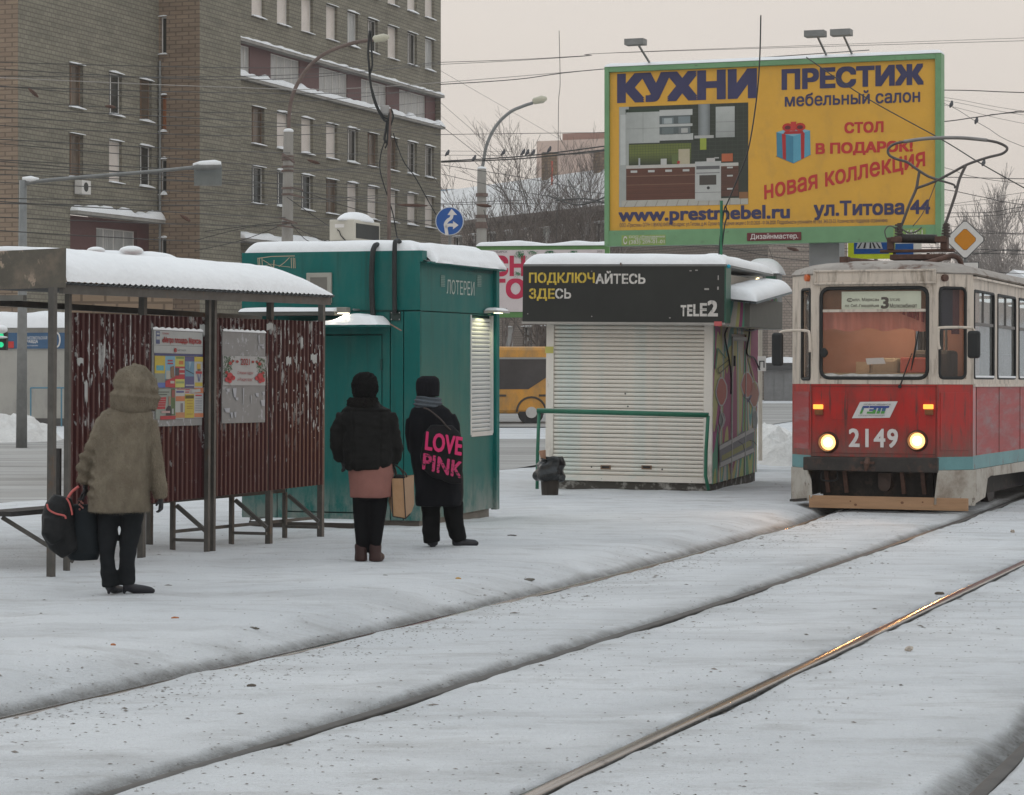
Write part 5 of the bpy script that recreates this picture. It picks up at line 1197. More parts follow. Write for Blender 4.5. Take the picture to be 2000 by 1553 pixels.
m_ = MB(); m_.box(-.03, .02, dy0-.01, dy0+.05, zs0, dzt); m_.box(-.03, .02, dy1-.05, dy1+.01, zs0, dzt); m_.box(-.03, .02, dy0+.05, dy1-.05, dzt-.06, dzt); m_.build('door_frame', mat('frame_grey', (.30,.30,.28), rough=.5, metal=.3), wk)
m_ = MB(); m_.box(-.03, .005, dy0+.055, dy1-.055, zs0, dzt-.065); dd_ = m_.build('door', GRAF, wk); v = wsd(1432, 705); m_ = MB(); m_.box(.006, .04, dy0+.1, dy0+.16, v[2]-.08, v[2]+.08); m_.build('handle', BLK, dd_)
gp = Print(MW, 0, 0, sgn=1, off=.008); wht = (.40,.40,.38); gry = (.14,.14,.145); ylw = (.24,.24,.06); red = (.35,.08,.05)
def blobp(cx, cy, rx, ry, col, l, ph=0): gp.poly([(cx+rx*math.cos(t*.4488)*(1+.12*math.sin(t*2+ph)), cy+ry*math.sin(t*.4488)) for t in range(14)], col, l)
for (cx, cy, rx, ry) in ((1408,765,9,26),(1458,752,10,24),(1472,770,8,24)): blobp(cx, cy, rx+2, ry+3, wht, 1, cx); blobp(cx, cy, rx, ry, red if cx != 1472 else (.30,.12,.08), 2, cx)
gp.poly([(1402,870),(1424,858),(1424,905),(1404,915)], gry, 3); gp.poly([(1424,868),(1447,842),(1470,842),(1470,885),(1424,905)], gry, 3); gp.poly([(1402,872),(1470,835),(1472,842),(1402,880)], wht, 4); gp.poly([(1402,905),(1470,875),(1472,882),(1402,914)], wht, 4); gp.poly([(1408,890),(1466,858),(1466,870),(1408,900)], ylw, 5)
stroke(gp, [(1405,800),(1412,820),(1406,840)], 2, wht, 6); stroke(gp, [(1396,830),(1402,850),(1404,910)], 1.4, (.02,.02,.02), 6); stroke(gp, [(1452,770),(1459,785),(1466,772)], 2, (.05,.05,.12), 6); stroke(gp, [(1400,720),(1422,702),(1422,712),(1403,730),(1400,720)], 2, (.07,.07,.03), 6)
stroke(gp, [(1462,860),(1470,862),(1476,870)], 1.5, (.02,.02,.02), 6); stroke(gp, [(1440,862),(1449,868),(1452,880)], 1.5, (.02,.02,.02), 6)
stroke(gp, [(1396,720),(1400,680),(1416,700)], 2, (.03,.16,.10), 4); stroke(gp, [(1460,700),(1470,735),(1476,760)], 2, (.28,.27,.10), 4)
for (cx, cy, rx, ry) in ((1409,820,5,14),(1474,820,4,18)): blobp(cx, cy, rx+1, ry+1, wht, 1, cx); blobp(cx, cy, rx, ry, (.16,.18,.17), 2, cx)
gp.build('graffiti', wk)
m_ = MB(); v0, v1, v2 = wsd(1416, 640), wsd(1411, 690), wsd(1424, 760)
for pts in ([(1417,640),(1412,655),(1416,680),(1421,705),(1424,735),(1424,770)], [(1463,590),(1460,650),(1455,690),(1470,700),(1480,722)], [(1425,638),(1440,640),(1460,646),(1480,641)]):
    m_ = MB(); m_.tube([(v.x+.03, v.y, v.z) for v in curve([wsd(*p) for p in pts], 5)], .014, 5); m_.build('cable', BLK, wk, smooth=True)
# body shell, plinth
m_ = MB(); m_.box(-w_+.01, -.031, .085, dep, zb, roofz-.05); m_.build('shell', CREAM, wk)
m_ = MB(); m_.box(-w_+.1, -.02, .05, dep-.05, -.25, zb-.004); m_.build('plinth', mat('plinth_burnt', (.07,.065,.055), rough=.9, dirt=((.38,.37,.34), .58, 3.5, (1,1,1.3), .05)), wk)
# black sign box
sy = -.42; b = lbox(MW, 1, sy, 1022, 520, 1415, 628)
sx0 = wf(1021, 575, sy)[0]; sx1 = wf(1415, 575, sy)[0]; s0, s1 = wf(1218, 629, sy)[2], wf(1218, 520, sy)[2]
m_ = MB(); m_.box(sx0, sx1, sy, -.002, s0, s1); m_.build('sign_box', mat('sign_charcoal', (.017,.018,.015), rough=.45, var=.2, scale=2), wk)
m_ = MB(); m_.box(sx0-.01, sx1+.01, sy-.012, -.003, s0-.035, s0-.002); m_.build('sign_trim', mat('trim_pale', (.33,.31,.28)), wk)
m_ = MB(); m_.box(sx1+.001, sx1+.02, sy, -.003, s0, s1); m_.build('sign_end', mat('dark_green', (.02,.10,.065)), wk)
YT = mat('text_yellow', (.56,.40,.05), rough=.5); WT = mat('text_white', (.58,.55,.51), rough=.5)
def WTx(body, x0, y0, x1, y1, m, **k_): return lettering(body, lbox(MW, 1, sy, x0, y0, x1, y1), sy, m, wk, **k_)
WTx('ПОДКЛЮЧ', 1034, 533, 1161, 556, YT, bold=.03); WTx('АЙТЕСЬ', 1164, 530, 1260, 554, WT, bold=.03)
WTx('ЗДЕ', 1034, 564, 1083, 587, YT, bold=.03); WTx('СЬ', 1085, 564, 1115, 583, WT, bold=.03)
# stencil breaks
st_ = Print(MW, 1, sy, off=.006); bk = (.019,.020,.017)
for x_ in (1042.5, 1061, 1079, 1097, 1115.5, 1137, 1155, 1174, 1190, 1207, 1222.5, 1238.5): st_.rect(x_, 531, x_+.9, 560, bk, 1)
for x_ in (1042, 1059, 1076, 1093): st_.rect(x_, 563, x_+.9, 590, bk, 1)
for px, py, ww, hh in ((1402, 538, 2, 9), (1401, 560, 3, 6), (1376, 563, 9, 3.5), (1347, 528, 4, 2), (1358, 527, 5, 2), (1155, 529, 2, 1.5), (1155, 617, 2, 2), (1030, 612, 2, 2), (1307, 620, 3, 2)): st_.rect(px, py, px+ww, py+hh, (.38,.36,.33), 1.6)
st_.build('paint_chips', wk)
tb = lbox(MW, 1, sy, 1329, 589, 1402, 617)
# the operator logo, letters growing to the right
parts_ = [('T', 1329, 1341, 597), ('E', 1342, 1353, 596), ('L', 1354, 1366, 595), ('E', 1367, 1381, 593), ('2', 1382, 1402, 588)]
for ch, x0, x1, yt in parts_: WTx(ch, x0+1, yt, x1-1, 617, WT, bold=.045)
lp2 = Print(MW, 1, sy, off=.012)
for x0, x1, yt in ((1329, 1341, 605), (1342, 1353, 606), (1354, 1366, 604), (1367, 1381, 604)): lp2.rect(x0-.5, yt, x1, yt+.6, bk, 1)
lp2.rect(1390.5, 586, 1391.3, 610, bk, 1); lp2.build('stencil_gap', wk)
b = lbox(MW, 1, sy-.02, 1395, 628, 1410, 637); m_ = MB(); m_.box(b[0], b[1], sy-.03, sy-.015, b[2], b[3]); m_.build('red_sticker', mat('sticker_red', (.48,.10,.10)), wk)
# roof snow and roof things
m_ = MB(); m_.box(sx0, sx1, sy+.01, dep+.05, s1+.001, s1+.03); m_.build('roof', META, wk)
snowcap(wk, sx0+.01, sx1+.01, sy, dep, s1+.03, .165, seed=6, r=.22, nx=80, ny=24, amp=.12)
for a_, b_ in ((1360, 1430),): 
    x0 = wf(a_, 500, 1.6)[0]; x1 = wf(b_, 500, 1.6)[0]; zc = wf(1400, 507, 1.6)[2]
    m_ = MB(); m_.box(x0+.1, x1, 1.3, 1.9, s1+.03, zc-.06); ob = m_.build('air_conditioner', mat('ac_beige', (.50,.47,.40)), wk, bevel=.01)
    m_ = MB(); m_.rings([((x0+x1)/2, 1.6, zc-.07+z_, (x1-x0)*.52*k, .36*k) for z_, k in ((0,1.04),(.05,.98),(.1,.82),(.14,.6),(.16,.3),(.165,.1))], 22); m_.build('snow_cover', SNOW, ob, smooth=True)
m_ = MB(); v = wf(1213, 516, sy); m_.bar((v[0], sy-.02, v[2]-.02), (v[0], sy-.02, v[2]+.02), .02); m_.build('roof_peg', RUSTY, wk)
v = onp(MW, 1, .2, 1411, 505); m_ = MB(); m_.tube([(v[0]-.02, .2, v[2]-.1), (onp(MW,1,.2,1413,400)[0]-.03, .2, onp(MW,1,.2,1413,392)[2])], .022, 8); gm = m_.build('green_mast', mat('mast_green', (.02,.14,.07), rough=.5), wk)
for pts in ([(1408,505),(1414,450),(1418,430),(1424,418),(1418,412),(1410,418),(1412,428)], [(1403,520),(1406,470),(1409,445),(1416,404),(1420,415)], [(1416,404),(1420,398),(1440,350),(1462,290),(1478,190),(1484,112),(1486,30)]):
    m_ = MB(); m_.tube([(v.x, v.y, v.z) for v in curve([onp(MW, 1, .2, *p) for p in pts], 6)], .011, 5); m_.build('cable', BLK, wk, smooth=True)
m_ = MB(); v = wf(1422, 520, sy); m_.ball((v[0], sy+.05, v[2]), .03, 8, 5); m_.build('cyan_bag', mat('cyan', (.02,.35,.5)), wk)
# side sign box with striped skirt and corrugated awning
SXw = Matrix.Rotation(R(90), 4, 'Z')
ax1 = .50; ay0, ay1 = .25, dep+.05; az1 = wsd(1428, 572)[2]; az0 = wsd(1428, 640)[2]
az_lo = onp(MW, 0, ax1, 1505, 582)[2]
m_ = MB(); m_.box(.001, ax1-.10, ay0+.1, ay1-.6, az0, az1-.05); m_.build('side_box', GRAF, wk)
m_ = MB(); m_.box(ax1-.10, ax1-.02, ay0+.1, ay1-.6, az0, az1-.1); m_.build('side_box_end', mat('box_greybrown', (.12,.12,.10), rough=.6), wk)
nn = 16; m_ = MB(); vs = []
for i in range(nn*4+1):
    x_ = .001+(ax1+.12)*i/(nn*4); rip = .018*(1 if (i//2) % 2 == 0 else -1)
    for y_, zz in ((ay0-.15, -.10), (ay1-.5, .14)): vs.append((x_, y_, az1-.02+zz-(x_)*.10+rip))
m_.add(vs, [(2*i, 2*i+2, 2*i+3, 2*i+1) for i in range(nn*4)]); m_.build('corrugated_awning', mat('awning_pale', (.22,.26,.27), rough=.5), wk)
snowcap(wk, .0, ax1+.12, ay0-.15, ay1-.5, lambda x_, y_: az1-.0-.10+.24*(y_-ay0+.15)/(ay1-.35-ay0)-x_*.10, .17, seed=12, r=.2, nx=30, ny=20, amp=.2, name='awning_snow')

# green railing in front of the kiosk
GRN = mat('rail_green', (.015,.13,.075), rough=.45, var=.15, dirt=((.10,.06,.03), .68, 8, (1,1,1)))
MR = TR(*(MW @ Vector((0, -.75, 0))), -TH2, R(.55)); rl = thing('handrail', 'green tubular handrail in front of the cream shutters', 'handrail', MR)
def rr_(px, py, y=0): v = onp(MR, 1, y, px, py); return Vector((v[0], y, v[2]))
m_ = MB(); m_.tube([rr_(1049, 802), rr_(1384, 811)], .036, 10); m_.build('top_bar', GRN, rl, smooth=True)
m_ = MB(); m_.tube([rr_(1053, 803), rr_(1050, 880), rr_(1049, 955)], .026, 8); m_.build('leg', GRN, rl, smooth=True)
m_ = MB(); m_.tube([rr_(1383, 812), rr_(1379, 880), rr_(1378, 930), rr_(1384, 958)], .026, 8); m_.build('leg', GRN, rl, smooth=True)
# litter bin with black bag
q = P(1074, 962, 34.3); bn = thing('litter_bin', 'dark litter bin lined with a crumpled black bag beside the cream kiosk', 'bin', TR(q.x, q.y, G(q.x, q.y)-.02))
bh = (962-920)/F*34.3
m_ = MB(); m_.rings([(0,0,0,.115,.115),(0,0,bh+.04,.135,.135)], 18)
for i in range(0): pass
m_.build('barrel', mat('bin_brown', (.035,.028,.022), rough=.7, var=.3, scale=12, stretch=(1,1,.1)), bn)
m_ = MB(); m_.rings([(0,0,bh-.08,.19,.17),(-.02,0,bh+.02,.21,.19),(.0,0,bh+.14,.20,.18),(.02,0,bh+.25,.15,.14),(.0,0,bh+.19,.10,.09)], 28); 
bg = organic(m_, 'bin_bag', mat('bag_black', (.012,.014,.015), rough=.22, var=.3, bump=.5, bscale=25), bn, voxel=.012, it=1, disp=.06, dsc=9)
cup = MB(TR(q.x-.09, q.y-.02, G(q.x, q.y)+bh+.19, 0, R(-8))); cup.rings([(0,0,0,.035,.035),(0,0,.13,.05,.05)], 16)
tag(cup.build('paper_cup', mat('cup_brown', (.34,.19,.12), rough=.6), None), 'brown paper cup standing in the black bin bag', 'cup')
# ============================================================ tram stop shelter
MAROON = mat('maroon_sheet', (.046,.010,.013), rough=.45, var=.15, scale=3, stretch=(1,1,.5), spec=.3,
   dirt=[((.055,.010,.008), .5, 2, (1,1,.3), .2), ((.36,.36,.35), .575, 5.5, (3.2,1,.55), .014, (.85, 1.55)), ((.30,.30,.30), .64, 11, (2,1,.5), .012, (.4, 1.0))])
POSTM = mat('shelter_steel', (.085,.080,.072), rough=.55, metal=.2, var=.25, scale=8, dirt=((.13,.08,.05), .66, 6, (1,1,.5)))
DKW = mat('dark_wood', (.028,.026,.024), rough=.6, var=.25, scale=8)
sx, sy_ = P(128, 700, 20.3), P(632, 700, 24.9)
ang = math.atan2(sy_.y-sx.y, sy_.x-sx.x)
zf = G(sx.x, sx.y, False)
MSH = TR(sx.x, sx.y, zf, ang, math.atan(.0129*math.sin(ang))); sh = thing('tram_shelter', 'tram stop shelter with a snow roof over maroon corrugated wind screens', 'shelter', MSH)
def sf(px, py, y=0): return onp(MSH, 1, y, px, py)
def corr(x0, x1, z0, z1, name, pitch=.085):
    m_ = MB(); n = int(round((x1-x0)/pitch)); vs = []; prof = [(0,0),(.12,-.024),(.42,-.024),(.54,0),(.96,0)]
    xs = [x0+(i+a)*pitch for i in range(n) for a, _ in prof]+[x0+n*pitch]; ds = [b for i in range(n) for _, b in prof]+[0]
    sc = (x1-x0)/(n*pitch)
    for x_, d_ in zip(xs, ds): xx = x0+(x_-x0)*sc; vs += [(xx, d_, z0(xx) if callable(z0) else z0), (xx, d_, z1(xx) if callable(z1) else z1)]
    m_.add(vs, [(2*i, 2*i+2, 2*i+3, 2*i+1) for i in range(len(xs)-1)]); o = m_.build(name, MAROON, sh)
    s_ = o.modifiers.new('s', 'SOLIDIFY'); s_.thickness = .003; s_.offset = 1; return o
Lx = sf(632, 800)[0]; xm1 = sf(404, 800)[0]; xm2 = sf(417, 800)[0]; xm3 = sf(524, 800)[0]
zb0, zb1 = sf(140, 1000)[2], sf(630, 946)[2]; zt0, zt1 = sf(140, 611)[2], sf(630, 628)[2]
zbf = lambda x_: zb0+(zb1-zb0)*x_/Lx; ztf = lambda x_: zt0+(zt1-zt0)*x_/Lx
corr(.02, xm1-.01, zbf, ztf, 'corrugated_sheet'); corr(xm2+.01, xm3-.012, zbf, ztf, 'corrugated_sheet'); corr(xm3+.012, Lx, zbf, ztf, 'corrugated_sheet')
# eave / roof geometry
ey = -.22
ez0, ez1 = onp(MSH, 1, ey, 124, 553)[2], onp(MSH, 1, ey, 646, 579)[2]; ex0, ex1 = onp(MSH, 1, ey, 124, 550)[0], onp(MSH, 1, ey, 647, 579)[0]
RD = 2.35      # roof depth
ezf = lambda x_: ez0+(ez1-ez0)*(x_-ex0)/(ex1-ex0)
def post(px, foot, y, topz=None, w_=.05, name='post'):
    f_ = onp(MSH, 1, y, px, foot); x_ = f_[0]; m_ = MB(); m_.box(x_-w_/2, x_+w_/2, y-w_/2, y+w_/2, f_[2]-.12, topz if topz else ezf(x_)-.04); return m_.build(name, POSTM, sh)
yp = -.055
post(99.5, 1128, -.30, w_=.052)
for px, ft in ((130, 1124), (404, 1088), (415, 1086)): post(px, ft, yp, w_=.042)
for px, ft in ((276, 1106), (525, 1073), (626, 1054)): post(px, ft-3, .045, w_=.055)
for px, ft in ((292, 1060),): post(px, ft, .9, topz=2.0, w_=.05)
zc = 2.28
for i, x_ in enumerate((.5, 2.2, 3.9)): pass
# bench behind the screen
bx0 = onp(MSH, 1, .45, 47, 1000)[0]; bz = onp(MSH, 1, .45, 60, 998)[2]
bn_z = bz
m_ = MB(); m_.box(-.35, Lx-.25, .30, .60, bz-.02, bz+.02); m_.build('bench_seat', DKW, sh)
for px, ft in ((337, 1092), (452, 1068), (556, 1056)):
    f_ = onp(MSH, 1, .34, px, ft); m_ = MB(); m_.box(f_[0]-.02, f_[0]+.02, .32, .36, f_[2]-.05, bz-.02); m_.build('bench_leg', POSTM, sh)
    f2 = sf(px, ft-12); m_ = MB(); m_.bar((f_[0], .30, bz-.05), (f_[0]+.02, -.03, .16), .035); m_.build('bench_brace', POSTM, sh)
    m_ = MB(); m_.bar((f_[0], .34, .10), (f_[0]+.02, -.03, .10), .028); m_.build('bench_rail', POSTM, sh)
a, b = onp(MSH, 1, .36, 337, 1072), onp(MSH, 1, .36, 630, 1040); m_ = MB(); m_.bar((a[0], .37, .17), (b[0], .37, .15), .03); m_.build('bench_rail', POSTM, sh)
m_ = MB(); a, b = onp(MSH, 1, 0, 60, 1006), onp(MSH, 1, 0, 145, 1100); m_.bar((-.30, .42, bz-.03), (.12, .0, .06), .035); m_.build('bench_brace', POSTM, sh)
m_ = MB(); m_.box(-.02, .01, .05, .09, bz, 1.0); m_.build('back_stay', DKW, sh)
# rails behind the top gap
for y_, z_, h_ in ((.75, 2.19, .05), (1.5, 2.24, .05)):
    m_ = MB(); m_.box(-.6, Lx+.1, y_, y_+.05, z_, z_+h_); m_.build('purlin', POSTM, sh)
m_ = MB(); m_.box(ex0, ex1, ey, ey+.03, 0, .001) if False else m_.add([(ex0,ey,ezf(ex0)-.085),(ex1,ey,ezf(ex1)-.085),(ex1,ey,ezf(ex1)-.012),(ex0,ey,ezf(ex0)-.012),(ex0,ey+.04,ezf(ex0)-.085),(ex1,ey+.04,ezf(ex1)-.085),(ex1,ey+.04,ezf(ex1)-.012),(ex0,ey+.04,ezf(ex0)-.012)], [(0,1,2,3),(7,6,5,4),(0,4,5,1),(1,5,6,2),(2,6,7,3),(3,7,4,0)]); m_.build('eave_beam', POSTM, sh)
rise = .10
m_ = MB(); n = int((ex1-ex0)/.045); vs = []
for i in range(n+1):
    x_ = ex0+(ex1-ex0)*i/n; rp_ = .010*(1 if i % 2 else -1)
    for y_, dz in ((ey-.04, 0), (RD, rise)): vs.append((x_, y_, ezf(x_)+dz+rp_))
m_.add(vs, [(2*i, 2*i+2, 2*i+3, 2*i+1) for i in range(n)]); o = m_.build('roof_sheet', mat('roof_zinc', (.055,.06,.06), rough=.5, metal=.3), sh, smooth=True); s_ = o.modifiers.new('s', 'SOLIDIFY'); s_.thickness = .004
# snow on the roof: steep on the track side, swept down at the far end
ns = 110; mm_ = 26; m_ = MB(); vs = []; hs = .27
for j in range(mm_+1):
    for i in range(ns+1):
        u, v = i/ns, 1-(1-j/mm_)**1; v = .5-.5*math.cos(math.pi*v); x_ = ex0+(ex1-ex0)*u; y_ = ey-.035+(RD-ey)*v
        dy = y_-(ey-.035); de = ex1-x_
        p1 = math.sqrt(max(0, 1-(1-min(1, dy/.42))**2)); p2 = math.sqrt(max(0, 1-(1-min(1, de/1.35))**2)); p4 = min(1, max(0, (x_-ex0)/.03+.55)); p3 = math.sqrt(max(0, 1-(1-min(1, (RD-y_)/.3))**2))
        hh = hs*(1+.10*noise.noise(Vector((x_*.9, y_*1.4, 3))))*p1*p2*p3*p4+.008*noise.noise(Vector((x_*6, y_*6, 1)))*p1
        rp_ = .010*math.sin(math.pi*(x_-ex0)/.045)*math.exp(-dy*12)
        vs.append((x_, y_+.006*noise.noise(Vector((x_*9, 0, 0)))*(j == 0), ezf(x_)+rise*v+.012+max(0, hh)+rp_))
m_.add(vs, [(j*(ns+1)+i, j*(ns+1)+i+1, (j+1)*(ns+1)+i+1, (j+1)*(ns+1)+i) for j in range(mm_) for i in range(ns)])
m_.add([(ex0, ey-.035, ezf(ex0)), (ex0, ey-.035+.4, ezf(ex0)+hs), (ex0, RD-.2, ezf(ex0)+hs+rise), (ex0, RD, ezf(ex0)+rise)], [(0,1,2,3)])
m_.build('roof_snow', SNOW, sh, smooth=True)
# rusty end fascia on the left (a boxed sign board across the end)
def pj(px, py, x_): v = onp(MSH, 0, x_, px, py); return v
MF = sh.matrix_world @ TR(ex0-.03, ey, 0)
v0, v1 = P(123, 482, 19.65), P(123, 560, 19.65); fz0, fz1 = W(sh, v1).z, W(sh, v0).z
FAS = mat('rusty_fascia', (.10,.090,.072), rough=.7, var=.15, scale=4, dirt=[((.32,.25,.19), .58, 7, (1,1,.55), .02), ((.16,.13,.10), .56, 3, (1,1,1), .08)])
c0_ = Vector((ex0-.035, ey-.045, 0)); dirl = (W(sh, P(0, 520, 19.9))-W(sh, P(123, 520, 19.65))); dirl.z = 0; dirl.normalize()
m_ = MB(); e1 = c0_+dirl*3.0; th = Vector((.035, .0, 0))
drop = -.012*3
m_.add([(c0_.x,c0_.y,fz0),(e1.x,e1.y,fz0+drop),(e1.x,e1.y,fz1-.03+drop),(c0_.x,c0_.y,fz1),(c0_.x+.03,c0_.y+.02,fz0),(e1.x+.03,e1.y+.02,fz0+drop),(e1.x+.03,e1.y+.02,fz1-.03+drop),(c0_.x+.03,c0_.y+.02,fz1)], [(0,3,2,1),(4,5,6,7),(0,1,5,4),(1,2,6,5),(2,3,7,6),(3,0,4,7)])
m_.build('end_fascia', FAS, sh)
m_ = MB(); k0 = W(sh, P(0, 584, 19.9)); m_.bar((c0_.x+.05, .15, W(sh, P(90, 582, 20)).z), (c0_.x+.05+dirl.x*2.6, .15+dirl.y*2.6, W(sh, P(0, 578, 20)).z), .05, .045); m_.build('cross_beam', mat('beam_light', (.13,.125,.11), var=.2), sh)
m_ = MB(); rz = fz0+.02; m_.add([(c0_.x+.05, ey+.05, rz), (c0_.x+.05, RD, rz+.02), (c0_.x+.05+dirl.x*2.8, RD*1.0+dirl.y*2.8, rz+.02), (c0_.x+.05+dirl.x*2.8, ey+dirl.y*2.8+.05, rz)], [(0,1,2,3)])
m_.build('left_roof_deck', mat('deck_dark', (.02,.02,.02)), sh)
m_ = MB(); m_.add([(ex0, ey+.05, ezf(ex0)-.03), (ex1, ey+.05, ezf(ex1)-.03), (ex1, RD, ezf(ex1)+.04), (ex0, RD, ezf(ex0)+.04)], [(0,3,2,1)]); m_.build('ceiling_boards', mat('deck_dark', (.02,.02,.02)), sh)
# notice boards on the screens
def board(px0, py0, px1, py1, name, m, y=-.035):
    b = lbox(MSH, 1, y, px0, py0, px1, py1); m_ = MB(); m_.box(b[0], b[1], y, -.026, b[2], b[3]); return m_.build(name, m, sh)
BG = mat('board_grey', (.21,.205,.20), rough=.6, var=.1, scale=4, dirt=((.34,.34,.35), .60, 9, (1.6,1,1), .02))
BW = mat('board_white', (.33,.34,.33), rough=.55, var=.06)
o1 = board(297, 645, 395, 832, 'timetable_board', BG); o2 = board(434, 648, 518, 826, 'greeting_board', BG)
YB = -.035
p = Print(MSH, 1, YB); p.region(40, 75, 730, 1430); p.map = ((40, 85, 725, 1430), lbox(MSH, 1, YB, 297, 646, 395, 832))
w8 = (.34,.35,.34); p.rect(55, 95, 722, 405, w8, 1); p.rect(60, 296, 722, 300, (.1,.1,.1), 2)
p.rect(80, 105, 132, 280, (.05,.07,.16), 2); p.rect(88, 125, 124, 150, w8, 3); p.rect(85, 175, 128, 220, w8, 3)
p.rect(62, 412, 722, 438, (.04,.05,.14), 2)
ye, bl, rd, vi, og, lb_ = (.42,.32,.04), (.14,.30,.40), (.33,.02,.03), (.06,.06,.16), (.42,.14,.06), (.35,.36,.34)
p.rect(65, 448, 205, 690, ye, 2); p.rect(85, 580, 185, 650, (.08,.28,.32), 3); p.rect(65, 690, 205, 820, (.18,.20,.17), 2); p.rect(80, 820, 205, 890, (.07,.12,.32), 3)
p.rect(205, 448, 338, 770, bl, 2); p.rect(235, 500, 305, 520, rd, 3); p.rect(235, 540, 310, 560, rd, 3); p.poly([(270,600),(320,580),(330,750),(275,750)], (.16,.09,.05), 4); p.rect(215,650,275,770,(.32,.32,.28),3); p.poly([(205,800),(338,730),(338,890),(205,880)], rd, 4); p.rect(270,795,325,830,(.35,.33,.3),5)
p.rect(338, 448, 470, 590, (.40,.36,.08), 2); p.rect(350, 455, 460, 480, (.12,.2,.06), 3); p.rect(390, 510, 450, 560, (.40,.12,.03), 3); p.rect(338, 590, 470, 770, rd, 2); p.rect(340, 610, 390, 720, (.04,.04,.05), 3); p.rect(395,615,465,640,(.36,.3,.28),4); p.rect(395,680,465,700,(.36,.3,.28),4); p.rect(338, 770, 470, 885, (.42,.40,.10), 2); p.rect(350, 800, 460, 830, (.2,.25,.1), 3)
p.rect(470, 448, 603, 890, vi, 2); p.rect(475, 515, 600, 730, (.09,.20,.28), 3); p.poly([(485,630),(595,690),(595,700),(485,645)], (.02,.03,.05), 4); p.poly([(520,520),(560,520),(530,640)], (.2,.3,.36), 4); p.rect(480, 845, 595, 865, (.3,.3,.34), 4)
p.rect(603, 448, 722, 890, (.34,.34,.33), 2); p.rect(603, 448, 722, 515, ye, 3); p.rect(640, 545, 690, 620, (.42,.28,.03), 3); p.rect(645,620,690,650,(.1,.08,.05),4); p.rect(622, 655, 708, 690, rd, 4); p.poly([(645,695),(655,695),(670,800),(660,800)], (.05,.07,.2), 4); p.poly([(685,695),(695,695),(675,800),(665,800)], (.05,.07,.2), 4); p.rect(612, 815, 718, 870, ye, 3)
p.rect(80, 905, 345, 1330, (.22,.25,.22), 2); p.rect(100, 945, 260, 958, (.05,.06,.05), 3); p.rect(100, 980, 230, 993, (.05,.06,.05), 3); p.rect(285, 905, 340, 1280, (.06,.11,.04), 3); p.rect(290, 920, 335, 1030, (.22,.06,.05), 4); p.poly([(90,1030),(220,1020),(205,1190),(90,1190)], rd, 3)
for yy in (1050, 1082, 1114, 1146): p.rect(95, yy, 205, yy+5, (.36,.3,.3), 5)
p.poly([(215,1190),(245,1140),(280,1150),(290,1280),(215,1280)], (.02,.02,.03), 4); p.poly([(245,1010),(278,1015),(275,1130),(250,1130)], (.27,.17,.12), 5); p.rect(150,1215,265,1245,(.38,.25,.24),6); p.rect(140, 1285, 345, 1335, rd, 4); p.rect(292,1185,318,1260,(.3,.3,.3),5)
p.rect(345, 905, 472, 1330, (.35,.36,.34), 2); p.rect(355, 935, 460, 962, (.05,.06,.18), 3); p.rect(348, 1010, 470, 1080, og, 3); p.rect(415, 1110, 450, 1235, (.15,.13,.14), 3); p.rect(348,1240,472,1315,(.38,.17,.08),3); p.rect(360,905,470,915,rd,4)
p.rect(472, 905, 605, 980, (.35,.3,.3), 2); p.rect(478, 912, 540, 925, rd, 3); p.rect(478, 945, 530, 960, rd, 3); p.rect(475, 980, 605, 1320, ye, 2); p.rect(480, 998, 600, 1045, (.12,.10,.02), 3)
for yy in (1070, 1110, 1150, 1180, 1260): p.rect(500, yy, 582, yy+10, (.28,.16,.03), 3)
p.rect(605, 905, 732, 1320, (.34,.35,.35), 2); p.rect(605, 890, 732, 970, og, 3); p.poly([(560,920),(680,905),(690,950),(560,965)], (.36,.36,.35), 5); p.rect(620,990,710,1010,rd,3)
for yy in (1040,1070,1090,1110,1140,1165,1190,1215): p.rect(618, yy, 712, yy+5, (.10,.10,.14), 3)
p.rect(607, 1255, 732, 1312, og, 3)
p.build('advert_print', o1)
def ST(body, x0, y0, x1, y1, m, bold=0, par=o1):
    def cv(box): 
        (X0, Y0, X1, Y1), (a_, b_, c_, d_) = p.map; f1 = lambda x_: a_+(x_-X0)/(X1-X0)*(b_-a_); f2 = lambda y_: d_-(y_-Y0)/(Y1-Y0)*(d_-c_)
        return f1(x0), f1(x1), f2(y1), f2(y0)
    return lettering(body, cv(None), YB, m, par, bold=bold, off=.010)
RP = mat('print_dullred', (.30,.03,.03)); 
ST('Остановка', 160, 112, 248, 145, RP); ST('«Метро площадь Маркса»', 160, 180, 695, 280, RP, bold=.03); ST('МЕТАЛЛ', 365, 350, 480, 372, BLACKP)
ST('8', 322, 335, 352, 390, RP, bold=.06); ST('РЕКЛАМА', 488, 1005, 596, 1038, BLACKP)
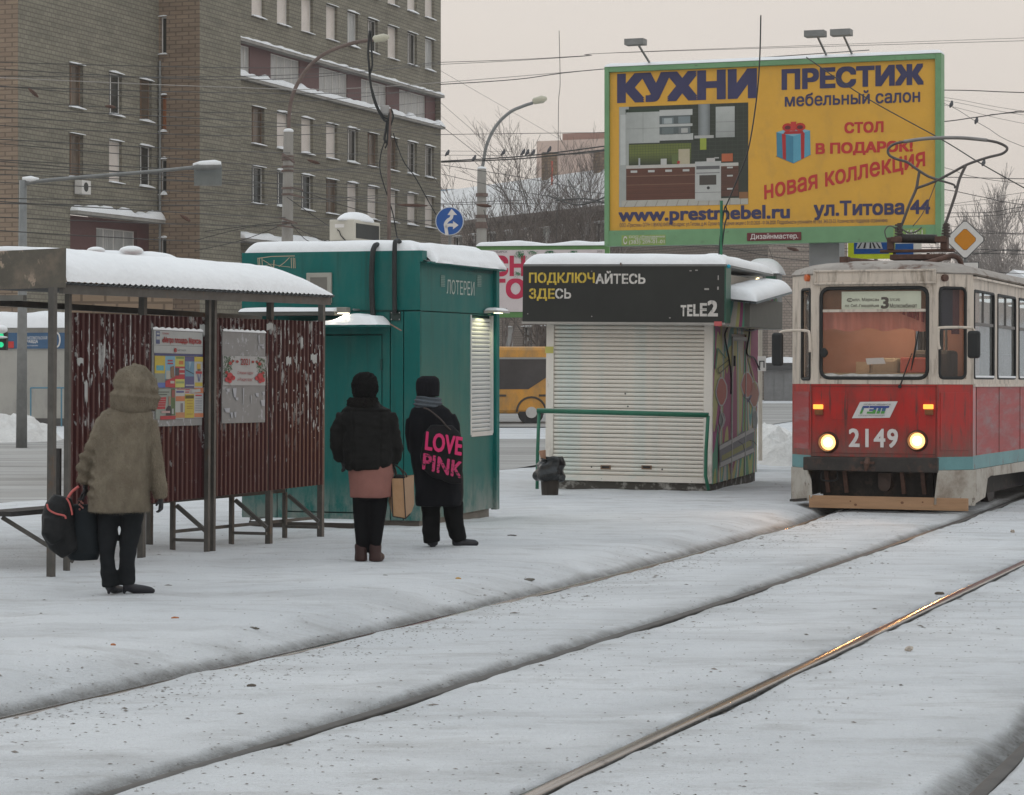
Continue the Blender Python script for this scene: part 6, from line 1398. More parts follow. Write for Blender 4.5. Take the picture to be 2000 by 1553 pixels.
# greeting poster
p2 = Print(MSH, 1, YB); p2.map = ((1015, 110, 1612, 1400), lbox(MSH, 1, YB, 434, 648, 518, 826)); R2 = p2.rect
R2(1018, 455, 1610, 870, (.35,.345,.34), 1); R2(1016, 450, 1612, 453, (.08,.08,.08), 2); R2(1016, 872, 1612, 875, (.1,.1,.1), 2)
rnd = random.Random(9)
for side in (0, 1):
    for i in range(150):
        cx = 1030+rnd.random()*165*(1-rnd.random()*.3); cy = 460+rnd.random()*290; cx = 1020+(cx-1020)*(1-(cy-460)/600)
        a = rnd.uniform(.6, 2.6); L_ = rnd.uniform(18, 45); x1, y1 = cx+math.cos(a)*L_, cy+abs(math.sin(a))*L_; 
        if side: cx, x1 = 2628-cx, 2628-x1
        p2.poly([(cx-5, cy), (cx+5, cy), (x1, y1)], (.02, rnd.uniform(.05, .11), .025), 2+(i % 4)*.5)
    for (cx, cy, r_) in ((1110,560,26),(1060,690,22),(1150,530,16),(1205,535,20)):
        X_ = cx if not side else 2628-cx; p2.poly([(X_+r_*math.cos(t*.785), cy+r_*math.sin(t*.785)) for t in range(8)], (.26,.02,.02), 5)
    for (cx, cy, rx, ry) in ((1105,745,42,55),(1065,790,30,35),(1145,765,32,35),(1105,810,25,30)):
        X_ = cx if not side else 2628-cx; p2.poly([(X_+rx*math.cos(t*.628), cy+ry*math.sin(t*.628)) for t in range(10)], (.38,.02,.03), 6)
for (x0, y0, x1, y1) in ((1500,150,1520,270),(1505,280,1580,300),(1500,300,1515,370),(1545,310,1585,340),(1320,370,1355,384),(1072,275,1092,295),(1060,915,1110,960),(1150,905,1200,1040),(1185,1040,1225,1080),(1290,905,1306,1145),(1398,1010,1412,1140),(1465,980,1510,1035),(1560,960,1600,1010),(1540,1080,1600,1165),(1035,1185,1110,1250),(1120,1250,1150,1330),(1170,1240,1200,1320)):
    p2.poly([(x0, y0+rnd.random()*8), (x1, y0), (x1-rnd.random()*8, y1), (x0+(x1-x0)*.3, y1-rnd.random()*10)], (.36,.37,.40), 3)
p2.build('greeting_print', o2)
def ST2(body, x0, y0, x1, y1, m, bold=0, shear=0):
    (X0, Y0, X1, Y1), (a_, b_, c_, d_) = p2.map; f1 = lambda x_: a_+(x_-X0)/(X1-X0)*(b_-a_); f2 = lambda y_: d_-(y_-Y0)/(Y1-Y0)*(d_-c_)
    return lettering(body, (f1(x0), f1(x1), f2(y1), f2(y0)), YB, m, o2, bold=bold, off=.013, shear=shear)
ST2('2021', 1252, 492, 1372, 580, RP, bold=.02); ST2('С Новым годом', 1205, 668, 1425, 722, RP, shear=.3); ST2('и Рождеством!', 1205, 762, 1415, 818, RP, shear=.3)
for o_, b_ in ((o1, lbox(MSH, 1, -.035, 297, 645, 395, 832)), (o2, lbox(MSH, 1, -.035, 434, 648, 518, 826))):
    m_ = MB(); n = 8; vs = []
    for i in range(n*5+1):
        x_ = b_[0]+(b_[1]-b_[0])*i/(n*5); k_ = .010+.012*abs(math.sin(math.pi*i/5)); vs += [(x_, -.045, b_[3]-.004), (x_, -.04, b_[3]+k_), (x_, -.018, b_[3]+k_*.7)]
    m_.add(vs, [(3*i+j, 3*i+3+j, 3*i+4+j, 3*i+1+j) for i in range(n*5) for j in (0, 1)]); m_.build('snow_rim', SNOW, o_)
pr = Print(MSH, 1, -.028, off=.003); rnd = random.Random(21); pap = (.36,.37,.36)
def torn(x0, y0, x1, y1, c=pap):
    pts = []; n = 9
    for i in range(n): t = i/(n-1); pts.append((x0+(x1-x0)*t, y0+rnd.uniform(0, .18)*(y1-y0)))
    for i in range(n): t = 1-i/(n-1); pts.append((x0+(x1-x0)*t, y1-rnd.uniform(0, .45)*(y1-y0)))
    pr.poly(pts, c, 1+rnd.random())
for b_ in ((389,631,405,660),(520,630,533,648),(465,634,468,672),(470,760,474,790),(558,695,568,722),(606,690,618,712),(586,655,591,688),(630,790,632,800),(150,698,162,716),(164,740,170,800)): torn(*b_)
for k in range(150):
    cl = rnd.choice([(133,168,640,860),(170,205,640,760),(205,225,630,730),(402,408,700,800),(528,560,690,800),(560,630,650,800),(560,628,740,860),(603,628,640,860)])
    x_ = rnd.uniform(cl[0], cl[1]); y_ = rnd.uniform(cl[2], cl[3]); w_ = rnd.uniform(.6, 2.2); h_ = rnd.uniform(3, 26)*rnd.random()
    c_ = rnd.uniform(.18, .40); torn(x_, y_, x_+w_, y_+h_+2, (c_, c_, c_*.98))
pr.build('torn_paper', sh)['kind'] = 'stuff'
# ============================================================ tram
CRM = mat('tram_cream', (.56,.485,.41), rough=.5, var=.10, scale=2, stretch=(2,2,.6), bump=.08, bscale=20, dirt=[((.20,.16,.12), .62, 3.5, (2.5,2.5,.35), .08), ((.24,.12,.06), .70, 9, (1,1,1), .03), ((.30,.26,.22), .60, 4, (3,3,.25), .06)])
RED = mat('tram_red', (.40,.016,.012), rough=.32, var=.12, scale=1.2, coat=.2, dirt=[((.16,.035,.028), .56, 2.5, (1,1,.5), .12), ((.28,.13,.11), .70, 9, (1,1,1), .03), ((.10,.03,.025), .60, 5, (3,3,.25), .05), ((.13,.075,.06), .44, 6, (1.5,1.5,.5), .12, (1.15, .68))], bump=.12, bscale=3)
REDF = mat('tram_red_faded', (.32,.045,.045), rough=.55, var=.16, scale=2.2, stretch=(.4,.4,2.5), dirt=[((.26,.17,.17), .58, 2.0, (.5,.5,3), .12)])
BLT = mat('tram_teal_band', (.12,.26,.27), rough=.5, var=.15, scale=2, dirt=((.15,.13,.11), .62, 6, (1,1,.5), .05))
SKT = mat('tram_skirt', (.44,.41,.36), rough=.6, var=.12, scale=2, dirt=[((.13,.10,.08), .62, 6, (1,1,.8), .03), ((.25,.21,.17), .55, 2, (1,1,1), .1)])
UND = mat('undercarriage', (.022,.018,.015), rough=.75, var=.5, scale=9, dirt=((.06,.04,.03), .58, 5, (1,1,1)))
BMP = mat('bumper_dark', (.030,.025,.022), rough=.6, var=.35, scale=8, dirt=((.09,.045,.03), .60, 6, (1,1,1)))
RUB = mat('rubber_seal', (.012,.013,.013), rough=.6)
RST = mat('rust_brown', (.09,.048,.035), rough=.8, var=.4, scale=10)
GLT = glassmat('tram_glass', (.10,.10,.10), .30, .05, .7)
GLW = glassmat('windscreen_glass', (.20,.15,.12), .26, .04, .8)
GLD = glassmat('side_glass', (.14,.145,.14), .80, .08, .45)
d0 = 31.5; q = P(1706, 700, d0); TT = R(21.6)
MT = TR(q.x, q.y, 1.8-Hd(d0), -TT, 0, -.010)
tr = thing('tram', 'red and cream tram number 2149 with lit headlights coming along the near track', 'tram', MT)
def tf(px, py, y=0): return onp(MT, 1, y, px, py)
ZB, ZR, ZRT, ZRF = .70, .72, 1.655, 3.06
fl_, fr_ = tf(1584, 800)[0], tf(1830, 800)[0]; hw = (fr_-fl_)/2; xc = (fr_+fl_)/2
fl_, fr_ = xc-hw, xc+hw
ex, L_ = .37, .45; sxL, sxR = fl_-ex, fr_+ex; BLEN = 14.4
# wall frames: matrices with local x along the wall, wall plane y=0 facing outward (-y)
MFr = Matrix.Translation((fl_, 0, 0))
def wallM(x0, y0, x1, y1): return Matrix.Translation((x0, y0, 0)) @ Matrix.Rotation(math.atan2(y1-y0, x1-x0), 4, 'Z'), math.hypot(x1-x0, y1-y0)
MTr, lT = wallM(fr_, 0, sxR, L_); MTl, _ = wallM(sxL, L_, fl_, 0); MSr, lS = wallM(sxR, L_, sxR, L_+BLEN); MSl, _ = wallM(sxL, L_+BLEN, sxL, L_)
def wl(M_, px, py): v = onp(MT @ M_, 1, 0, px, py); return v
WFz = (tf(1706, 740)[2], tf(1706, 561)[2]); wx0, wx1 = tf(1602, 650)[0]-fl_, tf(1813, 650)[0]-fl_
bz0, bz1 = tf(1706, 553)[2], tf(1706, 529)[2]
front_hole = (wx0, wx1, WFz[0], WFz[1])
cab = (wl(MTr, 1834, 650)[0], wl(MTr, 1887, 650)[0], wl(MTr, 1860, 740)[2], wl(MTr, 1860, 561)[2])
cabL = (wl(MTl, 1566, 650)[0], wl(MTl, 1583, 650)[0], wl(MTl, 1575, 742)[2], wl(MTl, 1575, 564)[2])
sw = []; wz0, wz1 = wl(MSr, 1935, 740)[2], wl(MSr, 1935, 572)[2]
pitch = 1.62; s0 = wl(MSr, 1896, 650)[0]
s0 = max(.06, s0)
x_ = s0
while x_+1.35 < BLEN-.2: sw.append((x_, x_+1.38, wz0, wz1)); x_ += pitch
m_ = MB(MFr); m_.wall(0, 2*hw, ZRT, ZRF, [front_hole], 0, .05)
m_.xf = MTr; m_.wall(0, lT, ZRT, ZRF, [cab], 0, .05); m_.xf = MTl; m_.wall(0, lT, ZRT, ZRF, [cabL], 0, .05)
m_.xf = MSr; m_.wall(0, lS, ZRT, ZRF-.02, sw, 0, .05); m_.xf = MSl; m_.wall(0, lS, ZRT, ZRF-.02, [(BLEN-b, BLEN-a, c, d) for a, b, c, d in sw], 0, .05)
m_.xf = None; m_.quad((sxR, L_+BLEN, ZB), (sxL, L_+BLEN, ZB), (sxL, L_+BLEN, ZRF), (sxR, L_+BLEN, ZRF)); body = m_.build('upper_body', CRM, tr)
m_ = MB(MFr); m_.wall(0, 2*hw, ZR, ZRT-.003); m_.build('front_panel', RED, tr)
m_ = MB(MTr); m_.wall(.006, lT-.004, ZR+.01, ZRT-.003); m_.build('nose_panel', RED, tr)
m_ = MB(MTl); m_.wall(.004, lT-.006, ZR+.01, ZRT-.003); m_.build('nose_panel', RED, tr)
m_ = MB(MTr); hb = (.05, lT-.06, ZR+.09, ZRT-.10); m_.box(hb[0], hb[1], -.008, .0, hb[2], hb[3]); m_.build('hatch', RED, tr, bevel=.004)
m_ = MB(MTl); m_.box(.06, lT-.05, -.008, .0, ZR+.09, ZRT-.10); m_.build('hatch', REDF, tr, bevel=.004)
m_ = MB(MSr); m_.wall(.0, .22, ZR+.02, ZRT-.003); m_.build('side_panel', RED, tr)
for i in range(9):
    a = .224+i*1.6; b = min(lS, a+1.594); m_ = MB(MSr); m_.wall(a, b, ZR+.02, ZRT-.003); m_.build('side_panel', REDF, tr)
    m_ = MB(MSr); m_.box(a-.012, a-.004, -.006, .002, ZR+.02, ZRT-.02); m_.build('panel_seam', RST, tr)
m_ = MB(MSl); m_.wall(0, lS, ZR, ZRT-.003); m_.build('side_panel', REDF, tr)
bz = .565
m_ = MB(MTr); m_.wall(.002, lT, bz, ZR+.01); m_.build('teal_band', BLT, tr); m_ = MB(MTl); m_.wall(0, lT-.002, bz, ZR+.01); m_.build('teal_band', BLT, tr)
m_ = MB(MSr); m_.wall(0, lS, bz, ZR+.02); m_.build('teal_band', BLT, tr); m_ = MB(MSl); m_.wall(0, lS, bz, ZR); m_.build('teal_band', BLT, tr)
# inner dark shell (floor, inner walls), cab bulkhead and furniture
INW = mat('tram_inner', (.16,.145,.12), rough=.8)
m_ = MB(); m_.box(sxL+.08, sxR-.08, .5, L_+BLEN-.05, .60, .66); m_.build('floor', INW, tr)
m_ = MB(); m_.box(sxL+.06, sxR-.06, .52, L_+BLEN-.06, ZRF-.12, ZRF-.08); m_.build('ceiling', mat('tram_ceiling', (.35,.33,.29)), tr)
CT = mat('cab_tan', (.42,.215,.155), rough=.8, var=.12, scale=2)
m_ = MB(); m_.box(fl_-.25, .22, 1.45, 1.50, .66, ZRF-.12); m_.box(.60, fr_+.25, 1.45, 1.50, .66, ZRF-.12); m_.box(.22, .60, 1.45, 1.50, .66, 1.2); m_.build('cab_bulkhead', CT, tr)
m_ = MB(); m_.box(fl_+.1, fr_-.1, .12, .55, 1.35, 1.80); m_.box(fl_+.1, fr_-.1, .06, .12, 1.2, 1.76); m_.build('dashboard', mat('dash_cream', (.40,.30,.18), rough=.6, var=.1), tr)
CUR = mat('curtain_pink', (.60,.20,.14), rough=.85, var=.15, scale=3, stretch=(8,1,.3))
def curtain(x0, x1, y, zt0, zbf, m, n=60, amp=.02):
    m_ = MB(); vs = []
    for i in range(n+1):
        u = i/n; x_ = x0+(x1-x0)*u; dy = amp*math.sin(u*40); vs += [(x_, y+dy, zt0), (x_, y+dy*1.5, zbf(u))]
    m_.add(vs, [(2*i, 2*i+1, 2*i+3, 2*i+2) for i in range(n)]); return m_.build('curtain', m, tr, smooth=True)
zc_ = tf(1700, 643)[2]
curtain(fl_+.12, fr_-.10, .12, tf(1700, 606)[2], lambda u: zc_+.02*math.sin(u*19)-.03*abs(u-.5), CUR)
curtain(fr_-.50, fr_-.11, .10, tf(1700, 606)[2], lambda u: tf(1700, 612)[2]-.15*u, mat('curtain_red', (.30,.02,.03), rough=.8))
m_ = MB(); m_.box(fl_+.12, fr_-.1, .14, .16, tf(1700, 606)[2]-.01, ZRF-.13); m_.build('header_board', mat('cab_brown', (.26,.12,.06), rough=.7, var=.2, scale=3), tr)
m_ = MB(); m_.box(-.50, -.32, 1.1, 1.35, 1.35, 1.95); m_.build('locker', mat('cab_beige', (.46,.36,.25)), tr)
m_ = MB(); m_.box(-.28, .1, .95, 1.30, 1.1, 2.0); m_.build('driver_seat', mat('seat_grey', (.32,.27,.2)), tr, bevel=.05)
m_ = MB(); m_.box(.25, .68, .4, .6, 1.80, 2.0); m_.build('red_box', mat('box_red', (.5,.10,.07)), tr, bevel=.02)
m_ = MB(MT.inverted() @ MT); a, b = tf(1687, 700), tf(1722, 712); m_.add([(a.x,.10,a.z),(b.x+.0,.10,a.z+.01),(b.x+.03,.10,b.z+.01),(a.x+.02,.10,b.z)], [(0,3,2,1)]); m_.build('paper_sheet', WHITEP, tr)
# glowing ceiling panel added to brighten the cab behind the windscreen
m_ = MB(); m_.box(-.35, .35, .55, .75, ZRF-.135, ZRF-.122); m_.build('cab_fill_panel', mat('cab_fill_glow', (1,.85,.65), emit=(1,.78,.55), estr=30), tr)
# route board
rb0, rb1, rz0, rz1 = lbox(MT, 1, .05, 1644, 569, 1799, 604)
m_ = MB(); m_.box(rb0, rb1, .045, .055, rz0, rz1); rbd = m_.build('route_board', mat('route_pale', (.58,.62,.50), emit=(.60,.66,.52), estr=.18), tr)
DKG = mat('print_darkgrey', (.06,.055,.05))
def RBt(b_, x0, y0, x1, y1, bold=.012): lettering(b_, lbox(MT, 1, .045, x0, y0, x1, y1), .045, DKG, rbd, bold=bold)
RBt('«пл. Маркса»', 1666, 582, 1717, 590); RBt('пл. Сиб.-Гвардейцев', 1651, 594, 1717, 601); RBt('3', 1722, 581, 1735, 602, .05); RBt('№', 1720.5, 596, 1725, 601); RBt('ЗЛСИБ', 1738, 583, 1758, 588); RBt('Молкомбинат', 1738, 593, 1791, 601, .02)
m_ = MB(); c_ = tf(1658, 586); 
m_.tube([(c_.x+.035*math.cos(t*R(20)), .043, c_.z+.022*math.sin(t*R(20))) for t in range(19)], .004, 4, cap=False); m_.build('metro_ring', DKG, rbd); RBt('М', 1656, 583.5, 1661, 589)
# windows with rubber seals
def rrect(x0, x1, z0, z1, r=.09, k=5):
    out = []
    for cx, cz, a0 in ((x1-r, z1-r, 0), (x0+r, z1-r, 90), (x0+r, z0+r, 180), (x1-r, z0+r, 270)):
        for i in range(k+1): a = R(a0+90*i/k); out.append((cx+r*math.cos(a), cz+r*math.sin(a)))
    return out
def twindow(M_, hole, glass, rubber=.034, fr=RUB, name='window', r=.10, horn=None, snow=True):
    x0, x1, z0, z1 = hole; pts = rrect(x0+.01, x1-.01, z0+.01, z1-.01, r)
    m_ = MB(M_); k = len(pts)
    cx, cz = (x0+x1)/2, (z0+z1)/2
    # flange ring filling the square corners: cream plate with rounded opening
    sq = []
    for (px_, pz_) in pts:
        a = (px_-cx)/((x1-x0)/2), (pz_-cz)/((z1-z0)/2); s_ = 1/max(abs(a[0]), abs(a[1])); sq.append((cx+a[0]*s_*(x1-x0)/2*1.003, cz+a[1]*s_*(z1-z0)/2*1.003))
    vs = [(a, .012, b) for a, b in pts]+[(a, .012, b) for a, b in sq]
    m_.add(vs, [(i, i+k, (i+1) % k+k, (i+1) % k) for i in range(k)]); m_.build('window_surround', CRM, tr)
    m_ = MB(M_); m_.tube([(a, .004, b) for a, b in pts]+[(pts[0][0], .004, pts[0][1])], rubber, 6, cap=False); w__ = m_.build(name, fr, tr, smooth=True)
    m_ = MB(M_); m_.add([(a, .02, b) for a, b in pts], [tuple(range(k))]); m_.build('pane', glass, w__); return w__
wsn = twindow(MFr, front_hole, GLW, .026, name='windscreen', r=.11)
hz = tf(1706, 607)[2]; m_ = MB(MFr); m_.box(wx0+.03, wx1-.03, -.0, .03, hz-.015, hz+.02); m_.build('transom', CRM, wsn)
m_ = MB(MFr); vs = []; n = 40
for i in range(n+1):
    u = i/n; x_ = wx0+.06+(wx1-wx0-.12)*u; h_ = .035+.02*noise.noise(Vector((u*9, 1, 0)))-.01; vs += [(x_, -.006, WFz[0]+.02), (x_, -.004, WFz[0]+.035+max(.0, h_))]
m_.add(vs, [(2*i, 2*i+2, 2*i+3, 2*i+1) for i in range(n)]); m_.build('frost_strip', mat('frost', (.45,.44,.42), rough=.7, var=.3, scale=12), wsn)
twindow(MTr, cab, GLT, .022, name='cab_window', r=.07); twindow(MTl, cabL, GLT, .022, name='cab_window', r=.03)
m_ = MB(MTr); m_.box(cab[0]+.05, cab[0]+.30, .10, .12, 2.35, cab[3]); m_.build('curtain', mat('curtain_navy', (.02,.02,.035)), tr); m_ = MB(MTr); m_.box(cab[0]+.30, cab[1]-.02, .11, .13, 2.3, cab[3]); m_.build('curtain', mat('curtain_wine', (.12,.03,.035)), tr)
for i, h in enumerate(sw):
    o = twindow(MSr, h, GLD, .020, r=.06)
    zt_m = h[2]+(h[3]-h[2])*.62
    m_ = MB(MSr); m_.box(h[0]+.02, h[1]-.02, .002, .03, zt_m-.02, zt_m+.02); m_.box((h[0]+h[1])/2-.015, (h[0]+h[1])/2+.015, .004, .03, zt_m+.02, h[3]-.02); m_.build('window_bar', mat('bar_grey', (.16,.15,.14)), o)
    m_ = MB(MSr); m_.box(h[0]+.05, h[1]-.05, -.015, .015, h[2]+.015, h[2]+.04); m_.build('sill_frost', SNOW, o)
    if i < 4:
        m_ = MB(MSr); m_.box(h[0]+.25, h[0]+.75, .35, .85, 1.3, 2.1); m_.build('seat', mat('seat_grey2', (.12,.11,.10)), tr, bevel=.05)
    m_ = MB(MSl); h2 = (BLEN-h[1], BLEN-h[0], h[2], h[3]); m_.tube([(a, .004, b) for a, b in rrect(*h2, .06)]+[(rrect(*h2, .06)[0][0], .004, rrect(*h2, .06)[0][1])], .02, 5, cap=False); w__ = m_.build('window', RUB, tr); m_ = MB(MSl); m_.add([(a, .02, b) for a, b in rrect(*h2, .06)], [tuple(range(24))]); m_.build('pane', GLD, w__)
for i in range(3): m_ = MB(); m_.box(.1, .9, 3+i*3, 4.2+i*3, ZRF-.14, ZRF-.125); m_.build('saloon_lamp', mat('saloon_glow', (.8,.9,.9), emit=(.8,.92,.95), estr=2.0), tr)
for px in (1922, ): m_ = MB(MSr); v = wl(MSr, px, 650); m_.tube([(v[0], .5, .66), (v[0], .5, ZRF-.1)], .02, 6); m_.build('grab_pole', META, tr)
# side cream strips: mouldings
m_ = MB(MSr); m_.box(0, lS, -.02, -.001, ZRT-.03, ZRT+.01); m_.build('waist_moulding', CRM, tr)
m_ = MB(MSr); m_.box(0, lS, -.05, .0, ZRF-.05, ZRF-.022); m_.build('gutter', CRM, tr)
# front header box and corner lamps
hx0, hx1 = tf(1590, 540)[0]-fl_, tf(1829, 540)[0]-fl_
m_ = MB(MFr); m_.box(hx0, hx1, -.05, -.001, bz0-.015, bz0+.012); m_.box(hx0, hx1, -.05, -.001, bz1-.01, bz1+.014); m_.box(hx0, hx0+.035, -.049, -.001, bz0+.012, bz1-.01); m_.box(hx1-.035, hx1, -.049, -.001, bz0+.012, bz1-.01); m_.build('header_frame', CRM, tr, bevel=.006)
m_ = MB(MFr); m_.box(hx0+.035, hx1-.035, -.025, -.001, bz0+.012, bz1-.01); m_.build('header_panel', CRM, tr)
for M_, px, c_ in ((MTr, 1843, RST), (MTl, 1580, mat('marker_orange', (.55,.12,.03), rough=.4))):
    v = wl(M_, px, 543); m_ = MB(M_); m_.tube([(v[0], -.05, v[2]), (v[0], 0, v[2])], .045, 10); m_.build('marker_lamp', c_, tr)
# roof
ROOFM = mat('tram_roof', (.30,.27,.24), rough=.7, var=.2, scale=3, dirt=((.12,.07,.05), .6, 4, (1,1,1)))
m_ = MB(); out = [(fl_, 0), (fr_, 0), (sxR, L_), (sxR, L_+BLEN), (sxL, L_+BLEN), (sxL, L_)]; lay = [(1.0, ZRF), (1.02, ZRF+.02), (.97, ZRF+.09), (.80, ZRF+.16), (.45, ZRF+.20)]
ccx, ccy = xc, L_+BLEN/2; vs = []
for k_, z_ in lay:
    for a, b in out: 
        dy = (b-ccy); vs.append((ccx+(a-ccx)*k_, ccy+dy*(1+(k_-1)*.12), z_))
fs = [(i*6+j, i*6+(j+1) % 6, (i+1)*6+(j+1) % 6, (i+1)*6+j) for i in range(len(lay)-1) for j in range(6)]+[tuple(range((len(lay)-1)*6, len(lay)*6))]
m_.add(vs, fs); m_.build('roof', ROOFM, tr, auto=R(50))
# lamps
for px, py in ((1618, 864), (1792, 861)):
    v = tf(px, py); 
    m_ = MB(); m_.tube([(v.x, -.075, v.z), (v.x, -.03, v.z), (v.x, .001, v.z)], [.115, .13, .14], 24, cap=False); m_.tube([(v.x, -.075, v.z), (v.x, -.01, v.z)], [.113, .100], 24, cap=False); hl_ = m_.build('headlight', mat('lamp_ring', (.10,.05,.04), rough=.4, metal=.5), tr, auto=R(40))
    m_ = MB(); m_.ball((v.x, -.006, v.z), (.099, .022, .099), 20, 10); m_.build('lens', mat('headlight_glow', (1,.8,.5), emit=(1,.52,.16), estr=2.4), hl_, smooth=True)
    m_ = MB(); m_.ball((v.x, -.012, v.z), (.068, .024, .068), 20, 10); m_.build('bulb', mat('headlight_core', (1,.9,.7), emit=(1,.80,.45), estr=6), hl_, smooth=True)
    ld = bpy.data.lights.new('headlight_beam', 'SPOT'); lo = bpy.data.objects.new('headlight_beam', ld); COL.objects.link(lo); lo.parent = tr; lo.location = (v.x, -.13, v.z)
    ld.energy = 75; ld.color = (1,.52,.20); ld.spot_size = R(64); ld.spot_blend = .9; ld.shadow_soft_size = .09; lo.rotation_euler = (R(-87), 0, R(-10))
IND = mat('indicator_orange', (.6,.2,.03), rough=.3, emit=(1,.40,.06), estr=1.6); INB = mat('indicator_brown', (.20,.07,.02), rough=.35)
for px in (1600, 1815):
    v = tf(px, 796); m_ = MB(); m_.box(v.x-.07, v.x+.055, -.045, -.001, v.z-.02, v.z+.04); m_.build('indicator', IND, tr, bevel=.008)
    m_ = MB(); m_.box(v.x-.05, v.x+.055, -.045, -.001, v.z-.095, v.z-.028); m_.build('indicator_lower', INB, tr, bevel=.008)
# hatches on the front
for b_ in ((1623, 765, 1655, 820),):
    b = lbox(MT, 1, 0, *b_); m_ = MB(); m_.box(b[0], b[1], -.006, -.001, b[2], b[3]); m_.build('hatch', RED, tr, bevel=.003)
for a_, b_ in (((fl_+.012, ZR+.02), (fl_+.012, ZRT-.02)), ((fr_-.012, ZR+.02), (fr_-.012, ZRT-.02)), ((fl_+.02, ZR+.045), (fr_-.02, ZR+.045)), ((fl_+.02, ZRT-.03), (fr_-.02, ZRT-.03))):
    m_ = MB(); m_.bar((a_[0], -.003, a_[1]), (b_[0], -.003, b_[1]), .006); m_.build('panel_seam', mat('seam_darkred', (.10,.02,.015)), tr)
# emblem and number
em = Print(MT, 1, 0, off=.006); em.poly([(1680,785),(1753.5,784),(1738,816),(1664,817)], (.60,.58,.57), 0)
em.poly([(1685.5,793),(1698,793),(1697,797),(1686.5,797)], (.03,.05,.22), 2); em.poly([(1684.5,794),(1689.5,794),(1684,808),(1679.5,808)], (.06,.18,.20), 1); em.poly([(1682,801),(1687,801),(1684,808),(1679.5,808)], (.08,.30,.06), 3)
em.poly([(1699,793),(1714,793),(1709.5,808),(1693,808),(1694,804),(1704,804),(1705,802.5),(1697.5,802.5),(1698.5,799.5),(1706,799.5),(1707,797),(1698,797)], (.03,.06,.24), 2)
em.poly([(1706,800.5),(1711.7,800.5),(1709.5,808),(1693,808),(1694,804),(1704.5,804)], (.08,.30,.06), 3)
em.poly([(1714,793),(1738,793),(1736,797),(1713,797)], (.03,.05,.24), 4); em.poly([(1716,797),(1722,797),(1718,808),(1712,808)], (.04,.12,.22), 3); em.poly([(1724,797),(1731,797),(1727.5,808),(1720.5,808)], (.04,.12,.22), 3); em.poly([(1713.5,803),(1719.7,803),(1718,808),(1712,808)], (.08,.30,.06), 5); em.poly([(1722,803),(1729,803),(1727.5,808),(1720.5,808)], (.08,.30,.06), 5)
emo = em.build('emblem', tr)
lettering('НОВОСИБИРСК', lbox(MT, 1, 0, 1688, 788.5, 1741, 791.5), 0, DKG, emo, off=.016); lettering('ГОРЭЛЕКТРОТРАНСПОРТ', lbox(MT, 1, 0, 1677, 810.5, 1729, 813), 0, DKG, emo, off=.016)
lettering('2149', lbox(MT, 1, 0, 1659, 838.5, 1753, 873), 0, mat('number_white', (.62,.58,.56), rough=.5), tr, bold=.035, off=.006, space=1.12)
# bumper, undercarriage, plank, skirts
m_ = MB(); b = tf(1575, 905); m_.prism([(fl_-.09, ZR-.01), (fr_+.02, ZR+.005), (fr_+.02, .53), (fl_-.09, .54)], 1, -.06, .10); m_.build('bumper', BMP, tr, bevel=.012)
m_ = MB(); m_.box(fl_+.10, fr_-.10, .25, .32, .05, .60); m_.build('lifeguard_backing', UND, tr)
m_ = MB(); m_.box(sxL+.22, sxR-.22, 1.3, 14, .17, .58); m_.build('underframe', UND, tr)
m_ = MB(); m_.box(fl_+.05, fr_-.05, .30, 1.299, .22, .58); m_.build('underframe', UND, tr)
m_ = MB(); v = tf(1697, 905); m_.tube([(v.x, -.07, v.z+.06), (v.x, -.12, v.z), (v.x-.02, -.09, v.z-.09)], [.03,.04,.02], 8); m_.bar((v.x-.09, -.08, v.z+.01), (v.x+.09, -.08, v.z+.01), .03); m_.build('coupler_hook', RST, tr)
for px0, px1, y0, y1 in ((1715, 1740, 925, 958),): a = lbox(MT, 1, .1, px0, y0, px1, y1); m_ = MB(); m_.box(a[0], a[1], .1, .24, a[2]+.06, a[3]); m_.tube([((a[0]+a[1])/2, .08, a[2]+.07), ((a[0]+a[1])/2, .2, a[2]+.07)], .08, 14); m_.build('coupler_housing', mat('coupler_brown', (.055,.035,.027), rough=.7, var=.3), tr)
for px in (1612, 1648, 1760, 1800): v = tf(px, 940, .15); m_ = MB(); m_.bar((v.x, .16, .6), (v.x+.03, .20, .25), .05); m_.build('bracket', RST, tr)
m_ = MB(); v1, v2 = tf(1607, 925, .05), tf(1635, 925, .05); m_.tube(curve([(v1.x,.05,v1.z+.03),(v1.x,.02,v1.z-.08),(v2.x,.02,v2.z-.08),(v2.x,.05,v2.z+.03)], 5), .012, 5); m_.build('hose', RUB, tr)
b = lbox(MT, 1, .06, 1580, 971, 1901, 995)
WOODP = mat('pine_plank', (.36,.21,.115), rough=.6, var=.18, scale=3, stretch=(.6,4,7), dirt=((.18,.10,.05), .70, 5, (1,1,1), .03))
p0 = tf(1580, 970, -.02); p1 = tf(1580, 995, -.02); p2 = onp(MT, 1, -.02, 1901, 970)
m_ = MB(); m_.box(p0.x, fr_+.40, -.02, .025, .055, .215); pk = m_.build('wooden_plank', WOODP, tr, bevel=.004)
for px, py, r_ in ((1661, 979, .012), (1671, 986, .02), (1762, 982, .022), (1802, 981, .013)): v = tf(px, py, -.02); m_ = MB(); m_.prism([(v.x+r_*math.cos(t*.785), v.z+r_*.8*math.sin(t*.785)) for t in range(8)], 1, -.0215, -.019); m_.build('knot', mat('knot', (.16,.075,.04)), pk)
def skirt(M_, pts, name='skirt', th=.012):
    m_ = MB(M_); m_.prism(pts, 1, -.014, -.002); return m_.build(name, SKT, tr)
skirt(MTr, [(.01, bz-.004), (lT+.05, bz-.004), (lT+.03, .10), (-.05, .13)], 'skirt')
s1 = wl(MSr, 1960, 930)[0]; a1 = wl(MSr, 1948, 980)
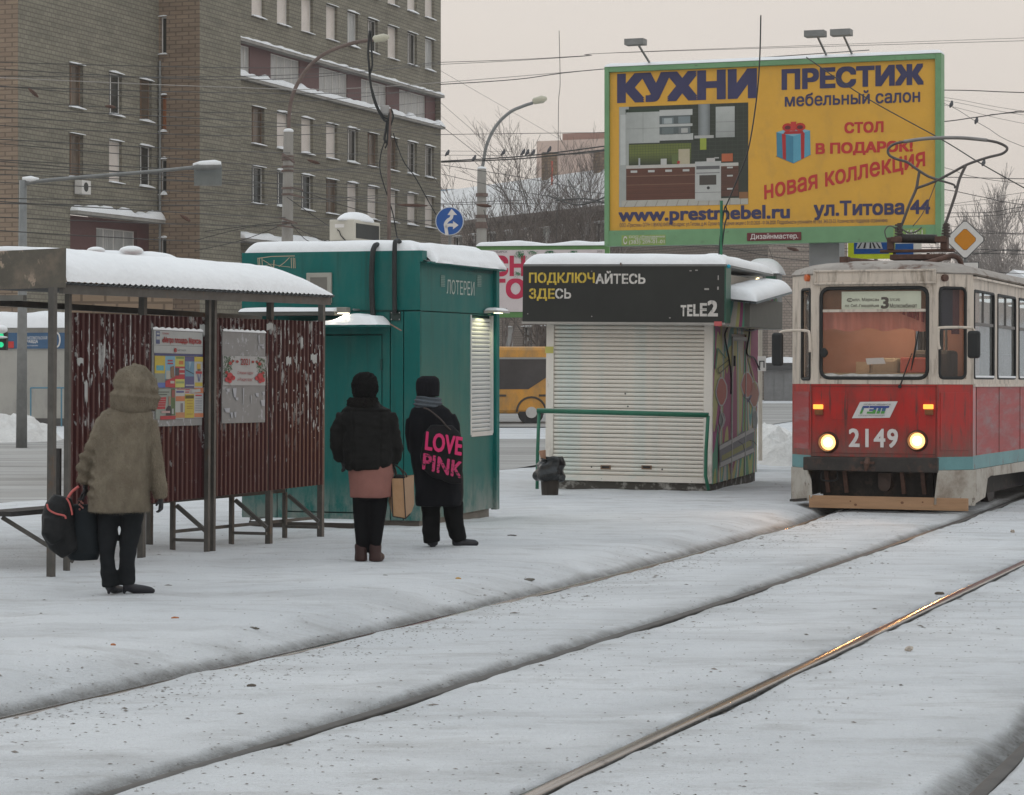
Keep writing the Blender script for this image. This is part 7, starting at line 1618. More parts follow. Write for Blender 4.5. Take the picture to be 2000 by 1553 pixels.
skirt(MSr, [(.06, bz-.004), (1.35, bz-.004), (1.35, bz-.12), (1.15, bz-.12), (.95, .42), (.78, .18), (.05, .12)], 'skirt')
skirt(MSr, [(1.36, bz-.004), (4.2, bz-.004), (4.0, .34), (3.7, .42), (1.36, .44)], 'skirt')
for i in range(5): skirt(MSr, [(4.25+i*2, bz-.004), (6.2+i*2, bz-.004), (6.2+i*2, .2), (4.25+i*2, .2)], 'skirt')
skirt(MTl, [(.0, bz-.004), (lT-.10, bz-.004), (lT+.02, .42), (lT+.05, .20), (lT-.04, .14), (.05, .10), (.0, .3)], 'skirt')
m_ = MB(MTl); m_.bar((.0, -.02, .12), (lT-.05, -.05, .16), .03); m_.build('bracket', UND, tr)
skirt(MSl, [(BLEN-3, bz-.004), (BLEN, bz-.004), (BLEN, .12), (BLEN-3, .2)], 'skirt')
# bogies and wheels
for yb in (2.7, 11.0):
    m_ = MB(); m_.box(-.75, .75, yb-.9, yb+.9, .25, .50); bo = m_.build('bogie', UND, tr)
    for yy in (yb-.95, yb+.95):
        for xx in (-.76, .76):
            m_ = MB(); m_.tube([(xx-.06, yy, .33), (xx+.06, yy, .33)], .35, 24); m_.tube([(xx-.10, yy, .33), (xx+.10, yy, .33)], .12, 14); m_.build('wheel', mat('wheel_steel', (.07,.06,.055), rough=.5, metal=.6, var=.3), bo, auto=R(40))
v = wl(MSr, 1915, 985); m_ = MB(MSr); m_.box(.25, .75, .35, .6, .02, .2); m_.build('sand_pipe_box', mat('dirty_ice', (.13,.125,.12), rough=.7, var=.4, scale=14, bump=.6), tr)
# mirrors
def mirror(pts, mp0, mp1, y, name='mirror'):
    m_ = MB(); m_.tube(curve([tf(px, py, y) if False else Vector(onp(MT, 1, y, px, py)) for px, py in pts], 5), .018, 8); ar = m_.build('mirror_arm', CRM, tr, smooth=True)
    a = onp(MT, 1, y, *mp0); b = onp(MT, 1, y, *mp1); m_ = MB(); m_.box(min(a.x,b.x), max(a.x,b.x), y-.05, y+.03, min(a.z,b.z), max(a.z,b.z)); return m_.build(name, RUB, ar, bevel=.035)
mirror([(1836,682),(1833,672),(1833,645),(1840,640),(1890,640),(1902,645),(1907,660)], (1890,646), (1915,700), -.12)
mirror([(1582,688),(1581,655),(1574,646),(1530,647),(1521,656)], (1508,650), (1530,715), -.12)
m_ = MB(); v = tf(1612, 689); m_.tube([(v.x, .05, v.z), (v.x, -.06, v.z), (v.x, -.07, v.z)], [.02,.05,.055], 12); m_.ball((v.x, -.07, v.z), (.045,.02,.065)); m_.build('spot_mirror', RUB, tr, smooth=True)
# wiper
m_ = MB(); m_.tube([tf(1758,754,-.03), tf(1770,720,-.045), tf(1781,690,-.03)], [.010,.008,.006], 6); wp = m_.build('wiper_arm', RUB, tr)
m_ = MB(); m_.tube([tf(1779,724,-.025), tf(1786,690,-.028), tf(1794,646,-.025)], [.006,.014,.006], 6); m_.build('wiper_blade', RUB, wp)
m_ = MB(); v = tf(1758, 755); m_.tube([(v.x,-.04,v.z),(v.x,0,v.z)], .022, 10); m_.build('wiper_pivot', RUB, wp)
v = wl(MTr, 1833, 715); m_ = MB(); v = tf(1823, 716); m_.bar((v.x, -.03, v.z-.10), (v.x, -.03, v.z+.10), .025); m_.build('grab_handle', CRM, tr)
# pantograph
PG = mat('pantograph_steel', (.10,.09,.085), rough=.5, metal=.4, var=.25, scale=6); yp_ = 1.7
pg = None
def pp(px, py, dy=0): return Vector(onp(MT, 1, yp_+dy, px, py))
m_ = MB(); m_.tube(curve([pp(1765,277), pp(1798,272), pp(1832,269.5), pp(1880,269.5), pp(1928,274)], 5), .024, 8); pg = m_.build('pantograph', mat('contact_strip', (.22,.21,.20), rough=.4, metal=.5), tr, smooth=True)
def pt_(pts, r_=.016, name='pantograph_arm', dy=0, m=PG, mk=curve):
    m_ = MB(); m_.tube(curve([pp(a, b, dy) for a, b in pts], 5), r_, 8); return m_.build(name, m, pg, smooth=True)
pt_([(1768,276.5),(1748,281),(1735,291),(1737,303),(1752,311),(1772,317),(1790,330),(1812,344),(1832,351)], .018, 'horn'); pt_([(1926,274),(1950,279),(1967,289),(1958,300),(1928,308),(1890,321),(1860,337),(1835,350),(1812,360),(1789,368)], .018, 'horn')
pt_([(1796,333),(1793,350),(1789,370),(1776,400),(1764,432),(1758,446)], .020); pt_([(1886,324),(1874,350),(1866,380),(1856,410),(1847,436),(1843,448)], .020); pt_([(1833,352),(1855,358),(1864,362),(1865,368)], .014); pt_([(1829,353),(1815,390),(1800,420),(1783,442)], .006)
pt_([(1732,468),(1728,452),(1735,442),(1746,444),(1757,458)], .008, 'cable'); pt_([(1760,446),(1775,455),(1790,452),(1800,444)], .010, 'cable')
for px in (1757, 1848):
    m_ = MB(); 
    for k_ in range(5): v = pp(px-1+k_*.3*(1 if px > 1800 else -1), 462-k_*5.5); m_.tube([v-Vector((0,0,.012)), v+Vector((0,0,.012))], .065-.004*k_, 10)
    m_.tube([pp(px, 470), pp(px, 436)], .035, 8); m_.build('insulator', mat('insulator_dark', (.05,.035,.03), rough=.4), pg)
m_ = MB(); a, b = pp(1762, 466), pp(1830, 467); n = 26
for i in range(n): v = a.lerp(b, i/n); m_.tube([v, v+(b-a)/n*.62], .062, 12)
m_.tube([a, b], .05, 12); m_.build('spring', mat('spring_dark', (.045,.04,.035), rough=.5, metal=.4), pg, auto=R(50))
for x0, y0, x1, y1, dp_ in ((1720,486,1864,494,.10),(1734,464,1746,488,.12),(1838,464,1852,488,.12),(1744,497,1852,509,.4),(1742,463,1764,474,.2),(1828,462,1850,474,.2)):
    a, b = pp(x0, y1), pp(x1, y0); m_ = MB(); m_.box(a.x, b.x, yp_-dp_/2, yp_+dp_/2, a.z, b.z); m_.build('base_beam', RST, pg, bevel=.008)
for px in (1747, 1813): m_ = MB(); m_.tube([pp(px, 494), pp(px, 503), pp(px, 506)], [.02,.03,.05], 10); m_.build('insulator', mat('insulator_dark', (.05,.035,.03)), pg)
m_ = MB(); m_.tube(curve([pp(1652,508,-1.2), pp(1690,511,-1.0), pp(1740,516,-.8), pp(1790,517,-.7), pp(1830,508,-.5), pp(1858,500,-.3), pp(1872,505,-.2), pp(1878,518,-.1)], 6), .035, 8); m_.build('roof_conduit', RST, tr, smooth=True)
m_ = MB(); a = pp(1652, 520, -1.3); m_.box(a.x-.06, a.x+.05, .3, .45, a.z-.02, a.z+.12); m_.build('roof_bracket', RST, tr)
m_ = MB(); a, b = pp(1650, 515, 0), pp(1860, 510, 0); m_.box(a.x+.1, b.x-.2, yp_-.45, yp_+.9, a.z-.12, a.z-.02); m_.build('roof_board', RST, tr)
# ============================================================ people
SKIN = mat('skin', (.42,.26,.19), rough=.6, var=.06); DGLV = mat('dark_glove', (.018,.018,.02), rough=.7)
HAIRD = mat('dark_hair', (.012,.010,.009), rough=.8, var=.4, scale=30, bump=.8, bscale=70)
def hand(mb, w_, dirv, side, s_=1.0, curl=.6):
    """palm and five bent fingers; w_ wrist, dirv down-pointing unit vector, side = lateral unit vector towards the thumb"""
    w_ = Vector(w_); d_ = Vector(dirv).normalized(); sd_ = Vector(side).normalized(); nrm = d_.cross(sd_).normalized()
    mb.tube([w_-d_*.03, w_+d_*.02, w_+d_*.06*s_, w_+d_*.09*s_], [(.022,.028), (.018,.036), (.016,.040), (.013,.038)], 10)
    for i, ln in enumerate((.070, .078, .072, .056)):
        b = w_+d_*.085*s_+sd_*(.028-.0187*i)*s_; p1 = b+(d_*math.cos(curl*.4)+nrm*math.sin(curl*.4))*ln*.45*s_; p2 = p1+(d_*math.cos(curl*1.3)+nrm*math.sin(curl*1.3))*ln*.32*s_; p3 = p2+(d_*math.cos(curl*2.2)+nrm*math.sin(curl*2.2))*ln*.23*s_
        mb.tube([b-d_*.02, p1, p2, p3], [.0095, .0090, .0082, .0062], 7)
    b = w_+d_*.025*s_+sd_*.026; p1 = b+(d_*.6+sd_*.7+nrm*.2).normalized()*.035*s_; p2 = p1+(d_*.85+sd_*.25+nrm*.4).normalized()*.03*s_
    mb.tube([b-sd_*.012, p1, p2], [.013, .011, .008], 7)
def head(mb, c, s_=1.0, yaw=0):
    """skull, jaw, nose, ears; face towards +y (away) turned by yaw"""
    M_ = Matrix.Translation(c) @ Matrix.Rotation(yaw, 4, 'Z') @ Matrix.Scale(s_, 4); old = mb.xf; mb.xf = M_
    mb.ball((0, -.005, .02), (.076, .094, .105), 20, 14); mb.ball((0, .035, -.045), (.056, .058, .065), 16, 10); mb.tube([(0,.088,.03), (0,.112,-.008), (0,.100,-.02)], [.010,.014,.010], 8)
    for sg_ in (-1, 1): mb.ball((sg_*.078, -.002, .005), (.010, .020, .030), 8, 6); mb.ball((sg_*.030, .083, .030), (.015, .008, .008), 8, 6); mb.tube([(sg_*.012,.090,.047),(sg_*.044,.080,.047)], .007, 6)
    mb.tube([(-.022,.093,-.048),(0,.098,-.046),(.022,.093,-.048)], [.004,.008,.004], 6)
    mb.tube([(0,-.02,-.06), (0,-.02,-.16)], [.052, .056], 12); mb.xf = old
def person(px, py, label, grp=None):
    x, y, z = gz(px, py); return thing('person', label, 'person', TR(x, y, G(x, y)), None), F/y
FUR = mat('fur_coat', (.185,.158,.118), rough=.95, var=.35, scale=9, stretch=(1,1,.5), bump=1.0, bscale=90, bdist=.012, spec=.1, dirt=((.14,.115,.085), .55, 5, (1,1,.8), .12))
TRS = mat('dark_trousers', (.014,.016,.018), spec=.1, rough=.85, var=.25, scale=8)
BOOT = mat('black_boot', (.014,.015,.02), rough=.4)
BLKW = mat('black_wool', (.009,.009,.009), rough=.95, var=.3, scale=20, bump=.6, bscale=60)
# ---- woman in the fur coat
w1, k1 = person(240, 1160, 'person in a hooded beige fur coat and dark trousers, holding bags beside the shelter screen')
def c1_(px, py, y=0): return Vector(((px-240)/k1, y, (1160-py)/k1))
def ring(k_, base, foot, L_, R__, py, y, ry, pw=1): return ((L_+R__)/2/k_-base/k_, y, (foot-py)/k_, (R__-L_)/2/k_, ry, pw)
m_ = MB(); r1 = lambda L_, R__, py, y, ry, pw=1: ring(k1, 240, 1160, L_, R__, py, y, ry, pw)
m_.rings([r1(210,280,870,0,.11), r1(204,280,900,0,.12), r1(203,276,960,0,.12), r1(205,272,985,0,.10)], 20)
for pts in ([(218,960,0,.070),(211,1020,0,.056),(210,1075,-.015,.040),(214,1130,0,.034)], [(256,960,.02,.070),(255,1020,.02,.056),(249,1075,.01,.040),(248,1130,.02,.034)]):
    m_.tube([c1_(a, b, c) for a, b, c, _ in pts], [(r_, r_*1.1) for *_, r_ in pts], 14)
head(m_, c1_(258, 762, .02), 1.0, R(-35)); m_.rings([r1(200,292,815,0,.10), r1(196,296,860,0,.12)], 16)
body = organic(m_, 'body', SKIN, w1, .016, 3)
m_ = MB(); m_.rings([r1(192,286,975,0,.15), r1(194,282,1003,0,.14)], 20)
for pts in ([(214,985,0,.088),(210,1030,0,.074),(209,1080,-.015,.058),(214,1145,.0,.054)], [(258,985,.02,.092),(256,1030,.02,.076),(249,1085,.01,.060),(247,1143,.02,.056)]):
    m_.tube([c1_(a, b, c) for a, b, c, _ in pts], [(r_, r_*1.15) for *_, r_ in pts], 16)
organic(m_, 'trousers', TRS, w1, .014, 3, fold=lambda p: .010*noise.noise(Vector((p[0]*9, p[1]*9, p[2]*16)))+.006*noise.noise(Vector((p[0]*22, p[1]*9, p[2]*6))))
def heelboot(px, toe, par, yy=0, nm='boot'):
    m_ = MB(); a = c1_(px, 1146, yy); h = c1_(px-2, 1160, yy)
    tv = Vector(toe).normalized()
    m_.tube([a+Vector((0,0,.06)), a+Vector((0,0,-.0)), a+tv*.05+Vector((0,0,-.018)), a+tv*.12+Vector((0,0,-.030)), a+tv*.17+Vector((0,0,-.036)), a+tv*.20+Vector((0,0,-.038))], [(.045,.045),(.042,.04),(.038,.034),(.038,.024),(.030,.018),(.012,.010)], 12)
    m_.tube([a-tv*.015+Vector((0,0,.0)), a-tv*.03+Vector((0,0,-.05))], [.022, .0105], 8)
    return organic(m_, nm, BOOT, par, .007, 2)
heelboot(216, (.35, .9, 0), w1, .0); heelboot(249, (.93, .35, 0), w1, .02)
m_ = MB()
m_.rings([r1(173,291,999,0,.20,.8), r1(174,291,985,0,.205,.8), r1(177,290,940,0,.20,.8), r1(184,290,890,-.005,.175,.85), r1(190,294,850,-.01,.165,.85), r1(193,299,822,-.015,.155,.9), r1(199,298,805,-.01,.135,.95), r1(214,290,796,-.0,.11), r1(228,284,790,0,.09)], 32)
m_.tube([c1_(206,822,0), c1_(193,855,-.02), c1_(169,903,-.03), c1_(164,925,-.02), c1_(167,945,.0)], [(.070,.080),(.064,.07),(.058,.064),(.052,.056),(.042,.046)], 14)
m_.tube([c1_(288,825,.02), c1_(299,868,.03), c1_(305,915,.03), c1_(309,952,.04), c1_(312,974,.05)], [(.072,.08),(.060,.07),(.056,.062),(.060,.062),(.048,.05)], 14)
def fold1(p):
    v = .010*noise.noise(Vector((p[0]*5, p[1]*4, p[2]*3)))+.006*noise.noise(Vector((p[0]*14, p[1]*14, p[2]*9)))+.004*noise.noise(Vector((p[0]*60, p[1]*60, p[2]*45)))
    v *= .8
    if p[0] < -.18 and .7 < p[2] < 1.2: v += .012*math.sin(p[2]*70+p[0]*20+2*noise.noise(Vector(p)*6))*(1 if p[2] < 1.05 else .3)
    return v
coat_o = organic(m_, 'fur_coat', FUR, w1, .011, 5, fold=fold1)
m_ = MB(); 
m_.rings([r1(222,292,806,-.02,.115), r1(219,298,795,-.03,.125), r1(217,298,780,-.03,.13), r1(219,296,762,-.02,.14), r1(222,293,742,-.01,.135), r1(231,286,725,0,.11), r1(246,272,714,.0,.06)], 28)
m_.tube([c1_(298,802,.02), c1_(300,775,.05), c1_(294,745,.06), c1_(276,722,.06), c1_(255,713,.05)], [.03,.042,.042,.036,.025], 12)
def foldh(p): return .012*math.exp(-((p[2]-1.455+.10*p[0])/.018)**2)-.012*math.exp(-((p[2]-1.49+.12*p[0])/.02)**2)+.010*noise.noise(Vector((p[0]*11, p[1]*8, p[2]*11)))+.004*noise.noise(Vector((p[0]*60, p[1]*60, p[2]*45)))
hood_o = organic(m_, 'hood', FUR, w1, .010, 4, fold=foldh)
def pile(o, n, ln, wd, seed, m):
    rnd = np.random.default_rng(seed); me = o.data; nf = len(me.polygons)
    c = np.zeros(nf*3); me.polygons.foreach_get('center', c); c = c.reshape(-1, 3); nr = np.zeros(nf*3); me.polygons.foreach_get('normal', nr); nr = nr.reshape(-1, 3)
    k = rnd.integers(0, nf, n); base = c[k]+rnd.normal(0, .004, (n, 3)); d = nr[k]*.55+np.array([0, 0, -.75])+rnd.normal(0, .25, (n, 3)); d /= np.linalg.norm(d, axis=1)[:, None]
    sd_ = np.cross(d, rnd.normal(0, 1, (n, 3))); sd_ /= np.linalg.norm(sd_, axis=1)[:, None]; L_ = ln*rnd.uniform(.5, 1.2, (n, 1))
    v = np.stack([base-sd_*wd, base+sd_*wd, base+d*L_], 1).reshape(-1, 3); me2 = bpy.data.meshes.new('fur_pile'); me2.from_pydata(v.tolist(), [], [(3*i, 3*i+1, 3*i+2) for i in range(n)]); me2.materials.append(m)
    q = bpy.data.objects.new('fur_pile', me2); COL.objects.link(q); q.parent = o; q['kind'] = 'stuff'
FURP = mat('fur_pile', (.20,.17,.125), rough=.95, var=.45, scale=12, spec=.1)
pile(coat_o, 15000, .009, .0012, 1, FURP); pile(hood_o, 5000, .009, .0012, 2, FURP)
m_ = MB(); hand(m_, c1_(167, 944, .0), (-.05,0,-1), (.2,-1,0), 1.0, 1.0); organic(m_, 'hand', DGLV, w1, .005, 1)
m_ = MB(); hand(m_, c1_(312, 972, .05), (.05,.1,-1), (-.3,-1,0), .8, .7); organic(m_, 'hand', DGLV, w1, .005, 1)
# bags held by the fur coat woman
wx, wy, wz = w1.location
BAGM = mat('bag_black_fabric', (.011,.012,.013), spec=.2, rough=.6, var=.3, scale=7, bump=.3); PINKB = mat('bag_coral', (.45,.10,.09), rough=.6)
def bag(nm, label, rings_, M_, mt, n=24): 
    o = thing(nm, label, 'bag', M_); m_ = MB(); m_.rings(rings_, n); organic(m_, 'pouch', mt, o, .010, 3, fold=lambda p: .006*noise.noise(Vector(p)*9)); return o
MB1 = TR(wx+(125-240)/k1, wy-.05, wz)
def g1(px, py, y=0): return Vector(((px-125)/k1, y, (1160-py)/k1))
bg1 = thing('backpack', 'black backpack with coral pink zip edging hanging from the hand of the fur coat person', 'backpack', MB1)
m_ = MB(); m_.tube([g1(124,968,0), g1(120,985), g1(115,1010), g1(116,1035), g1(126,1058), g1(140,1080)], [(.07,.06),(.105,.085),(.12,.105),(.125,.10),(.11,.085),(.07,.05)], 20); m_.tube([g1(112,1010,-.07), g1(110,1035,-.08), g1(120,1055,-.07)], [(.08,.05),(.09,.06),(.06,.05)], 14); organic(m_, 'pouch', BAGM, bg1, .010, 4, fold=lambda p: .006*noise.noise(Vector(p)*9))
m_ = MB(); m_.tube(curve([g1(100,982,-.11), g1(104,992,-.125), g1(118,1000,-.125), g1(134,1004,-.12), g1(137,1010,-.12)], 5), .007, 6); m_.build('zip_edge', PINKB, bg1, smooth=True)
m_ = MB(); m_.tube(curve([g1(137,970,-.10), g1(143,980,-.10), g1(147,995,-.10), g1(148,1003,-.095)], 5), .007, 6); m_.build('zip_edge', PINKB, bg1, smooth=True)
m_ = MB(); m_.tube(curve([g1(138,970,-.06), g1(146,958,-.04), g1(157,949,-.02)], 5), .010, 6); m_.build('strap', PINKB, bg1, smooth=True)
MB2 = TR(wx+(165-240)/k1, wy+.02, wz)
def g2(px, py, y=0): return Vector(((px-165)/k1, y, (1160-py)/k1))
bg2 = thing('tote_bag', 'large black tote bag beside the legs of the fur coat person', 'bag', MB2)
m_ = MB(); m_.rings([((163-165)/k1, 0, (1160-1094)/k1, .10, .05, .7), ((161-165)/k1, 0, (1160-1080)/k1, .125, .08, .7), ((162-165)/k1, 0, (1160-1040)/k1, .115, .08, .8), ((163-165)/k1, 0, (1160-1000)/k1, .10, .06, .8), ((165-165)/k1, 0, (1160-985)/k1, .08, .035, .8)], 28); organic(m_, 'pouch', mat('tote_dark', (.007,.011,.014), spec=.2, rough=.65, var=.2), bg2, .010, 3, fold=lambda p: .006*noise.noise(Vector(p)*8))
for dx in (0, 7): m_ = MB(); m_.tube(curve([g2(152+dx,990,-.02), g2(160+dx*.5,965,-.01), g2(167,955,0), g2(172+dx*.3,968,0), g2(176+dx,990,-.02)], 5), .008, 6); m_.build('strap', BAGM, bg2, smooth=True)
m_ = MB(); 
for i in range(7): v = g2(157+(i % 3)*3, 976+i*3, -.05); m_.ball(v, .009, 6, 4)
m_.build('bag_charm', mat('charm_rose', (.30,.12,.10), rough=.3, metal=.4), bg2)

# ---- woman in the black jacket and pink skirt
w2, k2 = person(718, 1097, 'person in a black padded jacket, dusty pink skirt and black tights, seen from behind')
def c2_(px, py, y=0): return Vector(((px-718)/k2, y, (1097-py)/k2))
r2 = lambda L__, R__, py, y, ry, pw=1: ring(k2, 718, 1097, L__, R__, py, y, ry, pw)
m_ = MB(); m_.rings([r2(690,745,850,0,.11), r2(685,752,900,0,.14), r2(684,760,940,0,.15), r2(690,756,975,0,.13)], 20)
for pts in ([(707,955,0,.085),(706,1000,0,.075),(707,1040,-.015,.062),(706,1075,0,.046),(706,1088,0,.042)], [(741,955,0,.085),(738,1000,0,.075),(735,1040,-.01,.060),(733,1075,0,.046),(732,1088,0,.042)]):
    m_.tube([c2_(a, b, c) for a, b, c, _ in pts], [(r_, r_*1.1) for *_, r_ in pts], 16)
head(m_, c2_(712, 762, .02), 1.0, R(10)); m_.rings([r2(680,752,812,0,.09), r2(678,756,850,0,.12)], 16)
organic(m_, 'body', mat('black_tights', (.006,.006,.007), spec=.1, rough=.8), w2, .014, 3)
m_ = MB(); m_.rings([r2(684,767,971,0,.17,.9), r2(683,768,955,0,.172,.9), r2(680,771,925,0,.17,.9), r2(680,768,905,0,.16,.9), r2(684,760,885,0,.14)], 30)
organic(m_, 'skirt', mat('skirt_rose', (.22,.095,.078), rough=.8, var=.12, scale=5, bump=.15), w2, .010, 2, fold=lambda p: .010*noise.noise(Vector((p[0]*9, p[1]*9, p[2]*2))))
for px, tx in ((705, -.15), (733, .25)):
    m_ = MB(); m_.rings([((px-718)/k2, .0, .005, .055, .06), ((px-718)/k2, .0, .03, .056, .065), ((px-718)/k2, 0, .08, .052, .06), ((px-718)/k2, 0, .13, .055, .058), ((px-718)/k2, 0, .155, .052, .055)], 18)
    m_.tube([c2_(px, 1089, .02), c2_(px+tx*30, 1090, .10), c2_(px+tx*45, 1091, .17)], [(.052,.042),(.048,.036),(.03,.026)], 12); organic(m_, 'boot', mat('boot_brown', (.035,.014,.012), rough=.6, var=.3), w2, .008, 2)
JK = mat('jacket_black', (.009,.009,.0085), spec=.12, rough=.8, var=.35, scale=6, bump=.35, bscale=22)
m_ = MB(); m_.rings([r2(676,763,917,0,.175,.85), r2(672,768,905,0,.19,.85), r2(668,770,880,0,.185,.85), r2(668,768,850,0,.17,.85), r2(664,768,820,0,.155,.85), r2(668,762,800,0,.135,.9), r2(684,742,790,0,.11)], 30)
m_.tube([c2_(674,812,0), c2_(660,840,0), c2_(657,870,.02), c2_(666,900,.08)], [(.075,.08),(.072,.075),(.062,.065),(.05,.05)], 14)
m_.tube([c2_(756,812,0), c2_(768,845,-.01), c2_(775,875,0), c2_(772,897,.01), c2_(768,906,.01)], [(.075,.08),(.068,.07),(.062,.062),(.055,.055),(.045,.048)], 14)
m_.rings([r2(682,740,796,-.01,.115), r2(680,742,788,-.01,.12), r2(684,738,780,0,.11)], 20)
def fold2(p):
    v = .016*noise.noise(Vector((p[0]*6, p[1]*5, p[2]*7)))+.009*noise.noise(Vector((p[0]*15, p[1]*15, p[2]*24)))
    if abs(p[0]) < .13 and p[1] < 0: v -= .010*math.exp(-((abs(p[0])-.12)/.012)**2)
    v -= .010*math.exp(-((p[2]-1.30)/.010)**2)*(1 if p[1] < 0 else 0); return v
organic(m_, 'jacket', JK, w2, .010, 4, fold=fold2)
m_ = MB(); m_.rings([r2(680,738,795,-.02,.12), r2(677,741,787,-.02,.13), r2(682,738,777,-.01,.12)], 26); organic(m_, 'fur_collar', mat('collar_fur', (.011,.010,.009), spec=.1, rough=1, bump=1, bscale=80), w2, .008, 1, fold=lambda p: .012*noise.noise(Vector(p)*55))
m_ = MB(); m_.rings([r2(691,734,778,0,.10), r2(687,737,765,0,.115), r2(686,738,750,0,.12), r2(690,736,738,0,.105), r2(698,729,730,0,.07), r2(706,720,727,0,.03)], 26); m_.ball(c2_(733, 757, 0), (.03,.05,.07), 12, 8); organic(m_, 'knit_hat', mat('hat_black', (.007,.007,.007), spec=.1, rough=1, var=.4, bump=1, bscale=60), w2, .008, 1, fold=lambda p: .008*noise.noise(Vector(p)*45))
m_ = MB(); hand(m_, c2_(768, 905, .01), (.08,0,-1), (-.2,-1,0), .9, 1.0); organic(m_, 'hand', DGLV, w2, .005, 1)
m_ = MB(); hand(m_, c2_(666, 899, .09), (.3,.5,-1), (.5,-1,0), .8, .8); organic(m_, 'hand', DGLV, w2, .005, 1)
# kraft bag
w2l = w2.location; MB3 = TR(w2l.x+(785-718)/k2, w2l.y-.03, w2l.z, R(0)); kb = thing('shopping_bag', 'kraft brown shopping bag with dark piping held by the person in the pink skirt', 'bag', MB3)
def g3(px, py, y=0): return Vector(((px-785)/k2, y, (1097-py)/k2))
KR = mat('kraft', (.36,.215,.115), rough=.75, var=.12, scale=4, bump=.25, bscale=9, dirt=((.28,.15,.06), .6, 3, (1,1,.6), .12)); KR2 = mat('kraft_side', (.31,.20,.125), rough=.8, var=.12, scale=5, bump=.3, bscale=8)
def panel(pts, m, nm, yy=0):
    m_ = MB(); m_.add([g3(a, b, c) for a, b, c in pts], [tuple(range(len(pts)))]); o = m_.build(nm, m, kb); return o
f_ = [(766,935,-.06),(789,932,-.07),(792,1010,-.07),(770,1005,-.06),(762,990,-.04),(758,975,-.03)]
panel([(765,934,-.03),(789,934,-.05),(793,1012,-.05),(768,1008,-.03)], KR, 'gusset'); panel([(789,934,-.05),(808,928,.06),(809,985,.06),(804,1000,.04),(793,1012,-.05)], KR2, 'front')
panel([(765,934,-.03),(759,932,.05),(758,980,.05),(768,1008,-.03)], KR2, 'side'); panel([(759,932,.05),(808,928,.06),(809,985,.06),(758,980,.05)], KR2, 'back'); panel([(768,1008,-.03),(793,1012,-.05),(804,1000,.04),(758,980,.05)], KR2, 'base')
for pts in ([(765,934,-.035),(768,1008,-.035)], [(789,934,-.055),(793,1012,-.055)], [(768,1008,-.035),(793,1012,-.055)], [(793,1012,-.055),(802,1003,-.02)]): m_ = MB(); m_.tube([g3(*p) for p in pts], .005, 5); m_.build('piping', mat('piping_dark', (.03,.022,.018)), kb)
for a, b in ((772, 795), (776, 790)): m_ = MB(); m_.tube(curve([g3(a,934,0), g3(773,918,0), g3(769,908,0), g3(778,912,0), g3(b-3,924,.0), g3(b,934,0)], 5), .0065, 6); m_.build('handle', mat('piping_dark', (.03,.022,.018)), kb, smooth=True)
m_ = MB(); m_.ball(g3(780,933,0), (.05,.04,.03), 12, 8); m_.build('contents', BLKW, kb, smooth=True)

# ---- person with the pink lettered bag
w3, k3 = person(858, 1072, 'person in a long black coat, grey scarf and dark knit hat before the teal kiosk')
def c3_(px, py, y=0): return Vector(((px-858)/k3, y, (1072-py)/k3))
r3 = lambda L__, R__, py, y, ry, pw=1: ring(k3, 858, 1072, L__, R__, py, y, ry, pw)
m_ = MB(); m_.rings([r3(816,880,830,0,.10), r3(820,885,900,0,.11), r3(826,890,970,0,.12), r3(832,892,985,0,.10)], 20)
for pts in ([(842,980,0,.09),(842,1030,0,.07),(846,1062,.0,.05)], [(884,980,.02,.09),(888,1030,.02,.07),(894,1060,.02,.05)]): m_.tube([c3_(a, b, c) for a, b, c, _ in pts], [(r_, r_*1.1) for *_, r_ in pts], 16)
head(m_, c3_(836, 768, .02), 1.0, R(-25)); m_.rings([r3(806,876,812,0,.09), r3(806,880,840,0,.12)], 16); organic(m_, 'body', mat('under_clothes', (.02,.02,.02), rough=.9), w3, .014, 3)
m_ = MB()
for pts in ([(841,985,0,.092),(842,1020,0,.085),(842,1045,0,.082),(844,1064,0,.078)], [(884,985,.02,.10),(887,1020,.02,.088),(892,1045,.02,.078),(900,1062,.02,.070)]): m_.tube([c3_(a, b, c) for a, b, c, _ in pts], [(r_, r_*1.1) for *_, r_ in pts], 16)
organic(m_, 'trousers', mat('trousers_black', (.007,.0075,.008), spec=.1, rough=.9), w3, .012, 3, fold=lambda p: .008*noise.noise(Vector((p[0]*9, p[1]*9, p[2]*16))))
def boot3(px, toe, yy):
    m_ = MB(); a = c3_(px, 1064, yy); tv = Vector(toe).normalized(); m_.tube([a+Vector((0,0,.05)), a, a+Vector((0,0,-.025))], [.05,.052,.048], 12); m_.tube([a-tv*.03+Vector((0,0,-.015)), a+tv*.08+Vector((0,0,-.012)), a+tv*.17+Vector((0,0,-.012)), a+tv*.20+Vector((0,0,-.012))], [(.042,.03),(.045,.03),(.035,.024),(.014,.012)], 12); organic(m_, 'boot', BOOT, w3, .007, 2)
boot3(845, (-.1, 1, 0), 0); boot3(893, (.95, .15, 0), .02)
m_ = MB(); m_.rings([r3(812,904,992,0,.19,.85), r3(811,905,975,0,.195,.85), r3(808,904,930,0,.185,.85), r3(803,900,890,0,.175,.85), r3(798,895,850,0,.16,.85), r3(797,888,820,0,.145,.88), r3(802,878,803,0,.12), r3(814,866,795,0,.09)], 30)
m_.tube([c3_(804,822,.02), c3_(801,850,.03), c3_(806,880,.06), c3_(815,895,.12)], [(.06,.075),(.06,.07),(.055,.06),(.045,.05)], 12)
m_.tube([c3_(876,818,0), c3_(886,838,.0), c3_(891,862,.03), c3_(885,885,.10)], [(.07,.075),(.066,.07),(.058,.06),(.045,.05)], 12)
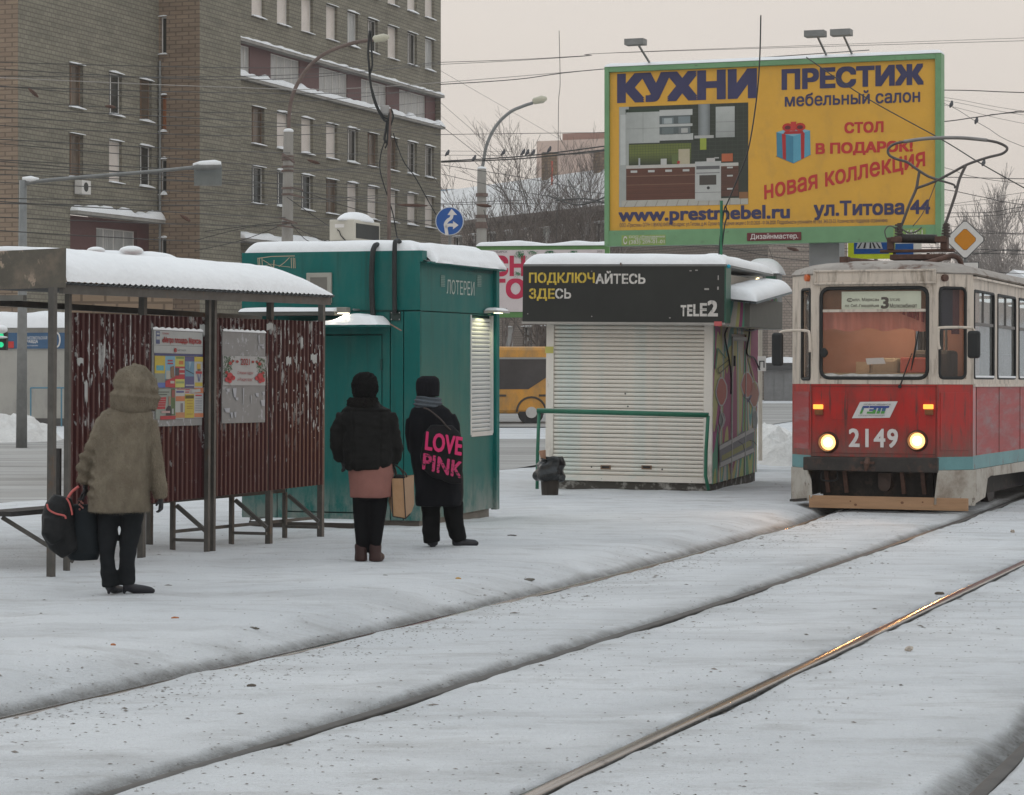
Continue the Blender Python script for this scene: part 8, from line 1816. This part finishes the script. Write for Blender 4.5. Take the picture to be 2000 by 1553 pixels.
organic(m_, 'coat', mat('coat_black', (.0075,.008,.010), spec=.1, rough=.85, var=.3, scale=5, bump=.25, bscale=20), w3, .010, 4, fold=lambda p: .016*noise.noise(Vector((p[0]*7, p[1]*5, p[2]*3)))+.008*noise.noise(Vector((p[0]*14, p[1]*14, p[2]*9))))
m_ = MB(); m_.rings([r3(810,862,801,-.01,.11), r3(808,864,794,-.01,.12), r3(810,862,786,0,.115), r3(813,859,779,0,.10)], 24); organic(m_, 'scarf', mat('scarf_grey', (.085,.10,.115), rough=.95, var=.2, scale=12, stretch=(1,1,4), bump=.6, bscale=50), w3, .009, 2, fold=lambda p: .008*math.sin(p[2]*170+p[0]*20)+.006*noise.noise(Vector(p)*14))
m_ = MB(); m_.rings([r3(814,858,779,0,.105), r3(812,859,765,0,.115), r3(812,859,752,0,.115), r3(815,857,744,0,.10), r3(824,850,739,0,.06)], 26); organic(m_, 'knit_hat', mat('hat_charcoal', (.013,.013,.016), spec=.1, rough=1, var=.3, scale=10, stretch=(6,6,.5), bump=.7, bscale=40), w3, .008, 1)
m_ = MB(); hand(m_, c3_(885, 885, .11), (.1,.6,-.8), (-.6,-.6,0), .9, .9); organic(m_, 'hand', DGLV, w3, .005, 1)
m_ = MB(); hand(m_, c3_(815, 895, .13), (.1,.7,-.8), (.6,-.6,0), .9, .9); organic(m_, 'hand', DGLV, w3, .005, 1)
w3l = w3.location; MB4 = TR(w3l.x+(864-858)/k3, w3l.y-.24, w3l.z, R(8)); sb = thing('shoulder_bag', 'black shoulder bag with bright pink lettering slung across a long black coat', 'bag', MB4)
def g4(px, py, y=0): return Vector(((px-864)/k3, y, (1072-py)/k3))
m_ = MB(); m_.rings([((864-864)/k3+dx, 0, z_, rx, ry, .7) for z_, rx, ry, dx in ((.60,.05,.02,.14),(.66,.14,.05,.05),(.74,.19,.07,.01),(.85,.20,.075,.0),(.97,.19,.07,.01),(1.07,.165,.05,.0),(1.14,.10,.03,.0))], 30); organic(m_, 'pouch', mat('bag_black_satin', (.007,.007,.008), spec=.2, rough=.7, var=.3, bump=.2), sb, .009, 3, fold=lambda p: .006*noise.noise(Vector(p)*8))
PKL = mat('pink_letters', (.62,.025,.14), rough=.6, var=.05)
def fr4(px, py): v = g4(px, py); return v
def bagtext(body, x0, y0, x1, y1, slope, bold, m, spr=1.0):
    zz0, zz1 = (1072-y1)/k3, (1072-y0)/k3; h0, h1 = (x0-864)/k3, (x1-864)/k3
    a, fs = text_mesh(body, bold, 0, 1.05); mn, mx = a.min(0), a.max(0); vs = []
    for p in a:
        u = (p[0]-mn[0])/(mx[0]-mn[0]); v = (p[1]-mn[1])/(mx[1]-mn[1]); x_ = h0+u*(h1-h0)+(1-v)*-.012; z_ = zz0+v*(zz1-zz0)-slope*u+.02
        q_ = min(1, abs(x_)/.215); vs.append((x_, -.105+.035*q_**2, z_))
    m_ = MB()
    for i_, (du, dv) in enumerate([(0,0)]+[(.006*math.cos(t*.785), .006*math.sin(t*.785)) for t in range(8)]): m_.add([(a_+du, b_-i_*.0003, c_+dv) for a_, b_, c_ in vs], fs)
    m_.build('lettering', m, sb)
bagtext('LOVE', 833, 850, 902, 884, .055, .09, PKL); bagtext('PINK', 828, 892, 902, 921, .085, .07, mat('pink_speckled', (.50,.03,.13), rough=.6, dirt=((.015,.013,.015), .56, 26, (1,1,1.6), .03)))
m_ = MB(); m_.tube(curve([Vector((-.17,-.02,1.13+.17)), Vector((-.12,-.03,1.28)), Vector((-.02,-.05,1.20)), Vector((.04,-.05,1.13)), Vector((.10,-.02,1.08))], 5), .007, 6); m_.build('strap', mat('strap_brown', (.05,.035,.03)), sb, smooth=True)
# ============================================================ overhead wires (real spans between far supports)
WM = mat('wire_dark', (.05,.048,.045), rough=.7); WP = mat('wire_pale', (.30,.28,.26), rough=.7)
WL = []
def wire(pts, dd, r_=.011, label='thin overhead wire crossing the view above the tram stop', grp='overhead tram and trolleybus wires', m=WM, sag=0.0, ext=0):
    """pts: measured points; dd: depth at both ends"""
    d_0, d_1 = dd if isinstance(dd, tuple) else (dd, dd); vs = []; pts = list(pts)
    def far(a, b, L): k_ = L/max(1, abs(b[0]-a[0])); return (b[0]+(b[0]-a[0])*k_, b[1]+(b[1]-a[1])*k_*.6)
    if ext & 1: pts = [far(pts[1], pts[0], 170)]+pts
    if ext & 2: pts = pts+[far(pts[-2], pts[-1], 520)]
    n = len(pts)
    x0, x1 = pts[0][0], pts[-1][0]
    P_ = curve([Vector((a, b, 0)) for a, b in pts], 6) if n > 2 else [Vector((*pts[0], 0)).lerp(Vector((*pts[-1], 0)), i/12) for i in range(13)]
    for i, v in enumerate(P_):
        t = i/(len(P_)-1); d = d_0+(d_1-d_0)*(t**3.2 if d_1 > 140 else t); w__ = P(v.x, v.y+sag*4*t*(1-t), d); vs.append(w__)
    mb = MB(); mb.tube(vs, r_*.85, 4, cap=False); o = mb.build('overhead_wire', m, None); tag(o, label, 'wire', grp); WL.append((o, grp, min(p_[1] for p_ in pts if -100 < p_[0] < 2050))); return o
ORD = ['uppermost', 'second', 'third', 'fourth', 'fifth', 'sixth', 'seventh', 'eighth', 'ninth', 'tenth', 'eleventh', 'twelfth', 'thirteenth', 'fourteenth', 'fifteenth', 'sixteenth', 'seventeenth', 'eighteenth', 'nineteenth', 'twentieth', 'twenty-first', 'twenty-second', 'lowest']
rnd = random.Random(12)
L1_ = 'thin dark overhead wire strung across the grey dormitory facade'; G1_ = 'wires strung across the dormitory facade'
for (y0, y1, y2, s_) in ((118,150,120,6),(140,190,170,8),(178,214,196,6),(205,228,262,5),(262,290,300,4),(232,258,240,7),(300,330,318,3),(338,352,356,4),(160,140,125,10),(255,310,345,6),(290,345,372,5),(350,372,402,5),(408,398,376,3),(420,436,430,4),(436,470,455,3),(322,352,412,5),(172,178,178,3),(125,128,124,4),(380,415,430,4),(312,338,300,4),(395,384,372,8),(214,240,218,8)):
    wire([(-500,y0-20),(420,y1),(860,y2)], (58+rnd.uniform(-6,10), 143), .0135, L1_, G1_, sag=s_)
wire([(-40,150),(430,170),(700,172),(1180,135)], (60, 80), .012, 'pale horizontal wire passing the dormitory windows into the open sky', 'pale wires', WP)
L2_ = 'thin dark wire crossing the open sky between the dormitory and the billboard'; G2_ = 'wires in the open sky'
for pts, r_ in (([(855,122),(1000,117),(1145,109),(1300,100),(2700,60)], .010), ([(858,126),(1000,119),(1140,110),(1300,99),(2700,50)], .008), ([(860,165),(1010,155),(1178,135)], .015), ([(850,263),(1180,259)], .010), ([(855,295),(1000,296)], .006), ([(855,303),(990,304)], .007),
                 ([(862,322),(1010,345),(1120,366),(1190,380)], .010), ([(862,340),(960,362),(1080,385),(1190,398)], .009), ([(860,244),(950,315),(1000,355),(1040,400)], .009), ([(860,200),(1010,330)], .006), ([(860,138),(1090,270)], .005), ([(860,225),(1000,345)], .005), ([(850,398),(1040,390)], .010), ([(862,400),(1185,395)], .009)):
    wire(pts, (70, 75), r_, L2_, G2_, ext=(2 if 1130 < pts[-1][0] < 1400 else 0))
wire([(1092,60),(1094,160),(1091,200),(1090,300),(1088,420),(1086,490)], 70, .010, 'single vertical cable hanging down the sky left of the billboard', None)
for a_, b_, w__ in (((862,315),(1185,285),.02),((862,317),(1185,292),.02),((1060,298),(1185,294),.016)): wire([a_, ((a_[0]+b_[0])/2, (a_[1]+b_[1])/2+5), b_], (68, 62), w__, 'thick rope-like trolley feeder wire with clamps below the lamp arm', 'thick feeder wires')
wire([(1070,382),(1130,400),(1190,382)], (66, 62), .025, 'dark trolleybus switch gear wire low beside the billboard edge', 'switch gear wires'); wire([(1086,392),(1140,388),(1190,398)], (66, 62), .025, 'dark trolleybus switch gear wire low beside the billboard edge', 'switch gear wires'); wire([(1110,352),(1135,390)], (66, 62), .03, 'dark trolleybus switch gear wire low beside the billboard edge', 'switch gear wires')
# in front of the billboard, over the tram
wire([(1575,112),(1690,190),(1840,273),(1925,325),(2060,400)], (36, 33), .010, 'thin diagonal contact wire running over the billboard down to the pantograph', None)
L3_ = 'thin wire in the sky right of the billboard'; G3_ = 'wires in the sky right of the billboard'
for pts, r_ in (([(1838,176),(1900,177),(2040,182)], .013), ([(1838,238),(1900,230),(1980,219),(2040,216)], .014), ([(1838,238),(1930,226),(1990,220)], .008), ([(1842,201),(1920,245),(2040,300)], .007), ([(1842,190),(2040,222)], .005), ([(1842,196),(2040,230)], .005), ([(1842,205),(2040,248)], .005),
                 ([(1842,346),(2040,350)], .011), ([(1842,327),(1900,345),(2040,362)], .007), ([(1842,370),(1920,385),(2040,405)], .010), ([(1842,400),(1920,390),(2040,372)], .006), ([(1850,416),(1940,414),(2040,400)], .009), ([(1850,424),(1950,420),(2040,408)], .008), ([(1850,402),(1950,396),(2040,386)], .005), ([(1870,455),(2040,456)], .010), ([(1870,485),(2040,492)], .010), ([(1880,500),(1960,488),(2040,490)], .008), ([(1842,440),(1960,455),(2040,460)], .006)):
    wire(pts, (60, 58), r_, L3_, G3_, ext=3)
L4_ = 'thin wire crossing the brown brick wall between the kiosk and the tram'; G4_ = 'wires in front of the low brick building'
for pts, r_ in (([(1190,452),(1400,480),(1500,500),(1620,512)], .010), ([(1200,470),(1450,488),(1650,492)], .008), ([(1500,478),(1655,486)], .008), ([(1520,540),(1655,546)], .010), ([(1500,480),(1530,560),(1555,610)], .007)):
    wire(pts, (62, 62), r_, L4_, G4_, ext=2)
L5_ = 'thin low wire passing behind the sign and the lamp pole'; G5_ = 'low wires at the lamp poles'
for pts in ([(380,470),(480,445),(560,438)], [(380,490),(470,470),(545,442)], [(400,452),(560,432)], [(568,436),(600,470),(640,475)], [(568,440),(620,465),(650,474)], [(560,385),(640,440),(700,475)], [(570,366),(700,410),(880,448)], [(945,410),(960,460),(985,490)]): wire(pts, 70, .012, L5_, G5_)
# crossings where wires are clamped
def clamp(px, py, px2_, py2_, d, label):
    m_ = MB(); a, b = P(px, py, d), P(px2_, py2_, d); m_.tube([a, a.lerp(b, .3), a.lerp(b, .7), b], [.012,.04,.045,.015], 6); tag(m_.build('wire_clamp', RST, None), label, 'wire clamp')
for a in ((1347+190,484,1355+205,489, 60, 'dark line clamp on the wires above the tram front left of the crossing sign'), (205,207,226,210,60,'small clamp on the wires beside the second upper dormitory window'), (980-50,400,1010-50,403,62,'line clamp left of the billboard above the blue sign'), (352,420,372,432,60,'short dark clamp on the wires right of the shelter roof'),
          (775,400,835,402,68,'line clamp in front of the lower right dormitory windows'), (600,312,625,320,66,'line clamp beside the concrete pole'), (55,172,75,190,58,'dark wire joint high on the far left facade')): clamp(*a)
# pigeons on the wires
PIG = mat('pigeon_grey', (.06,.06,.065), rough=.8)
def bird(px, py, d, label):
    q = P(px, py, d); o = thing('pigeon', label, 'bird', TR(q.x, q.y, q.z, R(70)), 'pigeons perched on the wires'); m_ = MB()
    m_.tube([(-.16,0,-.05),(-.08,0,0),(0,0,.03),(.07,0,.08),(.09,0,.12),(.12,0,.12)], [(.012,.02),(.035,.035),(.05,.05),(.035,.035),(.026,.026),(.008,.008)], 8); m_.build('body', PIG, o, smooth=True)
for i, (px, py) in enumerate(((874,302),(983,301),(1022,300),(1030,301),(1041,301),(1073,295),(926,312),(1858,207),(1907,239),(1921,321))):
    bird(px, py, 66 if px < 1500 else 59.5, ('pigeon perched on the wires left of the lamp pole', 'pigeon at the left end of the row on the thick feeder wire', 'second pigeon in the row on the thick feeder wire', 'third pigeon in the row on the thick feeder wire', 'fourth pigeon in the row on the thick feeder wire', 'pigeon on the feeder wire close to the billboard', 'pigeon on the feeder wire just left of the lamp pole', 'pigeon high on the wire right of the billboard', 'middle pigeon on the wire right of the billboard', 'pigeon near the right horn of the pantograph')[i])

for g_ in {g for _, g, _ in WL if g}:
    ws = sorted([t for t in WL if t[1] == g_], key=lambda t: t[2])
    for i, (o, _, _) in enumerate(ws):
        if len(ws) > 2: o['label'] = (ORD[i] if i < len(ws)-1 else 'lowest')+' of the '+g_
# ============================================================ winter haze
hz_ = MB(); hz_.box(-560, 560, -70, 1050, -4, 46); ho = hz_.build('haze', [], None)
hm = bpy.data.materials.new('haze_air'); hm.use_nodes = True; hn = hm.node_tree; hn.nodes.clear(); ou = hn.nodes.new('ShaderNodeOutputMaterial'); vo = hn.nodes.new('ShaderNodeVolumePrincipled')
vo.inputs['Color'].default_value = (.92, .90, .90, 1); vo.inputs['Density'].default_value = .00048; vo.inputs['Anisotropy'].default_value = .2; hn.links.new(vo.outputs[0], ou.inputs['Volume'])
ho.data.materials.append(hm); tag(ho, 'thin winter haze over the street', None, None, 'stuff')
